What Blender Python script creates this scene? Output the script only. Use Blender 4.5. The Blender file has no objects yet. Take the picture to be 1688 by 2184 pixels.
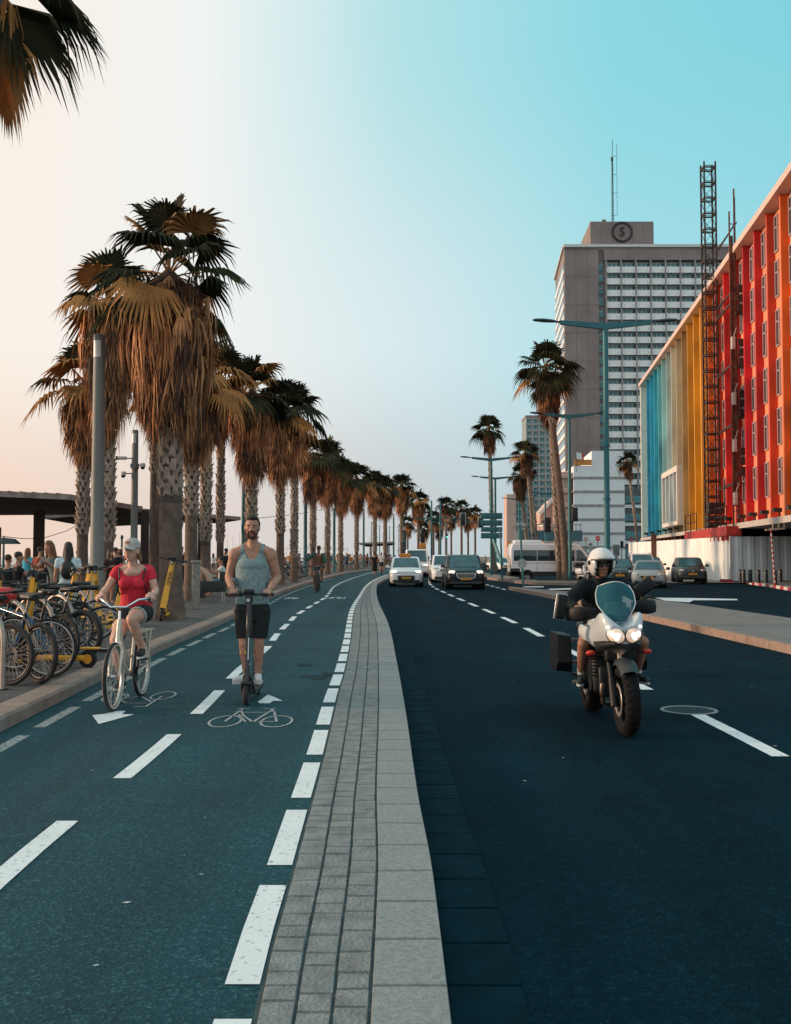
import bpy, bmesh, math, random
from mathutils import Vector, Matrix
V = Vector
R = math.radians
sc = bpy.context.scene
COL = sc.collection

# ------------------------------------------------------------------ camera
CAMH = 1.53
PITCH = math.atan2(95.0, 2123.0)
cd = bpy.data.cameras.new('camera')
cd.sensor_fit = 'VERTICAL'; cd.sensor_height = 36; cd.sensor_width = 36; cd.lens = 35.0
cd.clip_start = 0.1; cd.clip_end = 9000
cam = bpy.data.objects.new('camera', cd); COL.objects.link(cam)
cam.location = (0, 0, CAMH); cam.rotation_euler = (R(90) + PITCH, 0, 0)
sc.camera = cam

# ------------------------------------------------------------------ sky, sun, exposure
SUN_AZ = -86.0     # degrees to the left of straight ahead
SUN_EL = 9.0
wd = bpy.data.worlds.new('World'); sc.world = wd; wd.use_nodes = True
nt = wd.node_tree; nt.nodes.clear()
def N(t, **k):
    n = nt.nodes.new(t)
    for a, b in k.items(): setattr(n, a, b)
    return n
out = N('ShaderNodeOutputWorld'); bg = N('ShaderNodeBackground')
nt.links.new(bg.outputs[0], out.inputs[0])
sky = N('ShaderNodeTexSky'); sky.sky_type = 'NISHITA'; sky.sun_disc = False
sky.sun_elevation = R(SUN_EL); sky.sun_rotation = R(SUN_AZ)
sky.dust_density = 4.0; sky.air_density = 1.0; sky.ozone_density = 2.0
tc = N('ShaderNodeTexCoord'); sep = N('ShaderNodeSeparateXYZ')
nt.links.new(tc.outputs['Generated'], sep.inputs[0])
def math_(op, a, b=None, clamp=False):
    n = N('ShaderNodeMath', operation=op); n.use_clamp = clamp
    for i, q in enumerate((a, b)):
        if q is None: continue
        if isinstance(q, (int, float)): n.inputs[i].default_value = q
        else: nt.links.new(q, n.inputs[i])
    return n.outputs[0]
def ramp(fac, stops):
    n = N('ShaderNodeValToRGB'); nt.links.new(fac, n.inputs[0])
    e = n.color_ramp.elements
    while len(e) < len(stops): e.new(0.5)
    for q, (p, c) in zip(e, stops): q.position = p; q.color = (*c, 1)
    return n.outputs[0]
X_, Y_, Z_ = sep.outputs
rad = math_('SQRT', math_('ADD', math_('MULTIPLY', X_, X_), math_('MULTIPLY', Y_, Y_)))
ux = math_('DIVIDE', X_, math_('MAXIMUM', rad, 0.001))
uy = math_('DIVIDE', Y_, math_('MAXIMUM', rad, 0.001))
# hazy dusk air: warm round the sun's side, cyan away from it, paler near the horizon
side = math_('ADD', math_('MULTIPLY', ux, 1.0), 0.5, True)
hi = ramp(side, [(0.0, (1.0, .93, .80)), (0.16, (.98, .91, .83)), (0.30, (.92, .95, .93)), (0.50, (.47, .79, .83)), (0.72, (.27, .71, .80)), (0.86, (.24, .68, .78)), (1.0, (.2, .6, .72))])
lo = ramp(side, [(0.0, (.93, .66, .50)), (0.14, (.93, .705, .575)), (0.34, (.78, .70, .65)), (0.50, (.60, .635, .655)), (0.72, (.50, .66, .70)), (0.86, (.46, .66, .72)), (1.0, (.4, .6, .68))])
mi = ramp(side, [(0.0, (1.0, .88, .73)), (0.14, (1.0, .925, .835)), (0.32, (.91, .93, .91)), (0.52, (.70, .85, .88)), (0.72, (.42, .77, .83)), (0.86, (.36, .74, .82)), (1.0, (.3, .66, .76))])
el = math_('ARCSINE', Z_)
def mixc(f, a, b):
    n = N('ShaderNodeMix', data_type='RGBA'); n.clamp_factor = True
    nt.links.new(f, n.inputs[0]); nt.links.new(a, n.inputs[6]); nt.links.new(b, n.inputs[7]); return n.outputs[2]
def mapr(v, a, b):
    n = N('ShaderNodeMapRange'); n.interpolation_type = 'SMOOTHSTEP'; nt.links.new(v, n.inputs[0])
    n.inputs[1].default_value = a; n.inputs[2].default_value = b; return n.outputs[0]
c1 = mixc(mapr(el, 0.03, 0.22), lo, mi)
c2 = mixc(mapr(el, 0.20, 0.50), c1, hi)
back = N('ShaderNodeRGB'); back.outputs[0].default_value = (.78, .84, .85, 1)  # sky behind the camera, brightened as fill for camera-facing surfaces
c3 = mixc(mapr(math_('MULTIPLY', uy, -1), -0.35, 0.55), c2, back.outputs[0])
zen = N('ShaderNodeRGB'); zen.outputs[0].default_value = (.50, .76, .82, 1)  # overhead sky, likewise raised as out-of-frame fill
c4 = mixc(mapr(el, 0.75, 1.35), c3, zen.outputs[0])
# blend the dusk tint and added fill with the physical sky
sc_n = N('ShaderNodeVectorMath', operation='SCALE'); sc_n.inputs[3].default_value = 10.0
nt.links.new(c4, sc_n.inputs[0])
fin = N('ShaderNodeMix', data_type='RGBA'); fin.inputs[0].default_value = 0.05
nt.links.new(sc_n.outputs[0], fin.inputs[6]); nt.links.new(sky.outputs[0], fin.inputs[7])
nt.links.new(fin.outputs[2], bg.inputs[0]); bg.inputs[1].default_value = 0.10

sd = bpy.data.lights.new('sun', 'SUN'); sd.energy = 3.5; sd.angle = R(4); sd.color = (1.0, .66, .42)
so = bpy.data.objects.new('sun', sd); COL.objects.link(so)
sv = V((math.sin(R(SUN_AZ)) * math.cos(R(SUN_EL)), math.cos(R(SUN_AZ)) * math.cos(R(SUN_EL)), math.sin(R(SUN_EL))))
so.rotation_euler = sv.to_track_quat('Z', 'Y').to_euler(); so.location = (-60, 20, 30)
vs = sc.view_settings
vs.view_transform = 'Standard'; vs.look = 'None'; vs.gamma = 1; vs.exposure = 0.0; vs.use_curve_mapping = False
sc.cycles.use_denoising = True
sc.cycles.max_bounces = 6; sc.cycles.diffuse_bounces = 2; sc.cycles.glossy_bounces = 2
sc.cycles.transparent_max_bounces = 8; sc.cycles.transmission_bounces = 3
sc.cycles.sample_clamp_indirect = 4.0

# ------------------------------------------------------------------ helpers
FWD = V((0, math.cos(PITCH), math.sin(PITCH))); UPV = V((0, -math.sin(PITCH), math.cos(PITCH)))
def ray(px, py): return FWD + V((1, 0, 0)) * ((px - 844) / 2123.0) + UPV * ((1092 - py) / 2123.0)
def at(px, py, Y):
    d = ray(px, py); return V((0, 0, CAMH)) + d * (Y / d.y)
def G(px, py, z=0.0):
    d = ray(px, py); return V((0, 0, CAMH)) + d * ((z - CAMH) / d.z)

class MB:
    def __init__(s): s.v = []; s.f = []; s.sm = []; s.mi = []; s.uv = {}
    def add(s, vs, fs, smooth=False, mi=0):
        o = len(s.v); s.v.extend([tuple(q) for q in vs])
        for f in fs: s.f.append(tuple(i + o for i in f)); s.sm.append(smooth); s.mi.append(mi)
        return o
    def hexa(s, p, mi=0):      # 8 corners: bottom 4 ccw, top 4 ccw
        s.add(p, [(3, 2, 1, 0), (4, 5, 6, 7), (0, 1, 5, 4), (1, 2, 6, 5), (2, 3, 7, 6), (3, 0, 4, 7)], False, mi); return s
    def box(s, c, d, rz=0, mi=0, M=None):
        c = V(c); x, y, z = d[0] / 2, d[1] / 2, d[2] / 2
        p = [V(q) for q in ((-x, -y, -z), (x, -y, -z), (x, y, -z), (-x, y, -z), (-x, -y, z), (x, -y, z), (x, y, z), (-x, y, z))]
        m = M if M is not None else Matrix.Rotation(rz, 3, 'Z')
        return s.hexa([c + m @ q for q in p], mi)
    def rbox(s, c, d, b=.02, rz=0, mi=0, M=None):   # box with chamfered edges
        bm = bmesh.new(); bmesh.ops.create_cube(bm, size=1)
        bmesh.ops.scale(bm, vec=d, verts=bm.verts)
        bmesh.ops.bevel(bm, geom=bm.edges[:], offset=min(b, min(d) * .45), segments=2, affect='EDGES', profile=.6)
        m = M if M is not None else Matrix.Rotation(rz, 3, 'Z')
        s.add([V(c) + m @ q.co for q in bm.verts], [[q.index for q in f.verts] for f in bm.faces], True, mi); bm.free(); return s
    def bar(s, a, b, w, h=None, up=(0, 0, 1), mi=0):
        a = V(a); b = V(b); h = h or w; d = (b - a).normalized(); u = V(up)
        if abs(d.dot(u)) > .98: u = V((0, 1, 0)) if abs(d.y) < .9 else V((1, 0, 0))
        sx = d.cross(u).normalized(); uz = sx.cross(d)
        o = []
        for q in (a, b):
            for i, j in ((-1, -1), (1, -1), (1, 1), (-1, 1)): o.append(q + sx * (i * w / 2) + uz * (j * h / 2))
        s.add(o, [(0, 1, 2, 3), (7, 6, 5, 4), (0, 4, 5, 1), (1, 5, 6, 2), (2, 6, 7, 3), (3, 7, 4, 0)], False, mi); return s
    def ring(s, c, ax, r, n, ph=0, sq=None):
        ax = V(ax).normalized(); u = ax.orthogonal().normalized() if sq is None else V(sq); w = ax.cross(u).normalized(); u = w.cross(ax)
        return [V(c) + u * (r * math.cos(ph + 2 * math.pi * i / n)) + w * (r * math.sin(ph + 2 * math.pi * i / n)) for i in range(n)]
    def cyl(s, a, b, r0, r1=None, n=10, caps=True, mi=0, smooth=True):
        a = V(a); b = V(b); r1 = r0 if r1 is None else r1
        vs = s.ring(a, b - a, r0, n) + s.ring(b, b - a, r1, n)
        s.add(vs, [(i, (i + 1) % n, n + (i + 1) % n, n + i) for i in range(n)], smooth, mi)
        if caps: s.add(vs, [tuple(reversed(range(n))), tuple(range(n, 2 * n))], False, mi)
        return s
    def tube(s, pts, r, n=8, closed=False, mi=0, caps=True):
        pts = [V(p) for p in pts]; k = len(pts); rs = r if isinstance(r, (list, tuple)) else [r] * k
        vs = []; u = None
        for i, p in enumerate(pts):
            d = (pts[(i + 1) % k] - pts[i - 1]) if closed else (pts[min(i + 1, k - 1)] - pts[max(i - 1, 0)])
            d.normalize()
            if u is None: u = d.orthogonal().normalized()
            u = (u - d * u.dot(d)).normalized(); w = d.cross(u)
            vs += [p + u * (rs[i] * math.cos(2 * math.pi * j / n)) + w * (rs[i] * math.sin(2 * math.pi * j / n)) for j in range(n)]
        fs = []
        for i in range(k if closed else k - 1):
            a = i * n; b = ((i + 1) % k) * n
            fs += [(a + j, a + (j + 1) % n, b + (j + 1) % n, b + j) for j in range(n)]
        s.add(vs, fs, True, mi)
        if caps and not closed: s.add(vs, [tuple(reversed(range(n))), tuple(range((k - 1) * n, k * n))], False, mi)
        return s
    def torus(s, c, ax, R_, r, n=32, m=8, mi=0, sq=1.0):
        ax = V(ax).normalized(); u = ax.orthogonal().normalized(); w = ax.cross(u); c = V(c); vs = []
        for i in range(n):
            t = 2 * math.pi * i / n; d = u * math.cos(t) + w * math.sin(t)
            for j in range(m):
                q = 2 * math.pi * j / m; vs.append(c + d * (R_ + r * math.cos(q)) + ax * (r * sq * math.sin(q)))
        s.add(vs, [(i * m + j, ((i + 1) % n) * m + j, ((i + 1) % n) * m + (j + 1) % m, i * m + (j + 1) % m) for i in range(n) for j in range(m)], True, mi); return s
    def lathe(s, prof, n=16, c=(0, 0, 0), M=None, mi=0):
        vs = []; c = V(c)
        for r, z in prof:
            for i in range(n):
                q = V((r * math.cos(2 * math.pi * i / n), r * math.sin(2 * math.pi * i / n), z)); vs.append(c + (M @ q if M is not None else q))
        k = len(prof)
        s.add(vs, [(j * n + i, j * n + (i + 1) % n, (j + 1) * n + (i + 1) % n, (j + 1) * n + i) for j in range(k - 1) for i in range(n)], True, mi); return s
    def ell(s, c, r, n=12, m=8, M=None, mi=0):
        vs = []; c = V(c)
        for j in range(m + 1):
            t = math.pi * j / m
            for i in range(n):
                p = 2 * math.pi * i / n
                q = V((r[0] * math.sin(t) * math.cos(p), r[1] * math.sin(t) * math.sin(p), -r[2] * math.cos(t))); vs.append(c + (M @ q if M is not None else q))
        s.add(vs, [(j * n + i, j * n + (i + 1) % n, (j + 1) * n + (i + 1) % n, (j + 1) * n + i) for j in range(m) for i in range(n)], True, mi); return s
    def prism(s, poly, d, mi=0, smooth=False):   # poly: 3-d points, extruded by vector d
        p = [V(q) for q in poly]; n = len(p); d = V(d)
        s.add(p + [q + d for q in p], [tuple(range(n)), tuple(reversed(range(n, 2 * n)))] + [(i, n + i, n + (i + 1) % n, (i + 1) % n) for i in range(n)], smooth, mi); return s
    def poly(s, pts, mi=0): s.add(pts, [tuple(range(len(pts)))], False, mi); return s
    def loft(s, secs, closed=True, caps=True, mi=0, smooth=True):
        n = len(secs[0]); vs = [q for a in secs for q in a]; fs = []
        for k in range(len(secs) - 1):
            for i in range(n if closed else n - 1): fs.append((k * n + i, k * n + (i + 1) % n, (k + 1) * n + (i + 1) % n, (k + 1) * n + i))
        s.add(vs, fs, smooth, mi)
        if caps: s.add(vs, [tuple(reversed(range(n))), tuple(range((len(secs) - 1) * n, len(secs) * n))], False, mi)
        return s
    def mesh(s, name, mats):
        me = bpy.data.meshes.new(name); me.from_pydata(s.v, [], s.f)
        me.polygons.foreach_set('use_smooth', s.sm); me.polygons.foreach_set('material_index', s.mi)
        for q in (mats if isinstance(mats, (list, tuple)) else [mats]): me.materials.append(q)
        bm = bmesh.new(); bm.from_mesh(me); bmesh.ops.recalc_face_normals(bm, faces=bm.faces); bm.to_mesh(me); bm.free()
        return me
    def build(s, name, mats, parent=None, loc=None, M=None):
        o = bpy.data.objects.new(name, s.mesh(name, mats)); COL.objects.link(o)
        if parent is not None: o.parent = parent
        if M is not None: o.matrix_basis = M
        if loc is not None: o.location = loc
        return o
def link(name, me, parent=None, loc=None, M=None):
    o = bpy.data.objects.new(name, me); COL.objects.link(o); o.parent = parent
    if M is not None: o.matrix_basis = M
    if loc is not None: o.location = loc
    return o
def tag(o, label=None, cat=None, group=None, kind=None):
    if label: o['label'] = label
    if cat: o['category'] = cat
    if group: o['group'] = group
    if kind: o['kind'] = kind
    return o
def struct(o): o['kind'] = 'structure'; return o
def thing(name, label, cat, loc=(0, 0, 0), rz=0, group=None):
    o = bpy.data.objects.new(name, None); COL.objects.link(o); o.empty_display_size = .1
    o.location = loc; o.rotation_euler = (0, 0, rz)
    return tag(o, label, cat, group)
KIDS = {}
def copy_tree(o, parent=None):
    c = o.copy(); COL.objects.link(c)
    if parent is not None: c.parent = parent
    for ch in o.children: copy_tree(ch, c)
    return c
def dup(o, label, loc, rz=0, group=None, scale=None):
    c = copy_tree(o); c.location = loc; c.rotation_euler = (0, 0, rz)
    if scale: c.scale = (scale,) * 3 if isinstance(scale, (int, float)) else scale
    c['label'] = label
    if group: c['group'] = group
    return c
def repaint(o, name, m):      # own material on a part of one copy
    for ch in o.children_recursive:
        if ch.name.split('.')[0] == name:
            for sl in ch.material_slots: sl.link = 'OBJECT'; sl.material = m
def spline(pts, step=1.0):
    P = [V(p).to_2d() if len(p) > 2 else V(p) for p in pts]; o = []
    for i in range(len(P) - 1):
        a = P[max(i - 1, 0)]; b = P[i]; c = P[i + 1]; d = P[min(i + 2, len(P) - 1)]
        n = max(1, int((c - b).length / step))
        for k in range(n):
            t = k / n
            m1 = (c - a) / max((c - a).length, 1e-6) * (c - b).length; m2 = (d - b) / max((d - b).length, 1e-6) * (c - b).length
            h = (2 * t**3 - 3 * t**2 + 1) * b + (t**3 - 2 * t**2 + t) * m1 + (-2 * t**3 + 3 * t**2) * c + (t**3 - t**2) * m2
            o.append(h)
    o.append(P[-1]); return o
def xat(pl, y):      # x of a polyline (running along +Y) at y
    for a, b in zip(pl, pl[1:]):
        if a.y <= y <= b.y: return a.x + (b.x - a.x) * (y - a.y) / max(b.y - a.y, 1e-6)
    return pl[0].x if y < pl[0].y else pl[-1].x
_txt = {}
def text_geo(t, size=1.0, extrude=0.002):
    k = (t, size, extrude)
    if k not in _txt:
        cu = bpy.data.curves.new('t', 'FONT'); cu.body = t; cu.size = size; cu.extrude = extrude; cu.align_x = 'CENTER'; cu.align_y = 'CENTER'; cu.resolution_u = 3
        o = bpy.data.objects.new('t', cu); COL.objects.link(o)
        dg = bpy.context.evaluated_depsgraph_get(); me = bpy.data.meshes.new_from_object(o.evaluated_get(dg))
        _txt[k] = ([q.co.copy() for q in me.vertices], [tuple(p.vertices) for p in me.polygons])
        bpy.data.objects.remove(o); bpy.data.meshes.remove(me); bpy.data.curves.remove(cu)
    return _txt[k]
def add_text(mb, t, size, c, ux=(1, 0, 0), uy=(0, 0, 1), mi=0, extrude=.002):
    v, f = text_geo(t, size, extrude); ux = V(ux).normalized(); uy = V(uy).normalized(); n = ux.cross(uy)
    mb.add([V(c) + ux * q.x + uy * q.y + n * q.z for q in v], f, False, mi)
def blob(parts, voxel=.012, smooth=6, fac=.5):
    """one continuous skin round a list of tapered limbs and ellipsoids"""
    mb = MB()
    for p in parts:
        if p[0] == 'c':      # tapered limb with round ends
            a, b, r0, r1 = V(p[1]), V(p[2]), p[3], p[4]
            mb.cyl(a, b, r0, r1, 14); mb.ell(a, (r0,) * 3, 12, 8); mb.ell(b, (r1,) * 3, 12, 8)
        elif p[0] == 'f':    # tapered limb with flat ends
            mb.cyl(p[1], p[2], p[3], p[4], 16)
        elif p[0] == 'e': mb.ell(p[1], p[2], 16, 12, p[3] if len(p) > 3 else None)
        elif p[0] == 'l':    # loft of elliptic rings [(centre, rx, ry)]
            secs = [[V(c) + V((rx * math.cos(2 * math.pi * i / 20), ry * math.sin(2 * math.pi * i / 20), 0)) for i in range(20)] for c, rx, ry in p[1]]
            mb.loft(secs)
    me = bpy.data.meshes.new('b'); me.from_pydata(mb.v, [], mb.f); me.update()
    o = bpy.data.objects.new('b', me); COL.objects.link(o)
    bm = bmesh.new(); bm.from_mesh(me); bmesh.ops.remove_doubles(bm, verts=bm.verts, dist=1e-5); bmesh.ops.recalc_face_normals(bm, faces=bm.faces); bm.to_mesh(me); bm.free()
    m = o.modifiers.new('r', 'REMESH'); m.mode = 'VOXEL'; m.voxel_size = voxel; m.use_smooth_shade = True
    m = o.modifiers.new('s', 'SMOOTH'); m.factor = fac; m.iterations = smooth
    dg = bpy.context.evaluated_depsgraph_get(); r = bpy.data.meshes.new_from_object(o.evaluated_get(dg))
    bpy.data.objects.remove(o); bpy.data.meshes.remove(me)
    r.polygons.foreach_set('use_smooth', [True] * len(r.polygons))
    return r
def skin(name, parts, mat, parent, voxel=.012, smooth=6, fac=.5):
    me = blob(parts, voxel, smooth, fac); me.name = name; me.materials.append(mat)
    return link(name, me, parent)

# ------------------------------------------------------------------ materials
_m = {}
def M(name, col=(.5, .5, .5), rough=.6, metal=0.0, var=.12, scale=6.0, bump=0.0, bscale=40.0, emis=None, alpha=1.0, trans=0.0, spec=.5, coat=0.0, sub=None, detail=3):
    if name in _m: return _m[name]
    m = bpy.data.materials.new(name); m.use_nodes = True; t = m.node_tree; b = t.nodes['Principled BSDF']; _m[name] = m
    b.inputs['Roughness'].default_value = rough; b.inputs['Metallic'].default_value = metal; b.inputs['Specular IOR Level'].default_value = spec
    if coat: b.inputs['Coat Weight'].default_value = coat; b.inputs['Coat Roughness'].default_value = .05
    if trans: b.inputs['Transmission Weight'].default_value = trans; b.inputs['IOR'].default_value = 1.1
    b.inputs['Alpha'].default_value = alpha
    if emis: b.inputs['Emission Color'].default_value = (*emis[0], 1); b.inputs['Emission Strength'].default_value = emis[1]
    c = t.nodes.new('ShaderNodeTexCoord')
    n = t.nodes.new('ShaderNodeTexNoise'); n.inputs['Scale'].default_value = scale; n.inputs['Detail'].default_value = detail; t.links.new(c.outputs['Object'], n.inputs['Vector'])
    x = t.nodes.new('ShaderNodeMix'); x.data_type = 'RGBA'
    x.inputs[6].default_value = (*[q * (1 - var) for q in col], 1); x.inputs[7].default_value = (*[min(1, q * (1 + var)) for q in col], 1)
    if sub: x.inputs[7].default_value = (*sub, 1)
    mr = t.nodes.new('ShaderNodeMapRange'); mr.inputs[1].default_value = .3; mr.inputs[2].default_value = .7; t.links.new(n.outputs[0], mr.inputs[0])
    t.links.new(mr.outputs[0], x.inputs[0]); t.links.new(x.outputs[2], b.inputs['Base Color'])
    if bump:
        k = t.nodes.new('ShaderNodeTexNoise'); k.inputs['Scale'].default_value = bscale; k.inputs['Detail'].default_value = 4; t.links.new(c.outputs['Object'], k.inputs['Vector'])
        u = t.nodes.new('ShaderNodeBump'); u.inputs['Strength'].default_value = bump; u.inputs['Distance'].default_value = .02; t.links.new(k.outputs[0], u.inputs['Height']); t.links.new(u.outputs[0], b.inputs['Normal'])
    return m
def asphalt(name, base, speck, rough=.85, amount=.35, spec=.35, patch=.25):
    m = bpy.data.materials.new(name); m.use_nodes = True; t = m.node_tree; b = t.nodes['Principled BSDF']; b.inputs['Roughness'].default_value = rough; b.inputs['Specular IOR Level'].default_value = spec
    c = t.nodes.new('ShaderNodeTexCoord')
    def noise(s, d=4, r=.6):
        n = t.nodes.new('ShaderNodeTexNoise'); n.inputs['Scale'].default_value = s; n.inputs['Detail'].default_value = d; n.inputs['Roughness'].default_value = r; t.links.new(c.outputs['Object'], n.inputs['Vector']); return n.outputs[0]
    def mr(v, a, b_, lo=0, hi_=1):
        n = t.nodes.new('ShaderNodeMapRange'); t.links.new(v, n.inputs[0]); n.inputs[1].default_value = a; n.inputs[2].default_value = b_; n.inputs[3].default_value = lo; n.inputs[4].default_value = hi_; return n.outputs[0]
    vo = t.nodes.new('ShaderNodeTexVoronoi'); vo.inputs['Scale'].default_value = 75; t.links.new(c.outputs['Object'], vo.inputs['Vector'])
    sepc = t.nodes.new('ShaderNodeSeparateColor'); t.links.new(vo.outputs['Color'], sepc.inputs[0])
    st = mr(sepc.outputs[0], 1 - amount, 1.0)
    x = t.nodes.new('ShaderNodeMix'); x.data_type = 'RGBA'; x.inputs[6].default_value = (*base, 1); x.inputs[7].default_value = (*speck, 1); t.links.new(st, x.inputs[0])
    big = mr(noise(.35, 5, .7), .3, .7, 1 - patch, 1 + patch); fine = mr(noise(30, 3), .3, .7, .75, 1.25)
    mp_ = t.nodes.new('ShaderNodeMapping'); mp_.inputs['Scale'].default_value = (1.5, .035, 1); t.links.new(c.outputs['Object'], mp_.inputs[0])
    tn = t.nodes.new('ShaderNodeTexNoise'); tn.inputs['Scale'].default_value = 1.0; tn.inputs['Detail'].default_value = 3; t.links.new(mp_.outputs[0], tn.inputs['Vector'])
    mt = t.nodes.new('ShaderNodeMath'); mt.operation = 'MULTIPLY'; t.links.new(big, mt.inputs[0]); t.links.new(mr(tn.outputs[0], .3, .7, .78, 1.22), mt.inputs[1])
    vc = t.nodes.new('ShaderNodeTexVoronoi'); vc.feature = 'DISTANCE_TO_EDGE'; vc.inputs['Scale'].default_value = .42; nv = t.nodes.new('ShaderNodeTexNoise'); nv.inputs['Scale'].default_value = 1.7; nv.inputs['Detail'].default_value = 5; t.links.new(c.outputs['Object'], nv.inputs['Vector'])
    av = t.nodes.new('ShaderNodeMix'); av.data_type = 'RGBA'; av.blend_type = 'ADD'; av.inputs[0].default_value = .9; t.links.new(c.outputs['Object'], av.inputs[6]); t.links.new(nv.outputs['Color'], av.inputs[7]); t.links.new(av.outputs[2], vc.inputs['Vector'])
    ck_ = mr(vc.outputs['Distance'], .0, .006, .55, 1); mk_ = t.nodes.new('ShaderNodeMath'); mk_.operation = 'MAXIMUM'; t.links.new(ck_, mk_.inputs[0]); t.links.new(mr(noise(.21, 2), .42, .52), mk_.inputs[1])
    mu_ = t.nodes.new('ShaderNodeMath'); mu_.operation = 'MULTIPLY'; t.links.new(mt.outputs[0], mu_.inputs[0]); t.links.new(mk_.outputs[0], mu_.inputs[1])
    mm = t.nodes.new('ShaderNodeMath'); mm.operation = 'MULTIPLY'; t.links.new(mu_.outputs[0], mm.inputs[0]); t.links.new(fine, mm.inputs[1])
    y = t.nodes.new('ShaderNodeVectorMath'); y.operation = 'SCALE'; t.links.new(x.outputs[2], y.inputs[0]); t.links.new(mm.outputs[0], y.inputs[3])
    t.links.new(y.outputs[0], b.inputs['Base Color'])
    u = t.nodes.new('ShaderNodeBump'); u.inputs['Strength'].default_value = .6; u.inputs['Distance'].default_value = .006; t.links.new(vo.outputs['Distance'], u.inputs['Height']); t.links.new(u.outputs[0], b.inputs['Normal'])
    return m
def paint(name, col, under, wear=.42):
    m = bpy.data.materials.new(name); m.use_nodes = True; t = m.node_tree; b = t.nodes['Principled BSDF']; b.inputs['Roughness'].default_value = .7
    c = t.nodes.new('ShaderNodeTexCoord'); n = t.nodes.new('ShaderNodeTexNoise'); n.inputs['Scale'].default_value = 28; n.inputs['Detail'].default_value = 6; n.inputs['Roughness'].default_value = .75; t.links.new(c.outputs['Object'], n.inputs['Vector'])
    mr = t.nodes.new('ShaderNodeMapRange'); mr.inputs[1].default_value = wear - .05; mr.inputs[2].default_value = wear + .06; t.links.new(n.outputs[0], mr.inputs[0])
    k = t.nodes.new('ShaderNodeTexNoise'); k.inputs['Scale'].default_value = 3; t.links.new(c.outputs['Object'], k.inputs['Vector'])
    y = t.nodes.new('ShaderNodeMix'); y.data_type = 'RGBA'; y.inputs[6].default_value = (*[q * .78 for q in col], 1); y.inputs[7].default_value = (*col, 1); t.links.new(k.outputs[0], y.inputs[0])
    x = t.nodes.new('ShaderNodeMix'); x.data_type = 'RGBA'; x.inputs[6].default_value = (*under, 1); t.links.new(y.outputs[2], x.inputs[7]); t.links.new(mr.outputs[0], x.inputs[0]); t.links.new(x.outputs[2], b.inputs['Base Color'])
    return m
def hexc(h):
    h = h.lstrip('#'); o = []
    for i in (0, 2, 4):
        c = int(h[i:i + 2], 16) / 255; o.append(c / 12.92 if c <= .04045 else ((c + .055) / 1.055) ** 2.4)
    return tuple(o)

WHITE = M('white_paint_gloss', (.84, .85, .85), .25, var=.03, coat=.6)
BLACK = M('black_plastic', (.012, .013, .015), .45, var=.3)
RUBBER = M('black_rubber', (.018, .018, .02), .8, var=.3, bump=.2, bscale=200)
STEEL = M('brushed_steel', (.45, .42, .40), .38, .8, var=.12, scale=20)
CHROME = M('polished_chrome', (.75, .75, .76), .15, 1.0, var=.03)
DKMETAL = M('dark_metal', (.04, .042, .045), .5, .6, var=.2)
POLE = M('teal_grey_painted_pole', (.018, .13, .155), .5, .2, var=.12, scale=3)
GLASSD = M('dark_window_glass', (.02, .045, .055), .06, var=.2, spec=.8)
YELLOW = M('yellow_scooter_paint', (.83, .40, .035), .4, var=.08)
SKIN = M('skin_tan', (.41, .205, .135), .55, var=.2, scale=22, bump=.15, bscale=160)
SKIN_P = M('skin_pale', (.58, .335, .255), .5, var=.16, scale=20, bump=.15, bscale=160)
SKIN_D = M('skin_brown', (.22, .10, .06), .5, var=.12, scale=9)
HAIR_D = M('dark_brown_hair', (.022, .014, .010), .6, var=.4, scale=60, bump=.5, bscale=120)
HAIR_B = M('chestnut_hair', (.18, .08, .035), .55, var=.4, scale=60, bump=.5, bscale=120)
# ================================================================== ground, sea, lanes, kerbs, markings
rg = random.Random(11)
ASPH_B = asphalt('asphalt_bike_lane', (.0022, .045, .060), (.03, .105, .12), .76, .26, spec=.22, patch=.22)
ASPH_R = asphalt('asphalt_road', (.0008, .0165, .0265), (.004, .031, .043), .92, .2, spec=.05, patch=.3)
GROUND = M('bare_ground', (.16, .14, .12), .9, var=.2, scale=.4)
PAVE = M('promenade_paving_dark', (.062, .064, .064), .8, var=.35, scale=5, bump=.8, bscale=9)
SANDM = M('beach_sand', (.46, .36, .27), .95, var=.15, scale=.5, bump=.4, bscale=3)
KERBM = M('kerb_concrete_warm', (.27, .20, .165), .8, var=.2, scale=5, bump=.35, bscale=90)
PAVER = M('paver_stone_warm', (.205, .222, .218), .85, var=.24, scale=9, bump=.8, bscale=60)
SLAB = M('kerb_slab_granite', (.245, .265, .26), .8, var=.2, scale=45, bump=.4, bscale=150)
JOINT = M('joint_mortar_dark', (.035, .06, .066), .9, var=.3)
GUTTER = M('gutter_block_teal', (.0015, .0195, .029), .9, spec=.05, var=.25, scale=6, bump=.3, bscale=80)
ISLM = M('island_paving', (.17, .16, .15), .85, var=.2, scale=2.5, bump=.5, bscale=40)
PAINT_W = paint('road_paint_white', (.86, .89, .89), (.06, .08, .09), .375)
PAINT_OLD = paint('road_paint_worn', (.42, .44, .44), (.035, .055, .065), .42)
PAINT_OLD2 = paint('kerb_line_paint_worn', (.45, .46, .44), (.035, .055, .065), .47)

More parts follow.
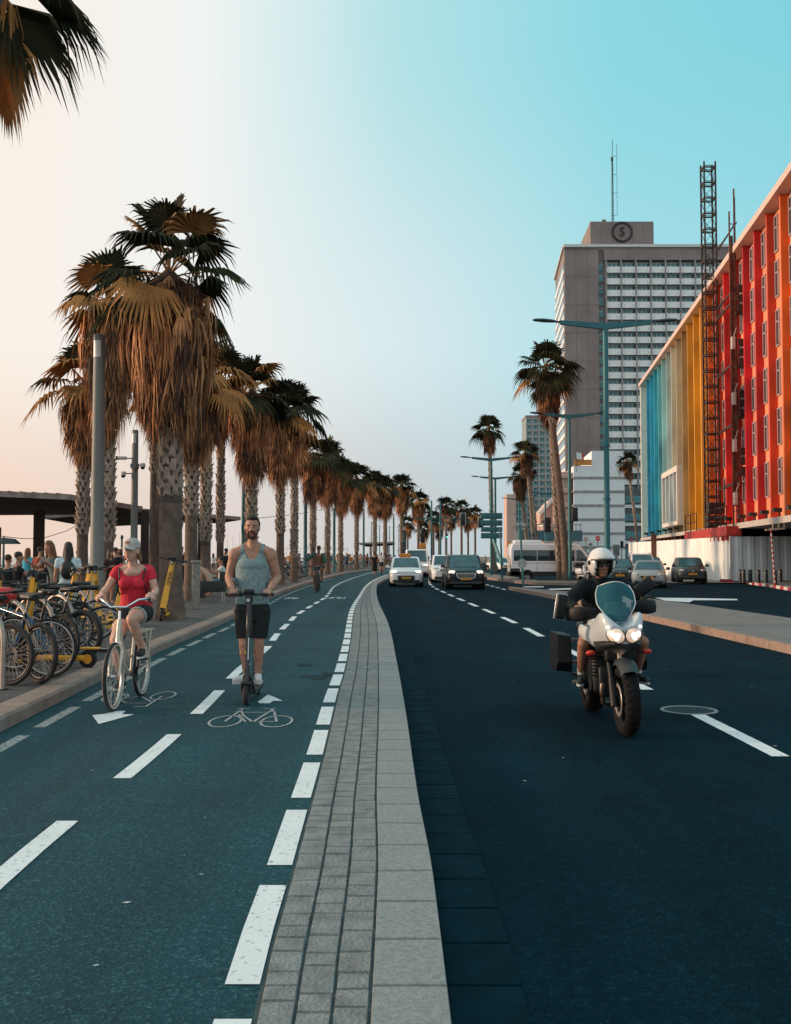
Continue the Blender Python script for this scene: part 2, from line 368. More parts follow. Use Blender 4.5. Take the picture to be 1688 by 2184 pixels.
g = MB()
g.poly([(-38, -60, -.25), (6000, -60, -.25), (6000, 6000, -.25), (-38, 6000, -.25)])
struct(g.build('ground', GROUND))
g = MB(); g.add([(-38, -60, -.25), (-38, 6000, -.25), (-70, 6000, -1.6), (-70, -60, -1.6), (-85, -60, -2.2), (-85, 6000, -2.2)], [(0, 1, 2, 3), (3, 2, 5, 4)])
struct(g.build('beach', SANDM))
SEA = M('sea_water', (.20, .24, .26), .22, var=.1, scale=.05, bump=.35, bscale=.6)
g = MB(); g.poly([(-7000, -60, -1.75), (-60, -60, -1.75), (-60, 7000, -1.75), (-7000, 7000, -1.75)]); struct(g.build('sea', SEA))

def pxline(px, z, far=(), near=()):
    p = [V(q) for q in near] + [G(x, y, z).to_2d() for x, y in px] + [V(q) for q in far]
    return spline(p, .8)
KL = pxline([(0, 1561.7), (160, 1481), (319, 1400.6), (498, 1320), (589, 1271.5), (669.6, 1242.6), (736.8, 1225)], 0, [(-2.9, 108), (.4, 135), (4.8, 165), (11, 200), (26, 260), (48, 330)], [(-3.05, -8), (-3.15, 2)])
ML = pxline([(542.5, 2184.5), (575, 2030), (620, 1875), (660, 1725), (692.5, 1605), (720, 1485), (735, 1435), (748, 1370), (757, 1300), (773.3, 1268.8), (783.4, 1251.7), (797.5, 1239.6), (817.6, 1229.6)], 0, [(-.2, 92), (.9, 108), (4.0, 135), (8.5, 165), (14.7, 200), (30, 260), (52, 330)], [(-.44, -8), (-.45, 1.5)])
MR = pxline([(964, 2184), (921, 1837), (893.5, 1704), (868.6, 1532.7), (849, 1422), (830, 1334), (808, 1284), (803.5, 1262), (805.6, 1245.7), (813.6, 1239.6), (827.7, 1232.6)], 0, [(.1, 84), (1.7, 108), (4.9, 135), (9.4, 165), (15.6, 200), (31, 260), (53, 330)], [(.19, -8), (.19, 1.5)])
RZ = -.12
def strip(mb, fa, fb, ys, za, zb=None, mi=0):
    zb = za if zb is None else zb; n = len(ys)
    vs = [(fa(y), y, za) for y in ys] + [(fb(y), y, zb) for y in ys]
    mb.add(vs, [(i, n + i, n + i + 1, i + 1) for i in range(n - 1)], False, mi)
kl = lambda y: xat(KL, y)
ml = lambda y: xat(ML, y)
mr_ = lambda y: xat(MR, y)
def fr(a, b, s):
    n = max(1, int(round((b - a) / s))); return [a + (b - a) * i / n for i in range(n + 1)]
YS = fr(-8, 120, 1.2) + fr(122, 330, 4)
# bike lane, road
g = MB(); strip(g, kl, lambda y: ml(y) + .02, YS, 0); struct(g.build('bike_lane', ASPH_B))
g = MB(); strip(g, lambda y: mr_(y) + .02, lambda y: 60 + .3 * max(y, 0), YS, RZ)
struct(g.build('road', ASPH_R))
# promenade
g = MB(); strip(g, lambda y: -38.5, lambda y: kl(y) - .27, YS, .125); struct(g.build('promenade', PAVE))
# promenade kerb: one-metre stones
g = MB()
y = -6.0
while y < 320:
    L = 1.0 if y < 60 else 4.0
    j = .006 if y < 60 else 0
    a, b = y + j, y + L - j; c = .022
    for (u, w) in ((a, b),):
        A, B = kl(u), kl(w)
        pts = []
        for x, yy in ((A, u), (B, w)):
            pts += [(x - .28, yy, -.05), (x, yy, -.05), (x, yy, .125 - c), (x - c, yy, .131), (x - .28, yy, .131)]
        g.add(pts, [(1, 6, 7, 2), (2, 7, 8, 3), (3, 8, 9, 4), (0, 1, 2, 3, 4), (9, 8, 7, 6, 5), (4, 9, 5, 0)])
    y += L
struct(g.build('promenade_kerb', KERBM))
# median: bedding, three rows of tumbled pavers, kerb slabs
g = MB(); strip(g, lambda y: ml(y), lambda y: mr_(y), YS, .002)
vs_ = YS; strip(g, lambda y: mr_(y) - .001, lambda y: mr_(y) - .001, YS, .002, -.2); struct(g.build('median_bedding', JOINT))
def block(mb, p, z, b=.006, h=.014):
    p = [V((q[0], q[1], z)) for q in p]; c = sum(p, V()) / 4
    ins = [q + (c - q).normalized() * b * 1.6 for q in p]
    mb.add([q - V((0, 0, h)) for q in p] + [V((q.x, q.y, z + rg.uniform(-.0015, .0015))) for q in ins], [(4, 5, 6, 7), (0, 1, 5, 4), (1, 2, 6, 5), (2, 3, 7, 6), (3, 0, 4, 7)])
g = MB(); g2 = MB()
split = lambda y: mr_(y) - .272
for cidx in range(3):
    y = -2.0 + rg.random() * .2
    while y < 110:
        L = rg.choice((.12, .14, .18, .19, .22, .24)) if y < 40 else 1.2
        a, b = y, y + L
        def cx(yy, t): l, r = ml(yy) + .006, split(yy); return l + (r - l) * t
        t0, t1 = cidx / 3, (cidx + 1) / 3; e = .0025 + rg.random() * .002
        block(g, [(cx(a, t0) + e, a + e), (cx(a, t1) - e, a + e), (cx(b, t1) - e, b - e), (cx(b, t0) + e, b - e)], .012 + rg.uniform(-.0015, .0015), .005)
        y = b
struct(g.build('median_pavers', PAVER))
y = -2.0
while y < 110:
    L = .43 if y < 60 else 2
    a, b = y + .004, y + L - .004
    block(g2, [(split(a) + .004, a), (mr_(a), a), (mr_(b), b), (split(b) + .004, b)], .016, .006, .02)
    A, B = mr_(a), mr_(b)
    g2.add([(A, a, .002), (B, b, .002), (B, b, -.14), (A, a, -.14)], [(0, 1, 2, 3)])
    y += L
struct(g2.build('median_kerb', SLAB))
g = MB(); y = -2.0
while y < 110:
    L = .42 if y < 60 else 2
    a, b = y + .004, y + L - .004
    block(g, [(mr_(a) + .012, a), (mr_(a) + .30, a), (mr_(b) + .30, b), (mr_(b) + .012, b)], RZ + .014, .006, .02)
    y += L
struct(g.build('gutter', GUTTER))

# right-hand islands and pavements
def plate(name, top, m, z, kerb=None, km=None, h=.16):
    g = MB(); g.poly([(x, y, z) for x, y in top]); struct(g.build(name, m))
    if kerb:
        g = MB()
        for a, b in zip(kerb, kerb[1:]):
            a, b = V(a), V(b); n = max(1, int((b - a).length / 1.0)); d = (b - a).normalized(); nr = V((-d.y, d.x))
            for k in range(n):
                p, q = a.lerp(b, k / n) + d * .006, a.lerp(b, (k + 1) / n) - d * .006
                P, Q = p + nr * .13, q + nr * .13
                g.hexa([(p.x, p.y, z - h), (q.x, q.y, z - h), (Q.x, Q.y, z - h), (P.x, P.y, z - h), (p.x, p.y, z + .006), (q.x, q.y, z + .006), (Q.x, Q.y, z + .006), (P.x, P.y, z + .006)], 0)
        struct(g.build(name + '_kerb', km or KERBM))
inner = [(6.85, -6), (6.82, 8), (6.68, 16.8), (6.58, 21), (6.45, 25.4), (6.32, 31), (6.18, 36.9), (5.95, 42.5), (5.65, 47.3), (5.58, 49.3)]
outer = [(5.7, 49.8), (6.4, 47), (7.5, 42.5), (8.6, 38.7), (9.15, 35), (9.5, 28.4), (9.67, 24.3), (9.85, 15), (9.9, -6)]
plate('traffic_island', inner + outer, ISLM, .03, list(reversed(inner)), KERBM)
pf = [(6.6, 72), (7.0, 66), (7.6, 60.5), (8.3, 58.3), (10.5, 56.8), (13.6, 57.2)]
plate('corner_pavement', pf + [(13.8, 61), (9, 62.5), (8.0, 110), (7, 110)], ISLM, .03, pf, KERBM)
plate('parking_apron', [(13.5, 66), (14.5, 60.5), (17, 59.2), (22.2, 60.5), (25.3, 105), (16, 110)], ISLM, -.05)
kf = [(17.2, 20), (17.9, 40), (18.9, 47.6), (20.3, 54.7), (21.2, 60.5)]
plate('building_pavement', [(60, 20)] + kf + [(22.3, 66), (60, 66)], ISLM, .03)
RED = M('red_kerb_paint', (.36, .03, .05), .7, var=.25)
KW = M('white_kerb_paint', (.62, .62, .6), .7, var=.2)
g = MB()
kk = [V(q) for q in kf[1:]]; i = 0
for a, b in zip(kk, kk[1:]):
    n = max(1, round((b - a).length / 1.0))
    for k in range(n):
        p, q = a.lerp(b, k / n), a.lerp(b, (k + 1) / n); d = (q - p).normalized(); nr = V((d.y, -d.x)) * .16
        g.hexa([(p.x, p.y, -.13), (p.x + nr.x, p.y + nr.y, -.13), (q.x + nr.x, q.y + nr.y, -.13), (q.x, q.y, -.13), (p.x, p.y, .036), (p.x + nr.x, p.y + nr.y, .036), (q.x + nr.x, q.y + nr.y, .036), (q.x, q.y, .036)], i % 2); i += 1
struct(g.build('painted_kerb', [RED, KW]))
g = MB(); g.hexa([(19.9, 61.2, -.13), (20.7, 61.0, -.13), (20.8, 61.5, -.13), (20.0, 61.7, -.13), (20.0, 61.25, .14), (20.65, 61.1, .14), (20.72, 61.45, .14), (20.05, 61.6, .14)])
tag(g.build('barrier_block', RED), 'low red and white concrete block at the foot of the white hoarding corner', 'block')

# painted markings
def dashes(mb, f, start, period, length, width, end, z, jit=0):
    y = start
    while y < end:
        a, b = y, y + length * (1 + rg.uniform(-jit, jit)); n = max(1, int((b - a) / .6)); ys = fr(a, b, .6)
        strip(mb, lambda q: f(q) - width / 2, lambda q: f(q) + width / 2, ys, z); y += period
g = MB(); dashes(g, lambda y: ml(y) - .072, 3.629 - 1.376 * 3, 1.376, 1.09, .125, 84, .004, .02)
struct(g.build('bike_lane_edge_line_marking', PAINT_W))
CP = [(22, 1853), (325, 1608.5), (447, 1496), (513, 1427), (570, 1382), (592, 1352), (617, 1328), (634, 1311)]
CL = pxline(CP, 0, [(-2.65, 38), (-3.1, 50), (-3.15, 62), (-2.75, 80), (-1.6, 105), (2.2, 135)], [(-1.72, -6), (-1.74, 2)])
g = MB(); dashes(g, lambda y: xat(CL, y), 6.94 - 2.81 * 3, 2.81, 1.7, .125, 125, .004)
struct(g.build('bike_lane_centre_line_marking', PAINT_W))
g = MB(); dashes(g, lambda y: kl(y) + (.27 if y < 20 else .3), 8.98 - 1.62 * 6, 1.62, 1.22, .11, 70, .004)
struct(g.build('bike_lane_kerb_line_marking', PAINT_OLD2))
LC = spline([(3.2, -6), (3.18, 8.3), (3.15, 10.6), (3.02, 20), (3.0, 23.4), (2.88, 28), (2.58, 36.2), (2.3, 44.3), (2.05, 54), (2.2, 65), (3.1, 84), (5.4, 108), (9, 135), (20, 200)], 1)
g = MB(); dashes(g, lambda y: xat(LC, y), 8.3 - 4.12 * 2, 4.12, 2.4, .15, 190, RZ + .004)
dashes(g, lambda y: 5.45 + .012 * (50 - y) - (.0 if y < 60 else -.02 * (y - 60)), 49.5, 2.6, 1.5, .15, 72, RZ + .004)
struct(g.build('road_lane_line_marking', PAINT_W))
def stroke(mb, pts, w, z, closed=False):
    P = [G(x, y, z) for x, y in pts]
    for a, b in zip(P, P[1:] + ([P[0]] if closed else [])):
        d = (b - a).to_2d().normalized(); n = V((-d.y, d.x)) * w / 2; e = d * (w * .3)
        mb.poly([(a.x - e.x + n.x, a.y - e.y + n.y, z), (a.x - e.x - n.x, a.y - e.y - n.y, z), (b.x + e.x - n.x, b.y + e.y - n.y, z), (b.x + e.x + n.x, b.y + e.y + n.y, z)])
def ringm(mb, cx, cy, rx, ry, w, z):   # elliptic wheel outline on the ground
    n = 36; o = []
    c = G(cx, cy, z); ex = (G(cx + rx, cy, z) - c).length; ey = abs(G(cx, cy - ry, z).y - G(cx, cy + ry, z).y) / 2
    for i in range(n):
        t = 2 * math.pi * i / n; o.append((c.x + ex * math.cos(t), c.y + ey * math.sin(t), z))
    for i in range(n):
        t = 2 * math.pi * i / n; o.append((c.x + (ex - w) * math.cos(t), c.y + (ey - w * 1.6) * math.sin(t), z))
    mb.add(o, [(i, (i + 1) % n, n + (i + 1) % n, n + i) for i in range(n)])
def zx(x, y): return (x * .49979, 1435 + y * .49979)
g = MB(); z = .005
for cx, cy in ((962, 206), (1181, 206)):
    a = zx(cx, cy); ringm(g, a[0], a[1], 35, 12.5, .022, z)
for s_ in ([(962, 206), (1036, 153)], [(1018, 152), (1066, 152)], [(1028, 158), (1040, 182), (1078, 208)], [(1040, 168), (1148, 168)], [(1128, 153), (1176, 153)], [(1160, 154), (1172, 168), (1181, 206)], [(1160, 160), (1085, 206)], [(1068, 207), (1181, 207)], [(1020, 178), (1048, 208)]):
    stroke(g, [zx(*q) for q in s_], .024, z)
struct(g.build('bicycle_symbol_marking', PAINT_OLD))
def zy(x, y): return (x * .32222, 1057.4 + y * .32222)
g = MB()
for cx, cy in ((765, 1335), (1083, 1322)):
    a = zy(cx, cy); ringm(g, a[0], a[1], 25, 9, .022, z)
for s_ in ([(1075, 1325), (965, 1395), (895, 1395)], [(820, 1372), (965, 1372)], [(800, 1310), (860, 1335), (930, 1325)], [(765, 1335), (840, 1372)], [(940, 1328), (1000, 1362)]):
    stroke(g, [zy(*q) for q in s_], .024, z)
struct(g.build('faded_bicycle_symbol_marking', PAINT_OLD))
g = MB()
g.poly([G(x, y, z) for x, y in (zx(1100, 124), zx(1145, 92), zx(1208, 119), zx(1168, 119), zx(1150, 130), zx(1110, 130))])
struct(g.build('lane_arrow_marking', PAINT_W))
g = MB()
g.poly([G(x, y, z) for x, y in (zy(612, 1452), zy(700, 1442), zy(770, 1424), zy(832, 1424), zy(810, 1446), zy(890, 1446), zy(655, 1510))])
struct(g.build('lane_arrow_marking', PAINT_W))
# far pairs of symbols in each lane
g = MB()
for cx, cy, w in ((716, 1275.5, 22), (622, 1276, 14)):
    ringm(g, cx - w * .6, cy, w * .4, 1.6, .04, z); ringm(g, cx + w * .6, cy, w * .4, 1.6, .04, z); stroke(g, [(cx - w * .6, cy), (cx, cy - 2), (cx + w * .6, cy)], .1, z)
struct(g.build('far_bicycle_symbol_marking', PAINT_W))
zr = RZ + .004
g = MB()
for q in ([(1116, 1250.5), (1160, 1250.5), (1160, 1252.3), (1116, 1252.3)], [(1168, 1256), (1226, 1254), (1228, 1257), (1175, 1258)],
          [(1397, 1274.6), (1480, 1275.5), (1573, 1277.4), (1573, 1280), (1480, 1280), (1470, 1284.5), (1420, 1281)]):
    g.poly([G(x, y, zr) for x, y in q])
struct(g.build('side_road_arrow_marking', PAINT_W))
# manhole and small litter
mh = G(1470, 1515.5, RZ)
g = MB(); n = 40
g.lathe([(.30, 0), (.30, .008), (.262, .008), (.262, .003)], n, (mh.x, mh.y, RZ + .002)); mo = g.build('manhole_cover', M('worn_iron_rim', (.20, .24, .25), .7, .0, var=.2))
tag(mo, 'round iron manhole cover set in the road under the white lane dash', 'manhole')
g = MB(); g.add([(mh.x + .262 * math.cos(2 * math.pi * i / n), mh.y + .262 * math.sin(2 * math.pi * i / n), RZ + .005) for i in range(n)], [tuple(range(n))])
g.build('lid', M('iron_lid', (.02, .055, .065), .8, .0, var=.6, spec=.1, scale=60, bump=1, bscale=60), mo)
g = MB(); ctr = MB()
for k in range(90):
    y = 3.3 + rg.random() ** 2 * 20; x = rg.uniform(.6, 6.5) if k % 3 else rg.uniform(-3, -.8)
    zz = RZ + .002 if x > 0 else .002; s = rg.uniform(.004, .016); a = rg.random() * 3
    ctr.poly([(x + s * math.cos(a + t) * (1.6 if t in (0, math.pi) else .6), y + s * math.sin(a + t), zz + .003) for t in (0, math.pi / 2, math.pi, 3 * math.pi / 2)])
o = ctr.build('litter_specks', M('pale_litter', (.42, .44, .44), .8, var=.3)); tag(o, 'pale scraps and chips scattered over both carriageways', 'litter', kind='stuff')
# damp patches on the cycle lane by the median
g = MB(); DAMP = M('damp_asphalt', (.003, .024, .032), .8, var=.4, spec=.2)
for cx, cy, rx, ry in ((676, 1444, 30, 5), (648, 1418, 16, 3), (700, 1437, 14, 3)):
    c = G(cx, cy, .003); n = 22; pts = []
    for i in range(n):
        t = 2 * math.pi * i / n; rr = 1 + .25 * math.sin(3 * t + cx) + rg.uniform(-.1, .1); q = G(cx + rx * math.cos(t) * rr, cy + ry * math.sin(t) * rr, .003); pts.append(q)
    g.poly(pts)
struct(g.build('road_stain', DAMP))
# ================================================================== buildings
UP = V((0, 0, 1))
CONC = M('warm_grey_stone_cladding', (.235, .192, .182), .85, var=.2, scale=.16, bump=.2, bscale=.6, detail=6)
CONCL = M('sunset_lit_stone', (.36, .27, .24), .85, var=.1, scale=.2)  # lit copy of the cladding, sunset light mixed into its colour
BALC = M('white_balcony_panel', (.76, .78, .77), .7, var=.06, scale=.8)
GLASST = M('teal_window_glass', (.015, .17, .20), .2, var=.5, scale=.35, spec=.7)
MULL = M('white_window_frame', (.55, .57, .56), .5, var=.05)
PLAST = M('white_plaster_wall', (.74, .78, .79), .85, var=.06, scale=.15)
BANDG = M('grey_stone_band', (.30, .29, .28), .85, var=.3, scale=1.2)
PINK = M('pink_plaster', (.52, .36, .31), .85, var=.1, scale=.3)
PINKD = M('dull_pink_plaster', (.40, .30, .27), .85, var=.1, scale=.3)
DARKW = M('dark_grey_cladding', (.11, .115, .115), .8, var=.2, scale=.5)  # dark grey wall colour with slight random tone
EMB = M('dark_metal_emblem', (.035, .035, .038), .5, .4, var=.2)

# ---- hotel tower
hx0, hy, hz = 42.95, 250.0, 80.0          # left front corner
t = thing('hotel_tower', 'tall brown stone hotel tower with white balcony rows and a mast on its roof', 'hotel', (hx0, hy, -.2))
fl = 3.0; nb = 11; bay = 3.76; bx0 = 27.5 * .376
HD = 30.0
sx = .085     # lean of the plan along the street
g = MB()
def hp(x, y, z): return V((x + sx * y, y, z))
W1 = 10.4 + nb * bay + 3
g.hexa([hp(0, 0, 0), hp(8.6, 0, 0), hp(8.6, HD, 0), hp(0, HD, 0), hp(0, 0, 80.2), hp(8.6, 0, 80.2), hp(8.6, HD, 80.2), hp(0, HD, 80.2)])
g.hexa([hp(8.62, 1.2, 0), hp(W1, 1.2, 0), hp(W1, HD, 0), hp(8.62, HD, 0), hp(8.62, 1.2, 80.2), hp(W1, 1.2, 80.2), hp(W1, HD, 80.2), hp(8.62, HD, 80.2)])
g.hexa([hp(10.1, -.3, 77), hp(W1, -.3, 77), hp(W1, 1.19, 77), hp(10.1, 1.19, 77), hp(10.1, -.3, 80.2), hp(W1, -.3, 80.2), hp(W1, 1.19, 80.2), hp(10.1, 1.19, 80.2)])
g.build('wall', CONC, t)
g = MB(); g.box((W1 / 2, -.2, 80.55), (W1 + .6, 1.2, .7)); g.hexa([hp(-.5, .5, 80.2), hp(.3, .5, 80.2), hp(.3, HD, 80.2), hp(-.5, HD, 80.2), hp(-.5, .5, 80.9), hp(.3, .5, 80.9), hp(.3, HD, 80.9), hp(-.5, HD, 80.9)]); g.build('roof_edge', MULL, t)
# cladding joints as thin raised courses
g = MB()
for k in range(1, 11): g.box((4.3, -.03, 80 - k * 7.2), (8.6, .06, .06))
for x in (2.9, 5.8): g.box((x, -.035, 40), (.06, .05, 80))
g.build('cladding_joint', M('joint_dark', (.20, .165, .16), .9), t)
wmb = MB(); wmb.box((0, 0, 0), (bay - .42, .3, 1.25), mi=0)
for q in (-.32, -.05, .24): wmb.box((q * bay, -.17, 0), (.14, .08, 1.25), mi=1)
wmb.box((0, -.17, -.62), (bay - .42, .1, .1), mi=1); wmb.box((0, -.17, .6), (bay - .42, .1, .12), mi=1)
wme = wmb.mesh('window', [GLASST, MULL])
bmb = MB(); bmb.box((0, 0, 0), (bay - .3, .12, 1.45)); bmb.box((0, .62, -.70), (bay - .28, 1.4, .12)); bmb.box((0, 0, .80), (bay - .3, .08, .06))
for q in (-.3, .3): bmb.box((q * bay, -.09, -.15), (.07, .05, .5), mi=1)
bme = bmb.mesh('balcony', [BALC, CONC])
rest = MB(); cells = []
for r in range(23):
    for c in range(nb):
        cells.append((r + c * 2.6, r, c))
cells.sort(); shown = {(r, c) for _, r, c in cells[:95]}
for r in range(23):
    zt = 76.8 - r * fl - .9
    for c in range(nb):
        x = 10.3 + (c + .5) * bay + .2
        if (r, c) in shown and r < 20:
            link('window', wme, t, (x, .95, zt)); link('balcony', bme, t, (x, -.35, zt - 1.45))
        else:
            rest.box((x, .95, zt), (bay - .42, .3, 1.25), mi=0); rest.box((x, -.35, zt - 1.45), (bay - .5, .12, 1.3), mi=1)
tag(rest.build('lower_windows', [GLASST, BALC], t), kind='stuff')
g = MB()
for c in range(nb + 1): g.box((10.3 + c * bay + .2, 0, 41.5), (.24, 1.5, 71))
g.build('pier', BANDG, t)
g = MB()
for r in range(22):
    g.box((9.35, 1.1, 76.8 - r * fl - 1.2), (1.3, .3, 2.1), mi=0); g.box((9.35, .93, 76.8 - r * fl - .8), (1.3, .1, .1), mi=1)
tag(g.build('stair_window', [GLASST, MULL], t), kind='stuff')
g = MB()       # left side: stacked white window strips
for r in range(22):
    z = 76 - r * fl
    g.hexa([hp(-.12, 2, z - .8), hp(0, 2, z - .8), hp(0, HD - 1, z - .8), hp(-.12, HD - 1, z - .8), hp(-.12, 2, z + .8), hp(0, 2, z + .8), hp(0, HD - 1, z + .8), hp(-.12, HD - 1, z + .8)], 0)
    g.hexa([hp(-.2, 1.5, z - 1.9), hp(0, 1.5, z - 1.9), hp(0, HD - .5, z - 1.9), hp(-.2, HD - .5, z - 1.9), hp(-.2, 1.5, z - .85), hp(0, 1.5, z - .85), hp(0, HD - .5, z - .85), hp(-.2, HD - .5, z - .85)], 1)
tag(g.build('side_window_strip', [GLASSD, PLAST], t), kind='stuff')
# roof house with emblem, plant and mast
px0 = 7.0; pw = 16.3
g = MB(); g.hexa([hp(px0, 3, 80.2), hp(px0 + pw, 3, 80.2), hp(px0 + pw, 20, 80.2), hp(px0 - .6, 20, 80.2), hp(px0, 3, 88), hp(px0 + pw, 3, 88), hp(px0 + pw, 20, 88), hp(px0 - .6, 20, 88)])
for k in (1, 2, 4, 5): g.box((px0 + .25 + k * pw / 6, 2.97, 84.2), (.06, .05, 7))
ph = g.build('roof_house', CONC, t)
em = MB(); ec = V((px0 + 8.4, 2.7, 85.2))
for i in range(30):
    a = 2 * math.pi * i / 30
    for rr, da in ((2.28, .0), (2.62, .1)):
        c = ec + V((math.cos(a + da) * rr, 0, math.sin(a + da) * rr)); d = V((math.cos(a + da + 1.0), 0, math.sin(a + da + 1.0)))
        n = V((-d.z, 0, d.x))
        em.prism([c - d * .3, c + n * .12, c + d * .3, c - n * .12], (0, .2, 0))
em.torus(ec, (0, 1, 0), 2.42, .09, 40, 6)
add_text(em, 'S', 3.4, ec + V((0, -.05, -.05)), (1, 0, 0), (0, 0, 1), 0, .12)
em.build('emblem', EMB, ph)
g = MB(); g.box((px0 + 4.8, 8, 89), (1.0, 1, 2.2))
for k in range(4): g.cyl((px0 + 6.3 + k * 1.5, 8, 88), (px0 + 6.3 + k * 1.5, 8, 88.7), .6, .55, 10)
g.build('roof_plant', M('rust_plant', (.16, .17, .165), .6, .3), t)
g = MB(); ax = px0 + 7.6
for a in (0, 2.1, 4.2): g.bar((ax + .32 * math.cos(a), 10 + .32 * math.sin(a), 88), (ax + .1 * math.cos(a), 10 + .1 * math.sin(a), 107), .13)
for k in range(24):
    z = 88.4 + k * .8; g.bar((ax - .3, 10, z), (ax + .3, 10, z + .5), .06); g.bar((ax + .3, 10, z), (ax - .3, 10, z + .5), .06)
g.bar((ax, 10, 107), (ax + .15, 10, 112.5), .12); g.bar((ax + 1.2, 10, 92), (ax + 1.2, 10, 111.5), .07)
for z in (92, 98, 103, 108): g.bar((ax, 10, z), (ax + 1.2, 10, z), .08)
for z in fr(93, 110, 1.3): g.bar((ax + 1.0, 10, z), (ax + 1.5, 10, z), .04)
g.box((ax - .05, 10, 107.2), (.5, .5, 1.0))
g.build('antenna_mast', DKMETAL, t)

# ---- white low building in front of the hotel
b = thing('banded_building', 'white plaster building with thin grey bands below the brown hotel tower', 'building', (38.2, 213, -.2))
g = MB(); BH = 21.2
g.hexa([V((0, 0, 0)), V((10.9, 0, 0)), V((12.5, 22, 0)), V((1.6, 22, 0)), V((0, 0, BH)), V((10.9, 0, BH)), V((12.5, 22, BH)), V((1.6, 22, BH))])
g.hexa([V((3.9, 0, BH)), V((10.9, 0, BH)), V((12.5, 22, BH)), V((5.6, 22, BH)), V((3.9, 0, BH + 3.2)), V((10.9, 0, BH + 3.2)), V((12.5, 22, BH + 3.2)), V((5.6, 22, BH + 3.2))])
g.build('wall', PLAST, b)
g = MB()
for k in range(6): g.box((5.45, -.06, 18.6 - k * 2.98), (10.9, .12, .52))
g.build('stone_band', BANDG, b)
g = MB(); g.box((2, -.1, 21.9), (3.7, .2, 1.2)); g.build('orange_parapet', M('orange_awning', (.55, .25, .06), .7), b)
g = MB(); g.box((9.0, -.08, 3.1), (1.3, .1, 2.3), mi=0); g.box((9.0, -.1, 4.3), (1.5, .14, .16), mi=1); g.build('window', [GLASSD, MULL], b)
g = MB()
for x in (1.6, 7.4): g.box((x, -.1, 1.0), (1.5, .14, 2.0))
g.build('door', M('dark_door', (.06, .06, .065), .5), b)
g = MB(); g.box((3.3, -.1, 2.1), (1.5, .1, .8), mi=0)
for k in range(4): g.box((3.3, -.17, 1.8 + k * .2), (1.2, .05, .07), mi=1)
g.build('notice_panel', [MULL, BLACK], b)
c = thing('pink_ledge_building', 'pink plaster side building with stacked ledges behind the teal lamp post', 'building', (35.9, 214, -.2))
g = MB(); g.hexa([V((-.2, 0, 0)), V((2.0, 0, 0)), V((3.4, 20, 0)), V((1.1, 20, 0)), V((-.2, 0, 20)), V((2.0, 0, 20)), V((3.4, 20, 20)), V((1.1, 20, 20))]); g.build('wall', PINK, c)
g = MB(); g2 = MB()
for k in range(6):
    z = 18.8 - k * 3.1; g.box((.95, -.3, z), (2.7, .7, .5)); g2.box((.9, -.05, z - 1.4), (1.5, .14, 1.5))
g.build('ledge', PINK, c); g2.build('window', PINKD, c)
# flags on its roof
fl_ = MB(); fl_.cyl((0, 0, 0), (0, 0, 4.4), .06, n=6, mi=0); fl_.prism([(0, 0, 4.3), (1.2, .1, 4.0), (1.3, .1, 2.6), (.1, 0, 2.8)], (0, .05, 0), mi=1); fl_.prism([(1.2, .1, 4.0), (1.7, .1, 3.7), (1.6, .1, 2.4), (1.3, .1, 2.6)], (0, .05, 0), mi=2)
tag(fl_.build('flag', [DKMETAL, M('flag_white', (.7, .7, .7), .8), M('flag_red', (.5, .03, .03), .8)], None, (38.6, 212, 19.6)), 'red and white flag on a short pole above the orange parapet', 'flag')

d = thing('grey_office_block', 'dark grey block with strip windows between the banded building and the coloured facade', 'building', (50.2, 222, -.2))
g = MB(); g.box((4, 6, 8.4), (8.4, 12, 16.8)); g.build('wall', DARKW, d)
g = MB()
for k in range(4): g.box((4, -.1, 14.5 - k * 4), (7.6, .2, 1.6))
g.build('window', GLASST, d)
g = MB()
for k in range(4): g.box((4, -.15, 12.9 - k * 4), (8.4, .3, .7))
g.build('ledge', PLAST, d)
# ---- gridded tower, pale slab and pink houses
e = thing('gridded_tower', 'tall teal glass tower with a white grid of window boxes behind the palms', 'tower', (63.3, 480, -.2))
g = MB(); g.box((6, 8, 34.5), (12, 16, 69)); g.build('wall', M('tower_wall', (.22, .27, .28), .7), e)
wm = MB(); wm.box((0, 0, 0), (2.3, .3, 2.0), mi=0)
for a, b_, w, h in ((-1.4, 0, .5, 3.1), (1.4, 0, .5, 3.1), (0, 1.4, 3.3, .45), (0, -1.35, 3.3, .6)): wm.box((a, -.3, b_), (w, .9, h), mi=1)
wm.box((.4, -.2, 0), (.2, .2, 2.0), mi=1); wm.box((0, -.2, -.5), (2.3, .2, .15), mi=1)
wme2 = wm.mesh('window', [GLASST, M('tower_frame', (.42, .42, .41), .7)])
for r in range(23):
    for c_ in range(4): link('window', wme2, e, (1.4 + c_ * 3.1, -.2, 67 - r * 3.02))
g = MB(); g.box((6, 8, 69.6), (12.4, 16.4, 1.0)); g.build('roof_edge', CONC, e)
f_ = thing('pale_slab_building', 'pale pinkish slab building with a teal glazed side left of the gridded tower', 'building', (51.0, 455, -.2))
g = MB(); g.box((2.0, 6, 15), (4.2, 12, 30.5)); g.build('wall', PINK, f_)
g = MB(); g.box((6.9, 7, 15.5), (5.6, 11, 32)); g.build('glazed_wing', M('wing_wall', (.26, .31, .32), .7), f_)
w2 = MB(); w2.box((0, 0, 0), (1.9, .3, 1.7)); w2m = w2.mesh('window', GLASST)
for r in range(9):
    for q in (5.6, 8.2): link('window', w2m, f_, (q, 1.4, 28 - r * 3.0))
h_ = thing('pink_house', 'low pink house with sloping parapet behind the leaning palms', 'house', (34.3, 236, -.2))
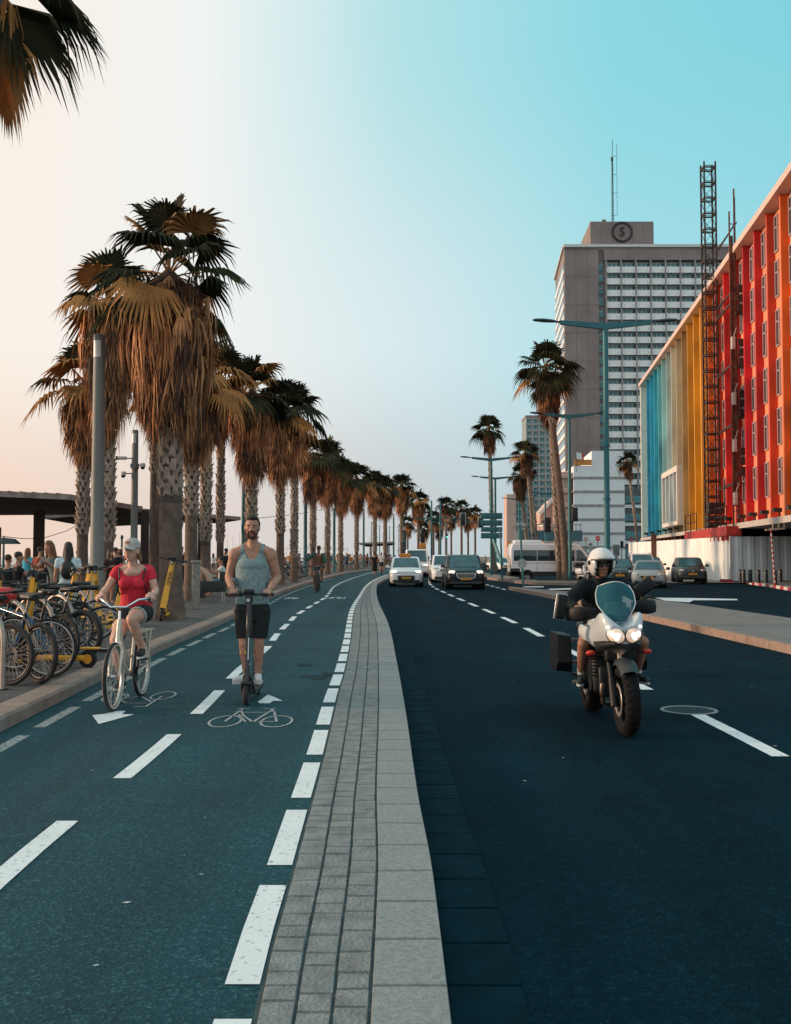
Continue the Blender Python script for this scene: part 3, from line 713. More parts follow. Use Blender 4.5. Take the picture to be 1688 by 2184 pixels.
g = MB(); g.hexa([V((0, 0, 0)), V((3.4, 0, 0)), V((3.4, 14, 0)), V((0, 14, 0)), V((0, 0, 11.5)), V((3.4, 0, 15.5)), V((3.4, 14, 15.5)), V((0, 14, 11.5))]); g.build('wall', PINK, h_)
g = MB(); g.bar((-.2, -.2, 11.9), (3.6, -.2, 15.9), 1.0, .8); g.build('parapet', PLAST, h_)
g = MB(); g.box((1.5, -.06, 9.5), (2.0, .12, 1.6)); g.build('window', GLASSD, h_)
h2 = thing('pink_house', 'small dull pink annex lower and nearer than the sloping house', 'house', (33.2, 222, -.2))
g = MB(); g.box((2.3, 4, 4.3), (4.6, 8, 8.6)); g.build('wall', PINKD, h2)
g = MB(); g.box((2.3, 4, 8.8), (4.9, 8.3, .5)); g.build('parapet', PLAST, h2)
g = MB(); g.box((3.3, -.06, 3), (1.6, .14, 2.2)); g.build('window', GLASSD, h2)
ov = thing('road_overpass', 'teal overpass deck with railing crossing behind the white minibus', 'bridge', (27, 205, -.2))
g = MB(); g.box((5, 3, 6.0), (13, 6, 2.2)); g.build('deck', M('overpass_teal', (.06, .13, .15), .7), ov)
g = MB()
for k in range(14): g.box((-1.2 + k * .95, .2, 7.7), (.12, .1, 1.2))
g.box((5, .2, 8.3), (13, .12, .15)); g.build('railing', CONC, ov)
g = MB(); g.box((2, 3, 2.4), (2, 3, 4.9)); g.box((9, 3, 2.4), (2, 3, 4.9)); g.build('pier', M('overpass_pier', (.10, .14, .15), .8), ov)

# ---- coloured building with fins
FX = lambda y: 14.07 + .125 * y
FA, FB = 46.0, 114.0
Z0, Z1 = 3.65, 21.1
cb = thing('finned_building', 'long building with tall rainbow coloured fins running from red to blue', 'building', (0, 0, 0))
nrm = V((-1, .125, 0)).normalized()
def fq(y, off, z): return V((FX(y), y, z)) + nrm * off
def slabm(mb, y0, y1, o0, o1, z0, z1, mi=0):
    mb.hexa([fq(y0, o1, z0), fq(y1, o1, z0), fq(y1, o0, z0), fq(y0, o0, z0), fq(y0, o1, z1), fq(y1, o1, z1), fq(y1, o0, z1), fq(y0, o0, z1)], mi)
def facade_mat(name, c, c2): return M(name, c, .55, var=.0, scale=.22, sub=c2, detail=2, coat=.05)
sal = facade_mat('salmon_panel', (.74, .27, .15), (.80, .33, .19)); ora = facade_mat('orange_panel', (.78, .36, .12), (.84, .42, .16))
WALLS = [(46, 74.4, sal), (74.4, 93, M('ochre_panel', (.62, .36, .08), .6)), (93, 102, M('pale_panel', (.50, .50, .46), .6)), (102, 114, M('teal_panel', (.16, .48, .54), .6))]
for a, b_, m_ in WALLS:
    g = MB(); slabm(g, a, b_, -.55, -6, Z0 + .01, Z1); g.build('wall', m_, cb)
cols = {50: '#c4700c', 53: '#d05a10', 56: '#c93a10', 59: '#c21a12', 62: '#cf1420', 65: '#a3121a', 68: '#d01a1c', 71: '#b3340f', 74: '#c05c12', 77: '#c98a12', 80: '#c98d16', 83: '#b98422', 86: '#a08a62', 89: '#9c9c8c', 92: '#a5b0aa', 95: '#9db5b3', 98: '#7fb4b8', 101: '#57aab8', 104: '#2f9db5', 107: '#2592b4', 110: '#2a86ad', 47: '#c9800f'}
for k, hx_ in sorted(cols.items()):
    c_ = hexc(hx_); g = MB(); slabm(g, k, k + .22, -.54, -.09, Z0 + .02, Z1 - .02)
    g.build('fin', M('fin_%d' % k, c_, .5, var=.34, scale=.3, bump=.15, bscale=2, detail=5), cb)  # large noise blotches imitate soft palm shadows in the fin colour
g = MB(); slabm(g, FA, FB + .4, .25, -6, Z1, Z1 + .42); g.build('roof_slab', M('roof_slab_cream', (.62, .47, .42), .7, var=.08), cb)
g = MB(); slabm(g, FA, 72, .3, -6, Z0 - .35, Z0); slabm(g, 72.01, FB + .4, .22, -6, Z0 - .3, Z0); g.build('base_slab', M('base_slab_grey', (.46, .43, .41), .8, var=.15), cb)
g = MB(); slabm(g, 64, FB, -1.6, -6, -.1, Z0 - .36); slabm(g, FA, 63.99, -5.9, -6.4, -.1, Z0 - .36); g.build('ground_floor', M('undercroft_shade', (.015, .014, .015), .9), cb)  # near-black block paints in the shade of the open ground floor
g = MB(); slabm(g, FB - .35, FB + .4, -5, .1, Z0 + .01, Z1 - .01); g.build('end_wall', M('pale_end_fin', (.56, .55, .53), .7), cb)
g = MB()
for y in fr(66.5, 112, 6.5):
    g = MB(); g.cyl(fq(y, -.4, 0), fq(y, -.4, Z0 - .36), .16, n=8); g.build('column', DKMETAL, cb)
for y in fr(73, 112, 2.4):
    g = MB(); g.box(fq(y, -.1, 3.05), (.12, .12, .5)); g.build('prop', M('red_oxide_prop', (.30, .05, .03), .7), cb)
# windows: tall pairs between the nearer fins
wf = MB(); gl = MB()
fd = V((.125, 1, 0)).normalized()
ww = .62; wh = 2.0
def qbox(mb, c, w, dd, h, mi=0):
    c = V(c); a = fd * (w / 2); b_ = nrm * (dd / 2); z = V((0, 0, h / 2))
    mb.hexa([c - a + b_ - z, c + a + b_ - z, c + a - b_ - z, c - a - b_ - z, c - a + b_ + z, c + a + b_ + z, c + a - b_ + z, c - a - b_ + z], mi)
wmsh = MB()
for z in (-wh / 2, 0.35, wh / 2): qbox(wmsh, (0, 0, z), ww + .07, .1, .07)
for s_ in (-ww / 2, ww / 2): qbox(wmsh, fd * s_, .07, .1, wh)
wfm = wmsh.mesh('window', M('facade_window_frame', (.46, .40, .42), .5))
gm = MB(); qbox(gm, (0, 0, 0), ww - .02, .06, wh - .02); gme = gm.mesh('pane', M('facade_glass', (.03, .05, .06), .05, spec=1.0, var=.3))
for k in (47, 50, 53, 56, 59, 62, 65, 68, 71):
    for r in range(6):
        z = Z0 + 2.4 + r * 2.78
        if r == 5: z -= .2
        o = link('window', wfm, cb, fq(k + 2.52, -.50, z)); link('pane', gme, o)
# bay window on the far third
g = MB(); BY0, BY1 = 86.6, 96.0
slabm(g, BY0, BY1, .35, -.6, 4.3, 4.65); slabm(g, BY0, BY1, .35, -.6, 9.0, 9.5); 
for q in (BY0, BY1 - .4): slabm(g, q, q + .4, .35, -.6, 4.66, 8.99)
for q in (.25, .5, .75): slabm(g, BY0 + (BY1 - BY0) * q - .12, BY0 + (BY1 - BY0) * q + .12, .32, -.1, 4.66, 8.99)
bw = g.build('bay_window', M('bay_frame_white', (.66, .62, .58), .6), cb)
g = MB(); slabm(g, BY0 + .41, BY1 - .41, .16, -.05, 4.66, 8.99); g.build('pane', M('bay_glass', (.16, .27, .33), .04, spec=1.0, var=.4, scale=.5), bw)
# floodlights on the ledge
for y in (50.5, 53.4, 56.2, 59, 62, 66, 88, 91.5, 95, 99, 104, 109):
    g = MB(); c = fq(y, .12, Z0 + .16); g.box(c, (.08, .08, .3)); g.box(c + V((-.15, -.05, .22)), (.42, .34, .22)); g.build('floodlight', BLACK, cb)
g = MB(); g.box((29.0, 62.0, Z1 + 2.0), (1.9, 2.4, 3.2)); g.box((31.6, 62.0, Z1 + 2.0), (1.9, 2.4, 3.2))
g.build('roof_tank', M('roof_plant_grey', (.10, .10, .105), .8), cb)

# ---- construction climber mast, second hoist, platform
RUST = M('rusty_scaffold_steel', (.13, .055, .035), .75, .2, var=.5, scale=2)
MAST = M('mast_steel_dark', (.045, .028, .025), .6, .4, var=.4, scale=2)
mp = V((22.33, 70.0, 0))
ms = thing('climber_mast', 'tall square lattice climbing mast rising in front of the red fins', 'construction mast', mp)
g = MB(); w = .40; top = 29.6
for a, b_ in ((-w, -w), (w, -w), (w, w), (-w, w)): g.bar((a, b_, 1.2), (a, b_, top), .10)
k = 0; z = 1.2
while z < top:
    for (a, b_), (c_, d_) in (((-w, -w), (w, -w)), ((w, -w), (w, w)), ((w, w), (-w, w)), ((-w, w), (-w, -w))):
        g.bar((a, b_, z), (c_, d_, z), .09); g.bar((a, b_, z + .12), (c_, d_, z + .12), .04)
        if z + 1.1 > top: continue
        if k % 2: g.bar((a, b_, z + .1), (c_, d_, z + 1.1), .03)
        else: g.bar((c_, d_, z + .1), (a, b_, z + 1.1), .03)
    z += 1.12; k += 1
g.build('lattice', MAST, ms)
g = MB()
for z in (6.2, 10.1, 14.1, 18.2, 23.0, 25.9 - 7): 
    g = MB(); g.bar((w, -.3, z), (-.3, -6.2, z + .1), .08); g.bar((w, -.1, z + .15), (-.2, -6.3, z + .2), .06); g.build('tie_arm', MAST, ms)
REDM = M('red_platform_paint', (.42, .025, .015), .55, var=.3, scale=2)
pf_ = thing('work_platform', 'red mast climbing platform with railings and a black drive unit above the hoarding', 'platform', mp)
pf_.location = (0, 0, 0)
g = MB(); slabm(g, 62.6, 78.6, .12, 1.05, 2.85, 3.45)
for y in fr(63, 78, 1.2): slabm(g, y, y + .3, .5, 1.0, 2.55, 2.84)
g.build('deck', REDM, pf_)
g = MB()
for y in (62.8, 64.6, 66.5, 73.5, 76, 78.4): g.bar(fq(y, 1.0, 3.46), fq(y, 1.0, 4.75), .06)
for z in (4.1, 4.72): g.bar(fq(62.8, 1.0, z), fq(66.5, 1.0, z), .05); g.bar(fq(73.5, 1.0, z), fq(78.4, 1.0, z), .05)
g.build('railing', MAST, pf_)
g = MB()
for z in (3.75, 4.2, 4.7, 5.1): g.rbox(mp + V((0, -.62, z)), (1.15 + .15 * (z < 4.6), .6, .38), .05)
g.build('drive_unit', M('drive_unit_black', (.015, .013, .013), .6), pf_)
ho = thing('material_hoist', 'rusty second hoist mast with dark landing gates fixed to the red facade', 'hoist', (21.75, 63.4, 0))
g = MB()
for a, b_, tp in ((-.2, 0, 23.8), (.12, 0, 25.3), (.22, .2, 24.8)): g.bar((a, b_, 1.4), (a, b_, tp), .085)
for z in fr(3, 23, 1.4): g.bar((-.2, 0, z), (.2, .1, z), .05)
g.build('poles', RUST, ho)
g = MB(); g.box((-.06, .12, 13.5), (.24, .05, 17.5)); g.build('guide_panel', RUST, ho)
for z in (6.2, 9.9, 13.2, 16.7):
    g = MB(); g.box((.62, .35, z + .6), (.75, .9, .12)); 
    for q in range(3): g.box((.62, -.1, z + .8 + q * .62), (.75, .08, .5))
    g.build('landing_gate', BLACK, ho)
for z in (5.2, 8.6, 11.6, 15.2):
    g = MB(); g.rbox((-.12, -.15, z), (.24, .25, .8), .03); g.bar((-.1, -.2, z + .4), (.1, -.2, z + 1.0), .05); g.build('control_box', M('pale_box', (.45, .42, .40), .6), ho)

# ---- white corrugated hoarding
ha, hb = V((21.1, 62.8)), V((24.8, 106))
hd = thing('hoarding_fence', 'white corrugated steel hoarding round the foot of the coloured building', 'fence', (0, 0, 0))
FENC = M('white_corrugated_steel', (.80, .83, .83), .5, var=.10, scale=.7)
def corr(mb, a, b_, za, zb, h0, h1, step=.25, dep=.05):
    L = (b_ - a).length; n = int(L / step); d = (b_ - a) / L; nr = V((d.y, -d.x)); pts = []
    for i in range(n):
        o = (0, dep, dep, 0)[i % 4] if step < .3 else (dep if i % 2 else 0)
        for q in ((i + .15) / n, (i + .85) / n):
            p = a + d * (L * q) + nr * o; t_ = q; pts.append((p.x, p.y, za + (zb - za) * t_, h0 + (h1 - h0) * t_))
    vs = [(x, y, z) for x, y, z, h in pts] + [(x, y, h) for x, y, z, h in pts]; k = len(pts)
    mb.add(vs, [(i, i + 1, k + i + 1, k + i) for i in range(k - 1)], False)
g = MB(); corr(g, ha, hb, -.1, -.1, 2.8, 3.0); g.build('long_side', FENC, hd)
g = MB(); corr(g, ha, V((36, 62.6)), .0, .0, 2.8, 2.8, .38, .06); g.build('street_side', FENC, hd)
g = MB(); g.box((ha.x, ha.y - .06, 1.4), (.12, .12, 2.86)); g.build('corner_post', MULL, hd)
g = MB(); p = ha.lerp(hb, .62); g.box((p.x - .15, p.y, 2.0), (.45, .2, 3.1)); tag(g.build('brown_post', M('brown_timber', (.16, .07, .04), .8)), 'brown timber post rising through the middle of the white hoarding', 'post')
# ================================================================== palms
FROND = M('palm_frond_green', (.030, .032, .014), .75, var=.5, scale=1.5, spec=.12)
FRONDB = M('palm_frond_drying', (.36, .165, .055), .75, var=.4, scale=1.5, spec=.15)
DEAD = M('dead_palm_thatch', (.33, .135, .052), .85, var=.55, scale=2.2)
DEAD3 = M('dead_palm_thatch_sunlit', (.62, .28, .12), .85, var=.4, scale=3)  # sunlit strands, painted as a brighter thatch colour
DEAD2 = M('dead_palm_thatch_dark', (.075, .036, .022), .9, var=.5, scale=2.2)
TRUNK = M('palm_trunk_fibre', (.135, .095, .073), .9, var=.35, scale=5, bump=.8, bscale=30)
TRUNKD = M('palm_trunk_upper', (.075, .055, .045), .9, var=.4, scale=6)
BOOT = M('palm_leaf_base', (.36, .28, .22), .85, var=.4, scale=4)
def fan(mb, hub, d, pet, Rr, nseg, rng, droop, mi=0, span=112, pw=.03, pmi=None):
    d = V(d).normalized(); pts = []
    for k in range(5):
        t = k / 4; pts.append(V(hub) + d * (pet * t) - UP * (droop * .22 * pet * t * t))
    ax = (pts[-1] - pts[-2]).normalized()
    mb.tube(pts, [pw, pw * .8, pw * .65, pw * .55, pw * .45], 4, mi=mi if pmi is None else pmi, caps=False)
    p = pts[-1]; b = ax.cross(UP)
    if b.length < .1: b = V((math.cos(rng.random() * 6), math.sin(rng.random() * 6), 0))
    b.normalize(); n = b.cross(ax); tw = rng.uniform(-.5, .5)
    b, n = b * math.cos(tw) + n * math.sin(tw), n * math.cos(tw) - b * math.sin(tw)
    ring = []; mid = []; S = R(span); cup = rng.uniform(.12, .38)
    for i in range(nseg + 1):
        ph = -S + 2 * S * i / nseg; q = ax * math.cos(ph) + b * math.sin(ph)
        r = Rr * .55 * (.72 + .28 * math.cos(ph * .7))
        z = (1 if i % 2 else -1) * Rr * .022
        ring.append(p + q * r + n * (z + cup * r * abs(math.sin(ph)) ** 1.5) - UP * (droop * .16 * r))
    o = [p] + ring; fs = [(0, i + 1, i + 2) for i in range(nseg)]; base = nseg + 2
    for i in range(nseg):
        ph = -S + 2 * S * (i + .5) / nseg; q = ax * math.cos(ph) + b * math.sin(ph)
        rr = Rr * (.72 + .28 * math.cos(ph * .7)) * rng.uniform(.86, 1.08)
        c = p + q * (rr * .80) + n * (cup * rr * .6 * abs(math.sin(ph)) ** 1.5) - UP * (droop * rr * .30); wv = (ring[i + 1] - ring[i]) * .28
        tip = p + q * rr * .97 + n * (cup * rr * .5 * abs(math.sin(ph))) - UP * (droop * rr * rng.uniform(.45, .75)) + b * rng.uniform(-.04, .04)
        o += [c - wv, c + wv, tip]; k = base + 3 * i
        fs += [(1 + i, 2 + i, k + 1, k), (k, k + 1, k + 2)]
    mb.add(o, fs, False, mi)
def thatch(mb, top, h, r0, rng, nst, mi, flare):
    """one hanging dead fan: narrow strips falling beside the trunk"""
    a = rng.random() * 6.283; o = V((math.cos(a), math.sin(a), 0)); tn = V((-o.y, o.x, 0))
    p = V(top) + o * r0 * .5; q0 = V(top) + o * r0 - UP * (h * .12)
    for k in range(nst):
        u = (k / max(1, nst - 1) - .5); L = h * rng.uniform(.7, 1.1)
        s = tn * (u * flare) + tn * rng.uniform(-.08, .08); j = rng.uniform(-.16, .16)
        pts = [p, q0 + s * .35 - UP * L * .12 + o * j * .5, q0 + s * .75 - UP * L * .5 + o * j, q0 + s * 1.05 - UP * L + o * (j * 1.4 - r0 * .12) + tn * rng.uniform(-.16, .16)]
        w = rng.uniform(.010, .024); wd = tn * w + o * rng.uniform(-.6, .6) * w
        v = [pts[0] - wd * .4, pts[0] + wd * .4, pts[1] - wd, pts[1] + wd, pts[2] - wd * .9, pts[2] + wd * .9, pts[3]]
        mb.add(v, [(0, 1, 3, 2), (2, 3, 5, 4), (4, 5, 6)], False, mi)
def palm(label, x, y, hub, lean=(0, 0), tr=.24, skirt=2.6, sr=1.0, Rl=1.15, nl=22, ns=24, seed=1, base=.12, smooth=.3, bots=1.0, dens=1.0, dead_top=.0, group='palms lining the promenade', pet=1.0, updir=.25, name='palm_tree', dark=False):
    rng = random.Random(seed); t = thing(name, label, 'palm', (x, y, base), 0, group)
    H = hub - base; lx, ly = lean
    cx = lambda z: V((lx * (z / H) ** 1.3, ly * (z / H) ** 1.3, z))
    g = MB(); n = 18; hs = [H * k / n for k in range(n + 1)]
    rr = [tr * (1.35 if k == 0 else 1.12 if k == 1 else 1.0) * (1 - .22 * k / n) * rng.uniform(.97, 1.03) for k in range(n + 1)]
    ks = max(1, min(n - 1, int(round(smooth * n))))
    g.tube([cx(h) for h in hs[:ks + 1]], rr[:ks + 1], 12, mi=0, caps=False); g.tube([cx(h) for h in hs[ks:]], rr[ks:], 12, mi=2)
    if smooth < 1:
        zb = H * smooth; zt = H - skirt * .75; rows = max(3, int((zt - zb) / .17)); per = 7
        for r in range(rows):
            z = zb + (zt - zb) * r / rows
            for k in range(per):
                if rng.random() > bots: continue
                a = 2 * math.pi * (k + .5 * (r % 2)) / per + rng.uniform(-.15, .15); o = V((math.cos(a), math.sin(a), 0)); tn = V((-o.y, o.x, 0))
                rad = tr * (1 - .22 * z / H); c = cx(z) + o * rad * .93; hh = rng.uniform(.16, .28); st = rng.uniform(.04, .13)
                w = rad * .42; e = c + UP * hh + o * st + tn * rng.uniform(-.05, .05)
                g.add([c - tn * w - UP * .05, c + tn * w - UP * .05, e + tn * w * .45, e - tn * w * .45, c + UP * hh * .7 - o * .02], [(0, 1, 2, 3), (3, 2, 4), (0, 3, 4), (1, 4, 2)], False, 1)
    g.build('trunk', [TRUNK, BOOT, TRUNKD], t)
    top = cx(H)
    if skirt > .3:
        g = MB(); K = int(95 * dens * skirt / 2.4)
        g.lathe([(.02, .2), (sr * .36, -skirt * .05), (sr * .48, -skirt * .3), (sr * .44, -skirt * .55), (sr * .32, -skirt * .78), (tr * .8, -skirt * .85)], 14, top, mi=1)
        for k in range(K):
            u = (k + rng.random()) / K; z = -skirt * (u ** 1.05) * .74
            prof = sr * (.30 + .70 * math.sin(math.pi * min(1, .18 + u * .75)) ** .8) * (1.0 - .42 * u)
            c = cx(H + z) if H + z > 0 else top; hl = min(skirt * .5, rng.uniform(.8, 1.45) * skirt / 2.6)
            thatch(g, c, hl * (1 if rng.random() < .8 else .55), prof * rng.uniform(.66, 1.12), rng, 13, rng.choice((0, 0, 1, 1, 2)), .5 * sr)
        for k in range(int(K * .16)):       # broken fans still standing out of the thatch
            a = rng.random() * 6.283; u = rng.random(); c = cx(H - skirt * .62 * u); d = V((math.cos(a), math.sin(a), -.75 - .8 * u))
            fan(g, c, d, sr * .55, Rl * .62, 12, rng, 1.25, rng.choice((0, 2, 1)), span=70, pmi=1)
        g.build('dead_frond_skirt', [DEAD2, DEAD2, DEAD] if dark else [DEAD, DEAD2, DEAD3], t)  # dark: near-silhouette shade put into the thatch colours
    g = MB()
    nl = int(nl * .72)
    for k in range(nl):
        u = (k + .5) / nl; elv = R(86 - 96 * u ** .9 + rng.uniform(-10, 10)); a = k * 2.39996 + rng.uniform(-.3, .3)
        d = V((math.cos(a) * math.cos(elv), math.sin(a) * math.cos(elv), math.sin(elv)))
        dry = rng.random() < (dead_top + .55 * max(0, u - .72) / .28)
        fan(g, top + UP * (.15 - .3 * u), d, pet * rng.uniform(.75, 1.1), Rl * rng.uniform(.85, 1.12), ns, rng, rng.uniform(.35, .6) + .7 * u, 1 if dry else 0, pmi=1)
    g.build('crown', [FROND, FRONDB], t)
    return t
W = lambda px, s: (px - 844) / s
P = 2123.0
# kerbside row and the palms behind it, near to far: (label, px of the foot, px per metre, hub px y, skirt, skirt radius, trunk radius, ...)
pr = [
 ('largest palm with a huge shaggy brown skirt behind the woman cyclist', 366, 93.6, 588, dict(skirt=3.45, sr=1.10, tr=.265, Rl=1.12, nl=26, ns=32, smooth=.36, dens=1.7, lean=(-.12, 0), dead_top=.3, pet=1.15)),
 ('shaggy palm behind the nearest lamp column, its skirt touching the largest palm', 228, 68, 640, dict(skirt=4.0, sr=.85, tr=.22, Rl=1.15, nl=24, ns=26, smooth=.2, dens=1.5, dead_top=.35, lean=(.0, 0))),
 ('palm with low drooping fronds left of the nearest lamp column', 176, 62, 820, dict(skirt=2.6, sr=.8, tr=.2, Rl=1.15, nl=20, ns=24, smooth=.3, dead_top=.4)),
 ('palm with rough trunk just right of the largest palm', 408, 66, 800, dict(skirt=2.7, sr=1.0, tr=.22, Rl=1.05, nl=20, ns=24, smooth=.38, dens=1.2, dead_top=.35)),
 ('second rough trunked palm right of the largest palm', 439, 56, 812, dict(skirt=2.4, sr=.95, tr=.2, Rl=1.1, nl=20, ns=22, smooth=.25, dead_top=.3)),
 ('slim palm rising between the second pavilion roof and the lamp column', 470, 47, 812, dict(skirt=2.5, sr=.85, tr=.17, Rl=1.15, nl=20, ns=22, smooth=.22, dead_top=.3)),
 ('thin palm trunk close beside the left of the largest palm', 326, 52, 800, dict(skirt=2.4, sr=.9, tr=.15, Rl=1.0, nl=16, ns=18, smooth=.55, dead_top=.4)),
 ('smooth thin palm trunk touching the largest palm on its left', 337, 46, 830, dict(skirt=2.2, sr=.8, tr=.15, Rl=1.0, nl=16, ns=18, smooth=.75, dead_top=.4)),
 ('palm half hidden behind the right side of the largest palm', 379, 52, 830, dict(skirt=2.2, sr=.85, tr=.18, Rl=1.0, nl=16, ns=18, smooth=.3, dead_top=.4)),
 ('palm with a dark heavy skirt right behind the man on the scooter', 536, 50, 838, dict(skirt=3.5, sr=1.05, tr=.25, Rl=1.25, nl=24, ns=26, smooth=.12, dens=1.5, dead_top=.22)),
 ('palm with a long dark skirt next after the one behind the scooter rider', 598, 42.5, 880, dict(skirt=3.3, sr=.95, tr=.21, Rl=1.25, nl=22, ns=24, smooth=.3, dens=1.3, dead_top=.2)),
 ('palm behind the parked bicycles by the third kerbside lamp', 628, 38.5, 885, dict(skirt=3.1, sr=.9, tr=.19, Rl=1.4, nl=22, ns=24, smooth=.15, dens=1.3)),
 ('palm directly behind the bare chested cyclist', 668, 31, 975, dict(skirt=3.0, sr=1.0, tr=.21, Rl=1.4, nl=20, ns=20, smooth=.25)),
 ('palm just right of the bare chested cyclist', 699, 27, 980, dict(skirt=3.4, sr=1.05, tr=.20, Rl=1.5, nl=20, ns=20, smooth=.2)),
 ('palm over the far group of parked bicycles', 727, 23, 1010, dict(skirt=3.6, sr=1.1, tr=.22, Rl=1.5, nl=20, ns=18, smooth=.2)),
 ('palm behind the man in the long black coat', 761, 20, 1020, dict(skirt=3.6, sr=1.15, tr=.23, Rl=1.6, nl=20, ns=18, smooth=.2)),
 ('palm above the two walkers with their backs turned', 800, 17.5, 1032, dict(skirt=3.6, sr=1.35, tr=.25, Rl=1.6, nl=20, ns=16, smooth=.2)),
 ('palm paired with the taller one behind the white taxi', 822, 17, 1042, dict(skirt=3.6, sr=1.35, tr=.24, Rl=1.6, nl=20, ns=16, smooth=.2)),
 ('tall palm rising behind the roof of the white taxi', 857, 15.5, 1036, dict(skirt=3.8, sr=1.3, tr=.25, Rl=1.7, nl=20, ns=16, smooth=.3)),
 ('palm with a tufted crown above the white van', 893, 13.2, 1068, dict(skirt=3.3, sr=1.3, tr=.24, Rl=1.8, nl=20, ns=16, smooth=.4)),
]
sd_ = 3
for lab, px, s, hy_, kw in pr:
    sd_ += 7; Y = P / s; foot = at(px, 1187, Y); hub = at(px, hy_, Y).z
    palm(lab, foot.x, Y, hub, seed=sd_, **kw)
# far palms beyond the junction
fp = [(925, 10.5, 1105), (937, 9, 1120), (952, 11.5, 1078), (963, 9.5, 1102), (985, 11, 1085), (999, 9, 1108), (1014, 10, 1096), (905, 9, 1128), (870, 9, 1116)]
fl_lab = ['far small palm right of the white van', 'short far palm by the green traffic light', 'taller far palm left of the hanging signal', 'far palm under the signal arm', 'bushy far palm right of the hanging signal', 'small far palm near the blue sign boards', 'far palm touching the left edge of the sign boards', 'tiny far palm behind the amber street box', 'tiny far palm beside the dark totem']
for (px, s, hy_), lab in zip(fp, fl_lab):
    Y = P / s; sd_ += 5; palm(lab, at(px, 1187, Y).x, Y, at(px, hy_, Y).z, seed=sd_, base=-.2, skirt=2.6, sr=1.2, tr=.25, Rl=1.8, nl=18, ns=14, smooth=.6, dens=.6, group='far palms beyond the junction')
# right-hand palms
for lab, px, s, ptop, hy_, lx, kw in [
 ('tall leaning palm with a full crown on the corner pavement', 1208, 33, 1165, 792, 0, dict(skirt=2.5, sr=.95, tr=.25, Rl=1.4, nl=36, ns=26, smooth=.75, dens=1.0, updir=.3, pet=1.25)),
 ('thinner palm leaning close behind the tall leaning palm', 1194, 32.6, 1170, 830, 0, dict(skirt=2.4, sr=.8, tr=.19, Rl=1.0, nl=12, ns=20, smooth=.1)),
 ('slender tall palm behind the twin lamp and blue sign boards', 1052, 21, 1043, 918, 0, dict(skirt=2.2, sr=.75, tr=.2, Rl=1.25, nl=28, ns=20, smooth=.3)),
 ('palm with a full crown in front of the gridded tower', 1141, 16.5, 1122, 966, 0, dict(skirt=2.6, sr=1.0, tr=.2, Rl=1.5, nl=22, ns=18, smooth=.3)),
 ('lower palm leaning left of the gridded tower', 1128, 15.5, 1108, 1014, 0, dict(skirt=3.4, sr=1.1, tr=.25, Rl=1.2, nl=20, ns=18, smooth=.3)),
 ('small palm in front of the dark grey block', 1364, 14.3, 1338, 985, 0, dict(skirt=2.4, sr=.8, tr=.2, Rl=1.25, nl=22, ns=18, smooth=.4)),
 ('thin palm between the gridded tower and the pink house', 1150, 13.5, 1128, 1000, 0, dict(skirt=2.2, sr=.9, tr=.2, Rl=1.2, nl=14, ns=16, smooth=.4))]:
    Y = P / s; sd_ += 9; a = at(px, 1187, Y); h = at(ptop, hy_, Y); kw['lean'] = (h.x - a.x, 0)
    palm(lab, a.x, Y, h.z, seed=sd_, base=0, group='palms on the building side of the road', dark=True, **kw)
# nearest palm, only its fronds reach into the picture
t = thing('palm_tree', 'palm whose drooping fronds hang into the top corner of the sky', 'palm', (-6.95, 14.6, .12), 0, 'palms lining the promenade')
g = MB(); g.tube([(.85 * (k / 10) ** 1.5, 0, 9.9 * k / 10) for k in range(11)], [.3 - .009 * k for k in range(11)], 12, mi=0); g.build('trunk', [TRUNK, BOOT], t)
g = MB(); rn = random.Random(5); hub0 = V((.78, 0, 9.9))
for az, elv, pet, Rr, dr, mi in ((0, 8, .74, 1.2, 1.05, 0), (-12, -40, .42, 1.3, .85, 0), (24, -70, .6, 1.2, .5, 1), (170, 10, 1.1, 1.2, .8, 0), (90, 30, 1.1, 1.2, .8, 0), (-95, 35, 1.0, 1.2, .8, 0), (130, 50, 1.1, 1.2, .6, 0), (40, 62, 1.2, 1.2, .5, 0), (-50, 66, 1.1, 1.2, .5, 0), (-150, 0, 1.1, 1.2, 1, 1), (200, 50, 1.1, 1.2, .6, 0)):
    a = R(az); e_ = R(elv); fan(g, hub0, (math.cos(a) * math.cos(e_), math.sin(a) * math.cos(e_), math.sin(e_)), pet, Rr, 46, rn, dr, mi, pmi=1, span=78 if mi == 0 else 60)
for k in range(6):
    thatch(g, hub0, 1.5, .5, rn, 10, 1, .6)
g.build('crown', [FROND, FRONDB], t)
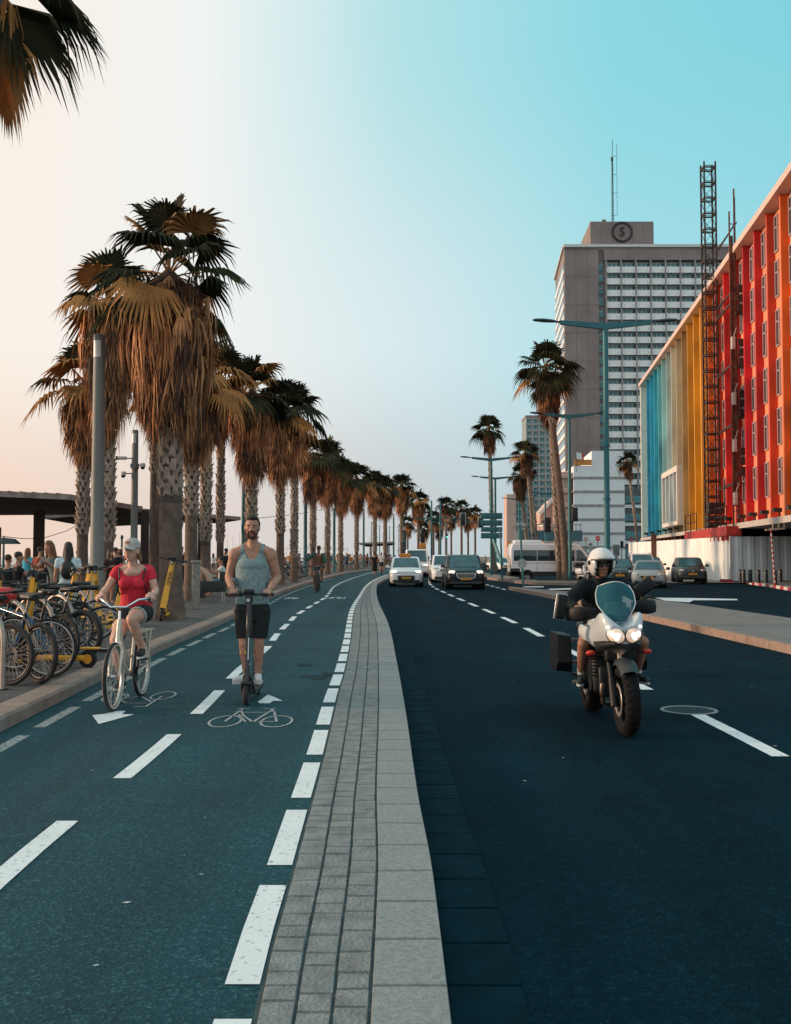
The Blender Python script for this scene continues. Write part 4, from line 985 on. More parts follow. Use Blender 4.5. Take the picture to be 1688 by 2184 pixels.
# ================================================================== street furniture
COLM = M('column_paint_grey', (.17, .175, .165), .6, .1, var=.25, scale=30)
COLT = M('column_paint_teal', (.025, .10, .12), .5, .2, var=.2, scale=3)
LENS = M('lantern_lens', (.62, .58, .52), .3, var=.1)
def column(px, Y, h, label, m, r=.125, base=.125, cams=False):
    x = at(px, 1187, Y).x
    t = thing('lamp_column', label, 'street lamp', (x, Y, base), 0, 'lamp columns along the promenade')
    g = MB(); g.lathe([(r * 1.5, 0), (r * 1.5, .03), (r * 1.12, .05), (r * 1.08, h * .45), (r, h * .9), (r, h - .62)], 16); g.lathe([(r * 1.04, h * .45 - .05), (r * 1.09, h * .45), (r * 1.04, h * .45 + .05)], 16); g.build('shaft', m, t)
    g = MB(); g.lathe([(r, h - .62), (r, h), (r * .9, h + .03), (0, h + .03)], 16); hd = g.build('lantern', m, t)
    g = MB(); a0, a1 = -2.6, -1.1; k = 8
    vs = [(r * 1.015 * math.cos(a0 + (a1 - a0) * i / k), r * 1.015 * math.sin(a0 + (a1 - a0) * i / k), z) for z in (h - .5, h - .12) for i in range(k + 1)]
    g.add(vs, [(i, i + 1, k + 2 + i, k + 1 + i) for i in range(k)], True); g.build('lens', LENS, hd)
    if cams:
        for (dx, dz, kind) in ((-.45, -1.15, 'b'), (-.42, -1.75, 'd'), (.34, -1.42, 'd')):
            g = MB(); z = h + dz; s = 1 if dx > 0 else -1
            g.bar((s * r, 0, z + .06), (dx, -.1, z + .06), .04, mi=1)
            if kind == 'b': g.rbox((dx - .03, -.12, z + .06), (.36, .15, .13), .03); g.box((dx - .23, -.12, z + .06), (.05, .17, .15), mi=1)
            else: g.lathe([(.0, .14), (.1, .12), (.11, .02), (.11, -.02)], 12, (dx, -.12, z)); g.ell((dx, -.12, z - .03), (.09, .09, .09), 10, 8, mi=1)
            g.build('security_camera', [M('camera_white', (.55, .5, .45), .4), BLACK], t)
        g = MB(); g.lathe([(r * 1.3, h - 1.5), (r * 1.3, h - 1.3)], 14); g.cyl((0, -r, h - 1.4), (0, -r - .14, h - 1.4), .11, .12, 12); g.build('mounting_collar', m, t)
    return t
column(207, 22.6, 6.45, 'nearest tall round lamp column standing among the parked bicycles', COLM, .135)
column(286, 39, 6.35, 'lamp column carrying three security cameras', COLM, .125, cams=True)
for px, Y, h, lab in ((519, 64, 6.6, 'teal lamp column just behind the head of the man on the scooter'), (651.5, 70, 6.7, 'teal lamp column between the parked bicycles and the bare chested cyclist'), (713, 90.6, 6.3, 'teal lamp column just right of the bare chested cyclist'), (776, 120, 7.1, 'teal lamp column in front of the man in the long black coat'), (840, 150, 7.8, 'teal lamp column nearest the left side of the white taxi')):
    column(px, Y, h, lab, COLT, .12)
# slim promenade posts beyond
for px, Y, ytop, lab in ((708 - 9, 150, 1107, 'slim bare post standing behind the bare chested cyclist'), (793, 160, 1115, 'slim bare post between two far palms'), (810, 165, 1122, 'shorter slim post right of the far palm pair'), (831, 170, 1124, 'slim post behind the white taxi wing'), (851, 165, 1130, 'slim teal post beside the dark totem'), (1059 * 0 + 260, 62, 1146, 'thin lamp pole standing on the beach behind the nearest lamp column'), (8, 60, 1195 - 45, 'thin white pole on the beach at the picture edge')):
    p = at(px, 1187, Y); top = at(px, ytop, Y).z; g = MB()
    g.cyl((0, 0, 0), (0, 0, top), .09, .06, 8); g.ell((0, 0, top), (.1, .1, .16), 8, 6)
    o = g.build('promenade_post', COLT); o.location = (p.x, Y, 0); tag(o, lab, 'post', 'slim posts on the promenade')

ARM = POLE
def twin_lamp(px, Y, ytop, label, span=5.4, base=.03, pr=.115, heads=(1, 1), rz=0):
    x = at(px, 1187, Y).x; top = at(px, ytop, Y).z - base
    t = thing('street_lamp', label, 'street lamp', (x, Y, base), rz, 'twin armed street lamps on the road')
    g = MB(); g.cyl((0, 0, 0), (0, 0, .5), pr * 1.3, pr * 1.25, 14); g.cyl((0, 0, .5), (0, 0, top), pr, pr * .9, 14)
    for z in (top * .35, top * .55): g.cyl((0, 0, z), (0, 0, z + .1), pr * 1.25, n=14)
    g.build('pole', POLE, t)
    for s, on in ((-1, heads[0]), (1, heads[1])):
        if not on: continue
        a = V((0, 0, top + .02)); b = V((s * span * .31, 0, top + .18)); g = MB()
        g.loft([[a + V((0, -.09, -.13)), a + V((0, .09, -.13)), a + V((0, .09, .11)), a + V((0, -.09, .11))], [b + V((0, -.07, -.09)), b + V((0, .07, -.09)), b + V((0, .07, .07)), b + V((0, -.07, .07))]], smooth=False)
        ar = g.build('arm', POLE, t)
        g = MB(); c = b + V((s * .06, 0, .0)); e = V((s * span * .5, 0, top + .27))
        g.bar(b, b + V((s * .22, 0, .03)), .07)
        secs = []
        for u, w, hh in ((0, .06, .04), (.15, .12, .06), (.55, .17, .07), (.9, .13, .05), (1, .03, .02)):
            q = (b + V((s * .18, 0, .03))).lerp(e, u); secs.append([q + V((0, -w, 0)), q + V((0, -w * .6, hh)), q + V((0, w * .6, hh)), q + V((0, w, 0)), q + V((0, w * .5, -hh * .7)), q + V((0, -w * .5, -hh * .7))])
        g.loft(secs); g.build('lamp_head', M('lamp_head_dark', (.035, .055, .06), .4, .4), ar)
    return t
twin_lamp(1296, 39, 697, 'nearest tall twin armed lamp rising behind the motorcyclist', 5.75)
twin_lamp(1216.5, 64, 889, 'twin armed lamp beside the tall leaning palm and white minibus', 5.1)
twin_lamp(1048.5, 82, 981, 'twin armed lamp carrying the back of the blue sign boards', 5.1)
twin_lamp(1057.5, 105, 1021, 'twin armed lamp just behind the sign board lamp', 5.1)
twin_lamp(1108, 144, 1066, 'far twin armed lamp right of the pale slab building', 5.1)
twin_lamp(1164, 131, 1053, 'far twin armed lamp in front of the pink house', 5.1)
twin_lamp(1120, 215, 1100, 'farthest twin armed lamp over the overpass', 5.1)

# pavilions
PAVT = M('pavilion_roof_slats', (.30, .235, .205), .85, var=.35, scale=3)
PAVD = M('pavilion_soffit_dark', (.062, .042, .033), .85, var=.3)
def pavilion(label, top, th, posts, zz, name='shade_pavilion'):
    t = thing(name, label, 'pavilion', (0, 0, 0), 0, 'shade pavilions on the promenade')
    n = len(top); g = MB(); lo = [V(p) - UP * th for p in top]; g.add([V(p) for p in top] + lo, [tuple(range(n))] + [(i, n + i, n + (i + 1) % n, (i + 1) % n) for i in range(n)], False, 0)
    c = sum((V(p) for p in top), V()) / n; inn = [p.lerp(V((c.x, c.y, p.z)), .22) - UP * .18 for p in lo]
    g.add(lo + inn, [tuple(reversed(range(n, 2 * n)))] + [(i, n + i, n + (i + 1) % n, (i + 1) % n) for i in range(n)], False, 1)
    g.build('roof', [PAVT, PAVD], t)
    # roof ribs
    g = MB(); a, b = V(top[0]), V(top[1]); d_ = V(top[-1])
    for k in range(1, 30):
        u = k / 30; p = a.lerp(b, u); q = d_.lerp(V(top[2]), u); g.bar(p + UP * .008, q + UP * .008, .08, .03)
    g.build('roof_rib', PAVT, t)
    for px, Y, w in posts:
        p = at(px, 1187, Y); g = MB(); g.box((p.x, Y, (zz - .4) / 2 + .06), (w, w * .6, zz - .4)); g.build('post', PAVD, t)
    return t
a = at(147.7, 1053.6, 38); b = at(305, 1080, 46.5)
pavilion('large flat shade roof over the left of the parked bicycles', [(-26, 37.0, at(0, 1040, 37.5).z + .35), (a.x, a.y, a.z), (b.x, b.y, b.z), (-30, 58, b.z + .3)], .22, [(83, 44, .42), (309, 46, .34)], 4.0)
a = at(94, 1098.4, 52); m_ = at(285, 1083, 54.5); c = at(514, 1102, 57)
pavilion('second shade roof ending in a sharp tip by the slim palms', [(a.x, a.y, a.z), (m_.x, m_.y, m_.z), (c.x, c.y, c.z), (m_.x + 1, 66, m_.z - .1), (a.x, 58, a.z - .1)], .2, [(215, 60, .3), (330, 60, .34), (428, 60, .3)], 3.9)
c0 = at(766, 1161, 150)
pavilion('far low black shade roof beyond the crowd', [(c0.x, 150, 3.6), (c0.x + 5.2, 150, 3.75), (c0.x + 5.4, 158, 3.7), (c0.x + .5, 158, 3.5)], .25, [(790, 153, .2), (828, 153, .2)], 3.7)
# far beach sunshades, sailing masts
for i, (px, Y) in enumerate(((655, 150), (692, 150), (722, 160), (620, 150), (1010 - 160, 175), (862, 190))):
    p = at(px, 1187, Y); o = thing('beach_parasol', ('pale flat beach parasol, number of its row counted by eye', 'x')[1], 'parasol', (p.x, Y, -.2), 0, 'pale parasols beyond the promenade')
    o['label'] = ['pale beach parasol left of the bare chested cyclist', 'pale beach parasol behind the bare chested cyclist', 'pale beach parasol right of the bare chested cyclist', 'pale beach parasol over the parked bicycles', 'white market umbrella left of the white van', 'white market umbrella by the dark totem'][i]
    g = MB(); g.lathe([(1.7, 2.85), (1.0, 3.05), (.1, 3.3)], 8); g.lathe([(1.7, 2.85), (.1, 3.2)], 8); g.build('canopy', M('parasol_canvas', (.66, .60, .57), .9), o)
    g = MB(); g.cyl((0, 0, 0), (0, 0, 3.5), .05, n=6); g.build('pole', STEEL, o)
rs = random.Random(4)
MASTM = M('yacht_mast_haze', (.52, .47, .44), .6); HULL = M('yacht_hull', (.55, .52, .5), .5)
spots = [(485, 46), (492, 30), (497, 55), (504, 38), (511, 60), (583, 24), (612, 36), (641, 28), (660, 42), (687, 30), (741, 34), (752, 20), (789, 52), (818, 40), (176, 22), (560, 30)]
for i, (px, hh) in enumerate(spots):
    Y = 300 + 12 * (i % 5); p = at(px, 1187, Y); o = thing('moored_yacht', 'moored yacht mast in the haze, %s' % ['seen between two slim palms', 'short one between the slim palms', 'tall one left of the scooter rider', 'mid one left of the scooter rider', 'tallest beside the scooter rider', 'low one right of the scooter rider', 'one right of the palm with the dark skirt', 'one by the third lamp column', 'one left of the bare chested cyclist', 'one just right of the bare chested cyclist', 'one over the far bicycles', 'short one over the far bicycles', 'tall one above the black coat', 'one left of the dark totem', 'one left of the nearest lamp column', 'one behind the dark skirted palm'][i], 'yacht', (p.x, Y, -1.75), 0, 'yachts moored in the haze')
    g = MB(); L = 5.0
    g.loft([[V((x, -.9 * w, .9)), V((x, 0, 1.0)), V((x, .9 * w, .9)), V((x, .4 * w, 0)), V((x, -.4 * w, 0))] for x, w in ((-L, .7), (-2, 1), (2, .9), (L, .05))]); g.build('hull', HULL, o)
    g = MB(); g.cyl((0, 0, .9), (0, 0, hh * Y / P + 1.7), .10, .07, 6); g.bar((0, 0, hh * Y / P * .6), (-1.2, 0, hh * Y / P * .6), .05); g.build('mast', MASTM, o)
# breakwater
g = MB()
for k in range(130):
    x = -130 + k * 1.5; s = rs.uniform(.6, 1.6); g.ell((x, 330 + rs.uniform(-3, 3), -1.7), (1.6 * s, 1.2, s * .8), 6, 4)
o = g.build('breakwater_rocks', M('rock_haze', (.30, .27, .26), .9)); tag(o, 'low line of breakwater rocks along the sea horizon', 'rocks', kind='stuff')
# wire sagging under the pavilions
g = MB(); A, B_, C_ = at(0, 1143, 44), at(90, 1149, 44), at(181, 1111, 50)
g.tube([A, A.lerp(B_, .5) - UP * .05, B_, B_.lerp(C_, .55) - UP * .12, C_], .016, 5); tag(g.build('cable', BLACK), 'thin black cable sagging below the large shade roof', 'cable')
g = MB(); A, B_ = at(552, 1105, 66), at(700, 1085, 90); g.tube([A, A.lerp(B_, .5) - UP * .1, B_], .02, 5); tag(g.build('cable', BLACK), 'thin cable strung between the teal lamp columns', 'cable')
g = MB(); p = at(12, 1160, 36); g.lathe([(.55, 0), (.35, .18), (.05, .22)], 12, (p.x, 36, p.z)); o = g.build('shade', BLACK); 
tt = thing('beach_lamp', 'dark dish lamp on a pole at the picture edge under the large shade roof', 'lamp', (0, 0, 0)); o.parent = tt
g = MB(); g.cyl((p.x - .2, 36, .12), (p.x - .2, 36, p.z + .6), .05, n=8); g.build('pole', RUST, tt)

# ---- sign boards, signals, signs
SIGNB = M('sign_back_teal', (.03, .15, .175), .5, .3, var=.15); SIGNG = M('sign_back_grey', (.36, .38, .38), .5, .3, var=.15)
def pos(px, Y, z=0): q = at(px, 1187, Y); return V((q.x, Y, z))
t = thing('direction_sign_boards', 'four stacked teal sign boards seen from behind on the twin lamp', 'sign', (0, 0, 0))
for k, (a, b_) in enumerate(((1094, 1107), (1109.5, 1121.5), (1124, 1134.5), (1136.5, 1148.5))):
    c = at(1049, (a + b_) / 2, 81.3); g = MB(); g.rbox(c, (1.75, .08, (b_ - a) / 26.1), .02); g.bar(c + V((-.7, .06, 0)), c + V((.7, .06, 0)), .05); g.build('board', SIGNB, t)
g = MB(); a = at(1063, 1215, 79); g.bar(at(1072, 1205, 79), at(1052, 1150, 80), .14, .22); g.build('strut', SIGNB, t)
# island sign
base = G(1117, 1251.5, .03); t = thing('island_sign', 'slightly leaning traffic sign with a round disc, seen from behind on the island tip', 'sign', base)
tp = at(1109.5, 1119, base.y) - base; g = MB(); g.cyl((0, 0, 0), tp, .055, .05, 10); g.build('pole', POLE, t)
dc = at(1113.6, 1202, base.y) - base; g = MB(); g.cyl(dc + V((0, -.03, 0)), dc + V((0, -.06, 0)), .235, n=24); g.bar(dc + V((-.2, .0, 0)), dc + V((.2, .0, 0)), .05); g.build('disc', SIGNG, t)
g = MB(); g.rbox(tp + V((0, 0, -.02)), (.64, .05, .17), .02); g.build('plate', SIGNG, t)
p = pos(1071.5, 66, .03); g = MB(); g.cyl((0, 0, 0), V((-.12, 0, at(1068, 1128, 66).z)), .075, .06, 10); o = g.build('bare_post', POLE); o.location = p; tag(o, 'bare grey post just left of the white minibus', 'post')
def signal(px, Y, ytop, ybot, label, base=None, post=True, lit=None, head='square'):
    t = thing('traffic_signal', label, 'traffic light', pos(px, Y, 0), 0); zt, zb = at(px, ytop, Y).z, at(px, ybot, Y).z
    w = (zt - zb) * .42; g = MB(); g.rbox((0, 0, (zt + zb) / 2), (w, w * .7, zt - zb), .04); hs = g.build('housing', BLACK, t)
    g = MB()
    for k in range(3): g.cyl((0, -w * .36, zb + (zt - zb) * (.18 + .32 * k)), (0, -w * .55, zb + (zt - zb) * (.18 + .32 * k) + .02), w * .34, w * .38, 10, caps=False)
    g.build('visor', DKMETAL, hs)
    if head == 'pale': 
        g = MB(); g.rbox((0, w * .4, (zt + zb) / 2), (w * 1.5, .04, (zt - zb) * 1.08), .05); g.build('backing_board', SIGNG, t)
    if lit is not None:
        g = MB(); g.cyl((0, -w * .36, zb + (zt - zb) * .18), (0, -w * .40, zb + (zt - zb) * .18), w * .3, n=12)
        g.build('lit_lens', M('green_signal_light', (.05, .6, .45), .4, emis=((.05, .9, .65), 4)), hs)
    if post: g = MB(); g.cyl((0, .1, -.1), (0, .1, zb + .1), .06, n=8); g.build('pole', POLE, t)
    return t
signal(1227, 63.6, 1083, 1112, 'black traffic light hanging beside the twin lamp by the minibus', post=False)
t = signal(1168.7, 92, 1104, 1135, 'black traffic light in front of the pink house')
signal(954, 160, 1138, 1147, 'far traffic light showing green under the signal arm', lit=1)
signal(939, 165, 1157, 1166, 'far low traffic light showing green left of the signal arm', lit=1)
signal(902, 150, 1139, 1160, 'dark traffic light above the amber street box')
signal(1327, 120, 1154, 1168, 'small traffic light in front of the banded building')
g = MB(); g.rbox((0, 0, 0), (1.0, .5, 1.0), .06); o = g.build('amber_street_box', M('amber_box', (.70, .27, .03), .5)); o.location = at(902, 1165, 149); tag(o, 'amber orange box hung on the far traffic light pole', 'box')
g = MB(); g.rbox((0, 0, 0), (.8, .4, 1.0), .06); o = g.build('amber_street_box', _m['amber_box']); o.location = at(1087, 1163, 160); tag(o, 'small amber box far right near the overpass', 'box')
for px, Y, ytop, x1, arm, lab, sy in ((921, 150, 1066, 985, 1104, 'signal mast with a long arm over the road behind the minivan', (1093, 1118)), (940, 158, 1066, 1023, 1112, 'second signal mast just right with a parallel long arm', (1103, 1123))):
    t = thing('signal_mast', lab, 'signal mast', pos(px, Y, -.12)); zt = at(px, ytop, Y).z; za = at(px, arm, Y).z; L = at(x1, arm, Y).x - at(px, arm, Y).x
    g = MB(); g.cyl((0, 0, 0), (0, 0, zt), .16, .12, 10); g.build('pole', POLE, t)
    g = MB(); g.bar((-2.6, 0, za), (L, 0, za), .14); g.bar((0, 0, za + .9), (L * .55, 0, za + .1), .05); g.build('arm', POLE, t)
    z0, z1 = at(px, sy[0], Y).z, at(px, sy[1], Y).z; g = MB(); g.rbox((L + .2, -.1, (z0 + z1) / 2), (.62, .3, z0 - z1), .05); s_ = g.build('signal_head', BLACK, t)
    g = MB(); g.rbox((L + .2, .12, (z0 + z1) / 2), (.95, .05, (z0 - z1) * 1.1), .05); g.build('backing_board', SIGNG, s_)
t = thing('information_totem', 'dark teal information totem beside the far palms', 'totem', pos(862, 146, .12)); zt = at(862, 1133, 146).z
g = MB(); g.rbox((0, 0, zt / 2), (.72, .35, zt), .03); g.build('body', M('totem_dark_teal', (.02, .05, .06), .3), t)
g = MB(); g.box((0, -.19, zt * .72), (.5, .02, .16)); g.box((0, -.19, zt * .5), (.3, .02, .1)); g.build('panel', M('totem_panel', (.10, .2, .22), .4), t)
def round_sign(px, py, Y, r, kind, label, name='road_sign'):
    c = at(px, py, Y); t = thing(name, label, 'road sign', (c.x, Y, 0)); g = MB(); g.cyl((0, .05, -.1), (0, .05, c.z + r * .5), .04, n=8); g.build('pole', POLE, t)
    g = MB()
    if kind == 'noentry': g.cyl((0, 0, c.z), (0, -.03, c.z), r, n=24, mi=0); g.box((0, -.035, c.z), (r * 1.3, .01, r * .38), mi=1); ms = [M('sign_red', (.5, .02, .03), .5), MULL]
    elif kind == 'back': g.cyl((0, 0, c.z), (0, -.03, c.z), r, n=24); ms = [SIGNG]
    elif kind == 'blue': g.cyl((0, 0, c.z), (0, -.03, c.z), r, n=24, mi=0); g.cyl((0, -.03, c.z), (0, -.035, c.z), r * .62, n=20, mi=1); ms = [MULL, M('sign_blue', (.06, .2, .3), .5)]
    g.build('disc', ms, t); return t
round_sign(1275.5, 1148.5, 95, .24, 'noentry', 'red no entry sign with a white bar behind the motorcyclist')
round_sign(1347, 1150, 118, .25, 'noentry', 'small no entry sign at the foot of the small palm')
round_sign(1250, 1150, 100, .25, 'back', 'grey round sign left of the no entry sign')
round_sign(1259.5, 1162, 92, .24, 'blue', 'blue and white round sign under the no entry sign')
# bollards
bol = None
for i, px in enumerate((1579.5, 1586.5, 1600.8, 1618, 1634, 1652.7, 1664.7)):
    yb = (1242, 1243, 1243, 1243.5, 1244.5, 1247.5, 1241)[i]; q = G(px, yb, .03)
    lab = ['leftmost black bollard in front of the white hoarding', 'second black bollard, almost touching the leftmost', 'third black bollard from the hoarding corner', 'fourth black bollard from the hoarding corner', 'fifth black bollard from the hoarding corner', 'black bollard at the foot of the striped pole', 'rightmost black bollard nearest the hoarding'][i]
    if bol is None:
        bol = thing('bollard', lab, 'bollard', q, 0, 'black bollards on the building pavement'); g = MB()
        g.lathe([(.115, 0), (.115, .7), (.10, .75), (0, .77)], 16); g.build('post', M('bollard_black', (.03, .035, .038), .45, .3), bol)
        g = MB(); g.lathe([(.119, .56), (.119, .62)], 16); g.build('band', M('bollard_band', (.14, .15, .15), .5), bol)
    else: dup(bol, lab, q)
t = thing('striped_pole', 'thin red and white striped pole with a cross arm leaning over the bollards', 'pole', G(1653.5, 1248, .03)); b0 = t.location.copy()
e_ = at(1644.5, 1127, b0.y - .3) - b0; g = MB(); n = 22
for k in range(n): g.cyl(e_ * (k / n), e_ * ((k + 1) / n), .045, n=10, mi=k % 2)
g.build('shaft', [M('pole_red', (.40, .02, .03), .6), MULL], t)
g = MB(); g.bar(e_ + V((-.3, 0, -.08)), e_ + V((.75, 0, .0)), .09); 
for dx in (.1, .4, .7): g.bar(e_ + V((dx, 0, -.05)), e_ + V((dx, 0, .32)), .05)
g.build('cross_arm', M('pale_timber', (.5, .36, .26), .7), t)
# stone bollard beside the largest palm, dark cafe furniture, beige lounger
p = G(418, 1299, .125); t = thing('stone_marker_post', 'square pale stone post standing right of the largest palm trunk', 'post', p)
hh = (at(418, 1284 - 40, p.y).z) - .125
g = MB(); g.rbox((0, 0, .62), (.19, .19, 1.24), .015); g.build('post', M('marker_stone', (.26, .235, .21), .85, var=.3, scale=14, bump=.5), t)
g = MB(); g.rbox((0, 0, 1.27), (.24, .24, .06), .015); g.build('cap', M('marker_cap', (.33, .30, .27), .8), t)
def cafe_chair(px, py, w, h, label, rz=0):
    p = G(px, py, .125); t = thing('cafe_chair', label, 'chair', p, rz, 'dark cafe chairs behind the palms')
    g = MB(); g.rbox((0, 0, h * .62), (w, .5, h * .42), .03); g.build('seat', M('cafe_dark_panel', (.018, .02, .022), .6), t)
    g = MB(); g.rbox((w * .42, .0, h * 1.0), (w * .12, .5, h * .4), .02); g.build('backrest', _m['cafe_dark_panel'], t)
    for a in (-1, 1):
        for b_ in (-1, 1):
            g = MB(); g.bar((a * w * .46, b_ * .22, 0), (a * w * .46, b_ * .22, h * .45), .035); g.build('leg', STEEL, t)
    return t
cafe_chair(446, 1284, 1.0, .78, 'black boxy cafe chair nearest the stone post')
cafe_chair(476, 1270, .85, .80, 'black cafe chair under the seated man in the white shirt')
p = G(420, 1275, .125); t = thing('wicker_lounger', 'beige rounded shell seat behind the stone post', 'lounger', p)
g = MB(); secs = []
for k in range(9):
    a = R(-10 + 100 * k / 8); r = .85; c = V((-.45 + .95 * math.sin(a), 0, .55 + .62 * math.cos(a))); d = V((math.sin(a), 0, math.cos(a)))
    secs.append([c + V((0, -.4, 0)), c + V((0, .4, 0)), c + V((0, .4, 0)) - d * .07, c + V((0, -.4, 0)) - d * .07])
g.loft(secs); g.build('shell', M('beige_wicker', (.50, .34, .24), .8, var=.15, scale=30), t)
g = MB(); g.rbox((-.05, 0, .35), (.85, .7, .12), .04); g.build('seat', M('beige_wicker', (.5, .34, .24)), t)
g = MB(); g.box((-.05, 0, .15), (.6, .5, .3)); g.build('base', _m['cafe_dark_panel'], t)
# ================================================================== vehicles
def carpaint(n, c, rough=.35): return M(n, c, rough, .0, var=.06, coat=.15, spec=.25)
PLATE = M('plate_amber', (.75, .33, .03), .5, var=.05); HEADL = M('lit_headlamp', (.9, .85, .75), .2, emis=((1, .80, .62), 2.2)); HEADOFF = M('headlamp_glass', (.45, .47, .48), .1, coat=.6)
TAILL = M('tail_lamp_red', (.35, .015, .015), .3); TRIM = M('car_black_trim', (.014, .016, .018), .5, var=.2); ALLOY = M('alloy_wheel', (.42, .43, .44), .35, .7)
def wheel(mb_parent, x, y, r, w, name='wheel', ax=(1, 0, 0)):
    g = MB(); Mx = Matrix.Rotation(R(90), 3, 'Y'); s = 1 if x > 0 else -1
    g.lathe([(r * .66, -w / 2), (r * .93, -w / 2), (r, -w * .36), (r, w * .36), (r * .93, w / 2), (r * .66, w / 2), (r * .6, 0), (r * .66, -w / 2)], 22, (x, y, r), Mx)
    o = g.build(name, RUBBER, mb_parent)
    g = MB(); g.lathe([(r * .65, s * w * .40), (r * .58, s * w * .34), (r * .2, s * w * .30), (r * .16, s * w * .42), (0, s * w * .42)], 20, (x, y, r), Mx)
    for k in range(5):
        a = 2 * math.pi * k / 5; g.bar((x + s * w * .40, y, r), (x + s * w * .40, y + r * .6 * math.cos(a), r + r * .6 * math.sin(a)), .07, .04, up=(1, 0, 0))
    g.build('rim', ALLOY, o); return o
def car(name, label, cat, X, Y, z, rz=0, L=4.5, Wd=1.8, H=1.5, hood=.92, belt=.98, y0=.24, y1=.42, y2=.80, y3=.93, paintm=None, lit=False, wr=.32, grille='slim', boxy=0.0, group=None, rails=False, clear=.2, trunk=None, chrome=False, taxi=False):
    t = thing(name, label, cat, (X, Y, z), rz, group); h = Wd / 2; F = -L / 2
    trunk = trunk or belt
    def st(u, w, zt, zb):
        y = F + u * L; w *= h; cr = .03
        half = [(0, zt + cr), (.5 * w, zt + cr * .8), (.86 * w, zt - .015), (w * .97, zt - .09), (w, zt * .62 + zb * .38), (w * .985, zb + .10), (w * .9, zb)]
        pts = [V((-x_, y, q)) for x_, q in reversed(half[1:])] + [V((x_, y, q)) for x_, q in half]
        return pts
    fz = hood - .16
    secs = [st(0, .70, fz - .20, clear + .12), st(.012, .84, fz - .06, clear + .04), st(.05, .95, fz + .03, clear), st(.12, .99, hood - .05, clear), st(y0 - .01, 1, hood + .02, clear), st(y0 + .03, 1, belt - .01, clear), st(.55, 1.0, belt + .01, clear), st(min(y3, .9), .99, trunk, clear), st(.955, .95, trunk - .03, clear + .04), st(.992, .86, trunk - .14, clear + .1), st(1, .76, trunk - .24, clear + .2)]
    g = MB(); g.loft(secs, closed=True); g.build('body', paintm, t)
    # cabin
    wb, wt = h * .93, h * (.74 + .12 * boxy); zb, zt = belt - .03, H - .03
    Y0, Y1, Y2, Y3 = (F + q * L for q in (y0, y1, y2, y3))
    base = [(-wb * .92, Y0, hood - .01), (wb * .92, Y0, hood - .01), (wb, Y0 + .22, zb), (wb, Y3 - .15, zb), (wb * .9, Y3, zb), (-wb * .9, Y3, zb), (-wb, Y3 - .15, zb), (-wb, Y0 + .22, zb)]
    roof = [(-wt * .9, Y1, zt - .03), (wt * .9, Y1, zt - .03), (wt, Y1 + .12, zt - .02), (wt, Y2 - .1, zt - .02), (wt * .9, Y2, zt - .03), (-wt * .9, Y2, zt - .03), (-wt, Y2 - .1, zt - .02), (-wt, Y1 + .12, zt - .02)]
    top = [(x * .8, (y - (Y1 + Y2) / 2) * .8 + (Y1 + Y2) / 2, zt + .035) for x, y, q in roof]
    g = MB(); g.loft([[V(p) for p in base], [V(p) for p in roof], [V(p) for p in top]], smooth=False); g.build('cabin', paintm, t)
    def glass(nm, a, b, c, d, e=.09, off=.012, mat=GLASSD):
        a, b, c, d = V(a), V(b), V(c), V(d); n = (b - a).cross(d - a).normalized(); ctr = (a + b + c + d) / 4
        if n.dot(ctr - V((0, (Y1 + Y2) / 2, belt))) < 0: n = -n
        q = [p.lerp(ctr, e) + n * off for p in (a, b, c, d)]
        g = MB(); g.prism(q, -n * .02); return g.build(nm, mat, t)
    ws = glass('windscreen', base[0], base[1], roof[1], roof[0], .07, mat=GLASST2)
    glass('rear_window', base[5], base[4], roof[4], roof[5], .14)
    for s in (1, -1):
        i2, i3 = (2, 3) if s > 0 else (7, 6); a, b, c, d = V(base[i2]), V(base[i3]), V(roof[i3]), V(roof[i2])
        for u0, u1 in ((.02, .46), (.50, .97)):
            glass('side_window', a.lerp(b, u0), a.lerp(b, u1), d.lerp(c, u1), d.lerp(c, u0), .08)
        g = MB(); g.rbox((s * (h + .11), Y0 + .38, belt + .06), (.2, .1, .15), .03); g.bar((s * h * .95, Y0 + .4, belt), (s * (h + .08), Y0 + .38, belt + .03), .05); g.build('wing_mirror', TRIM if paintm is not WHITE else paintm, t)
        g = MB(); x = s * h * .70; g.rbox((x, F + .17, hood - .20), (.29, .20, .14), .05, rz=s * .5); g.build('headlight', HEADL if lit else HEADOFF, t)
        g = MB(); g.rbox((s * h * .78, -F - .12, trunk - .16), (.22, .2, .22), .05); g.build('tail_light', TAILL, t)
        g = MB(); g.rbox((s * h * .68, F + .10, clear + .24), (.22, .1, .1), .03); g.build('fog_light', TRIM, t)
        for yy in (F + .2 * L, F + .8 * L):
            g = MB(); g.cyl((s * h * .6, yy, wr + .01), (s * (h + .006), yy, wr + .01), wr * 1.17, n=24); g.build('wheel_arch', TRIM, t)
            wheel(t, s * (h - .085), yy, wr, .21)
        g = MB(); g.rbox((s * (h + .004), Y0 + .95, belt - .17), (.03, .16, .03), .01); g.build('door_handle', paintm, t)
    if grille == 'chrome':
        g = MB(); pts = [(-.52, hood - .24), (.52, hood - .24), (.44, hood - .47), (.28, hood - .54), (-.28, hood - .54), (-.44, hood - .47)]
        g.prism([(x, F - .035, q) for x, q in pts], (0, .1, 0), mi=0); g.prism([(x * .9, F - .05, (q - hood + .38) * .8 + hood - .38) for x, q in pts], (0, .06, 0), mi=1)
        for k in range(3): g.box((0, F - .052, hood - .32 - k * .06), (.86 - k * .12, .01, .012), mi=0)
        g.build('grille', [CHROME, TRIM], t)
    elif grille == 'wide':
        g = MB(); g.rbox((0, F + .0, hood - .52), (.92, .12, .24), .07); g.build('grille', TRIM, t)
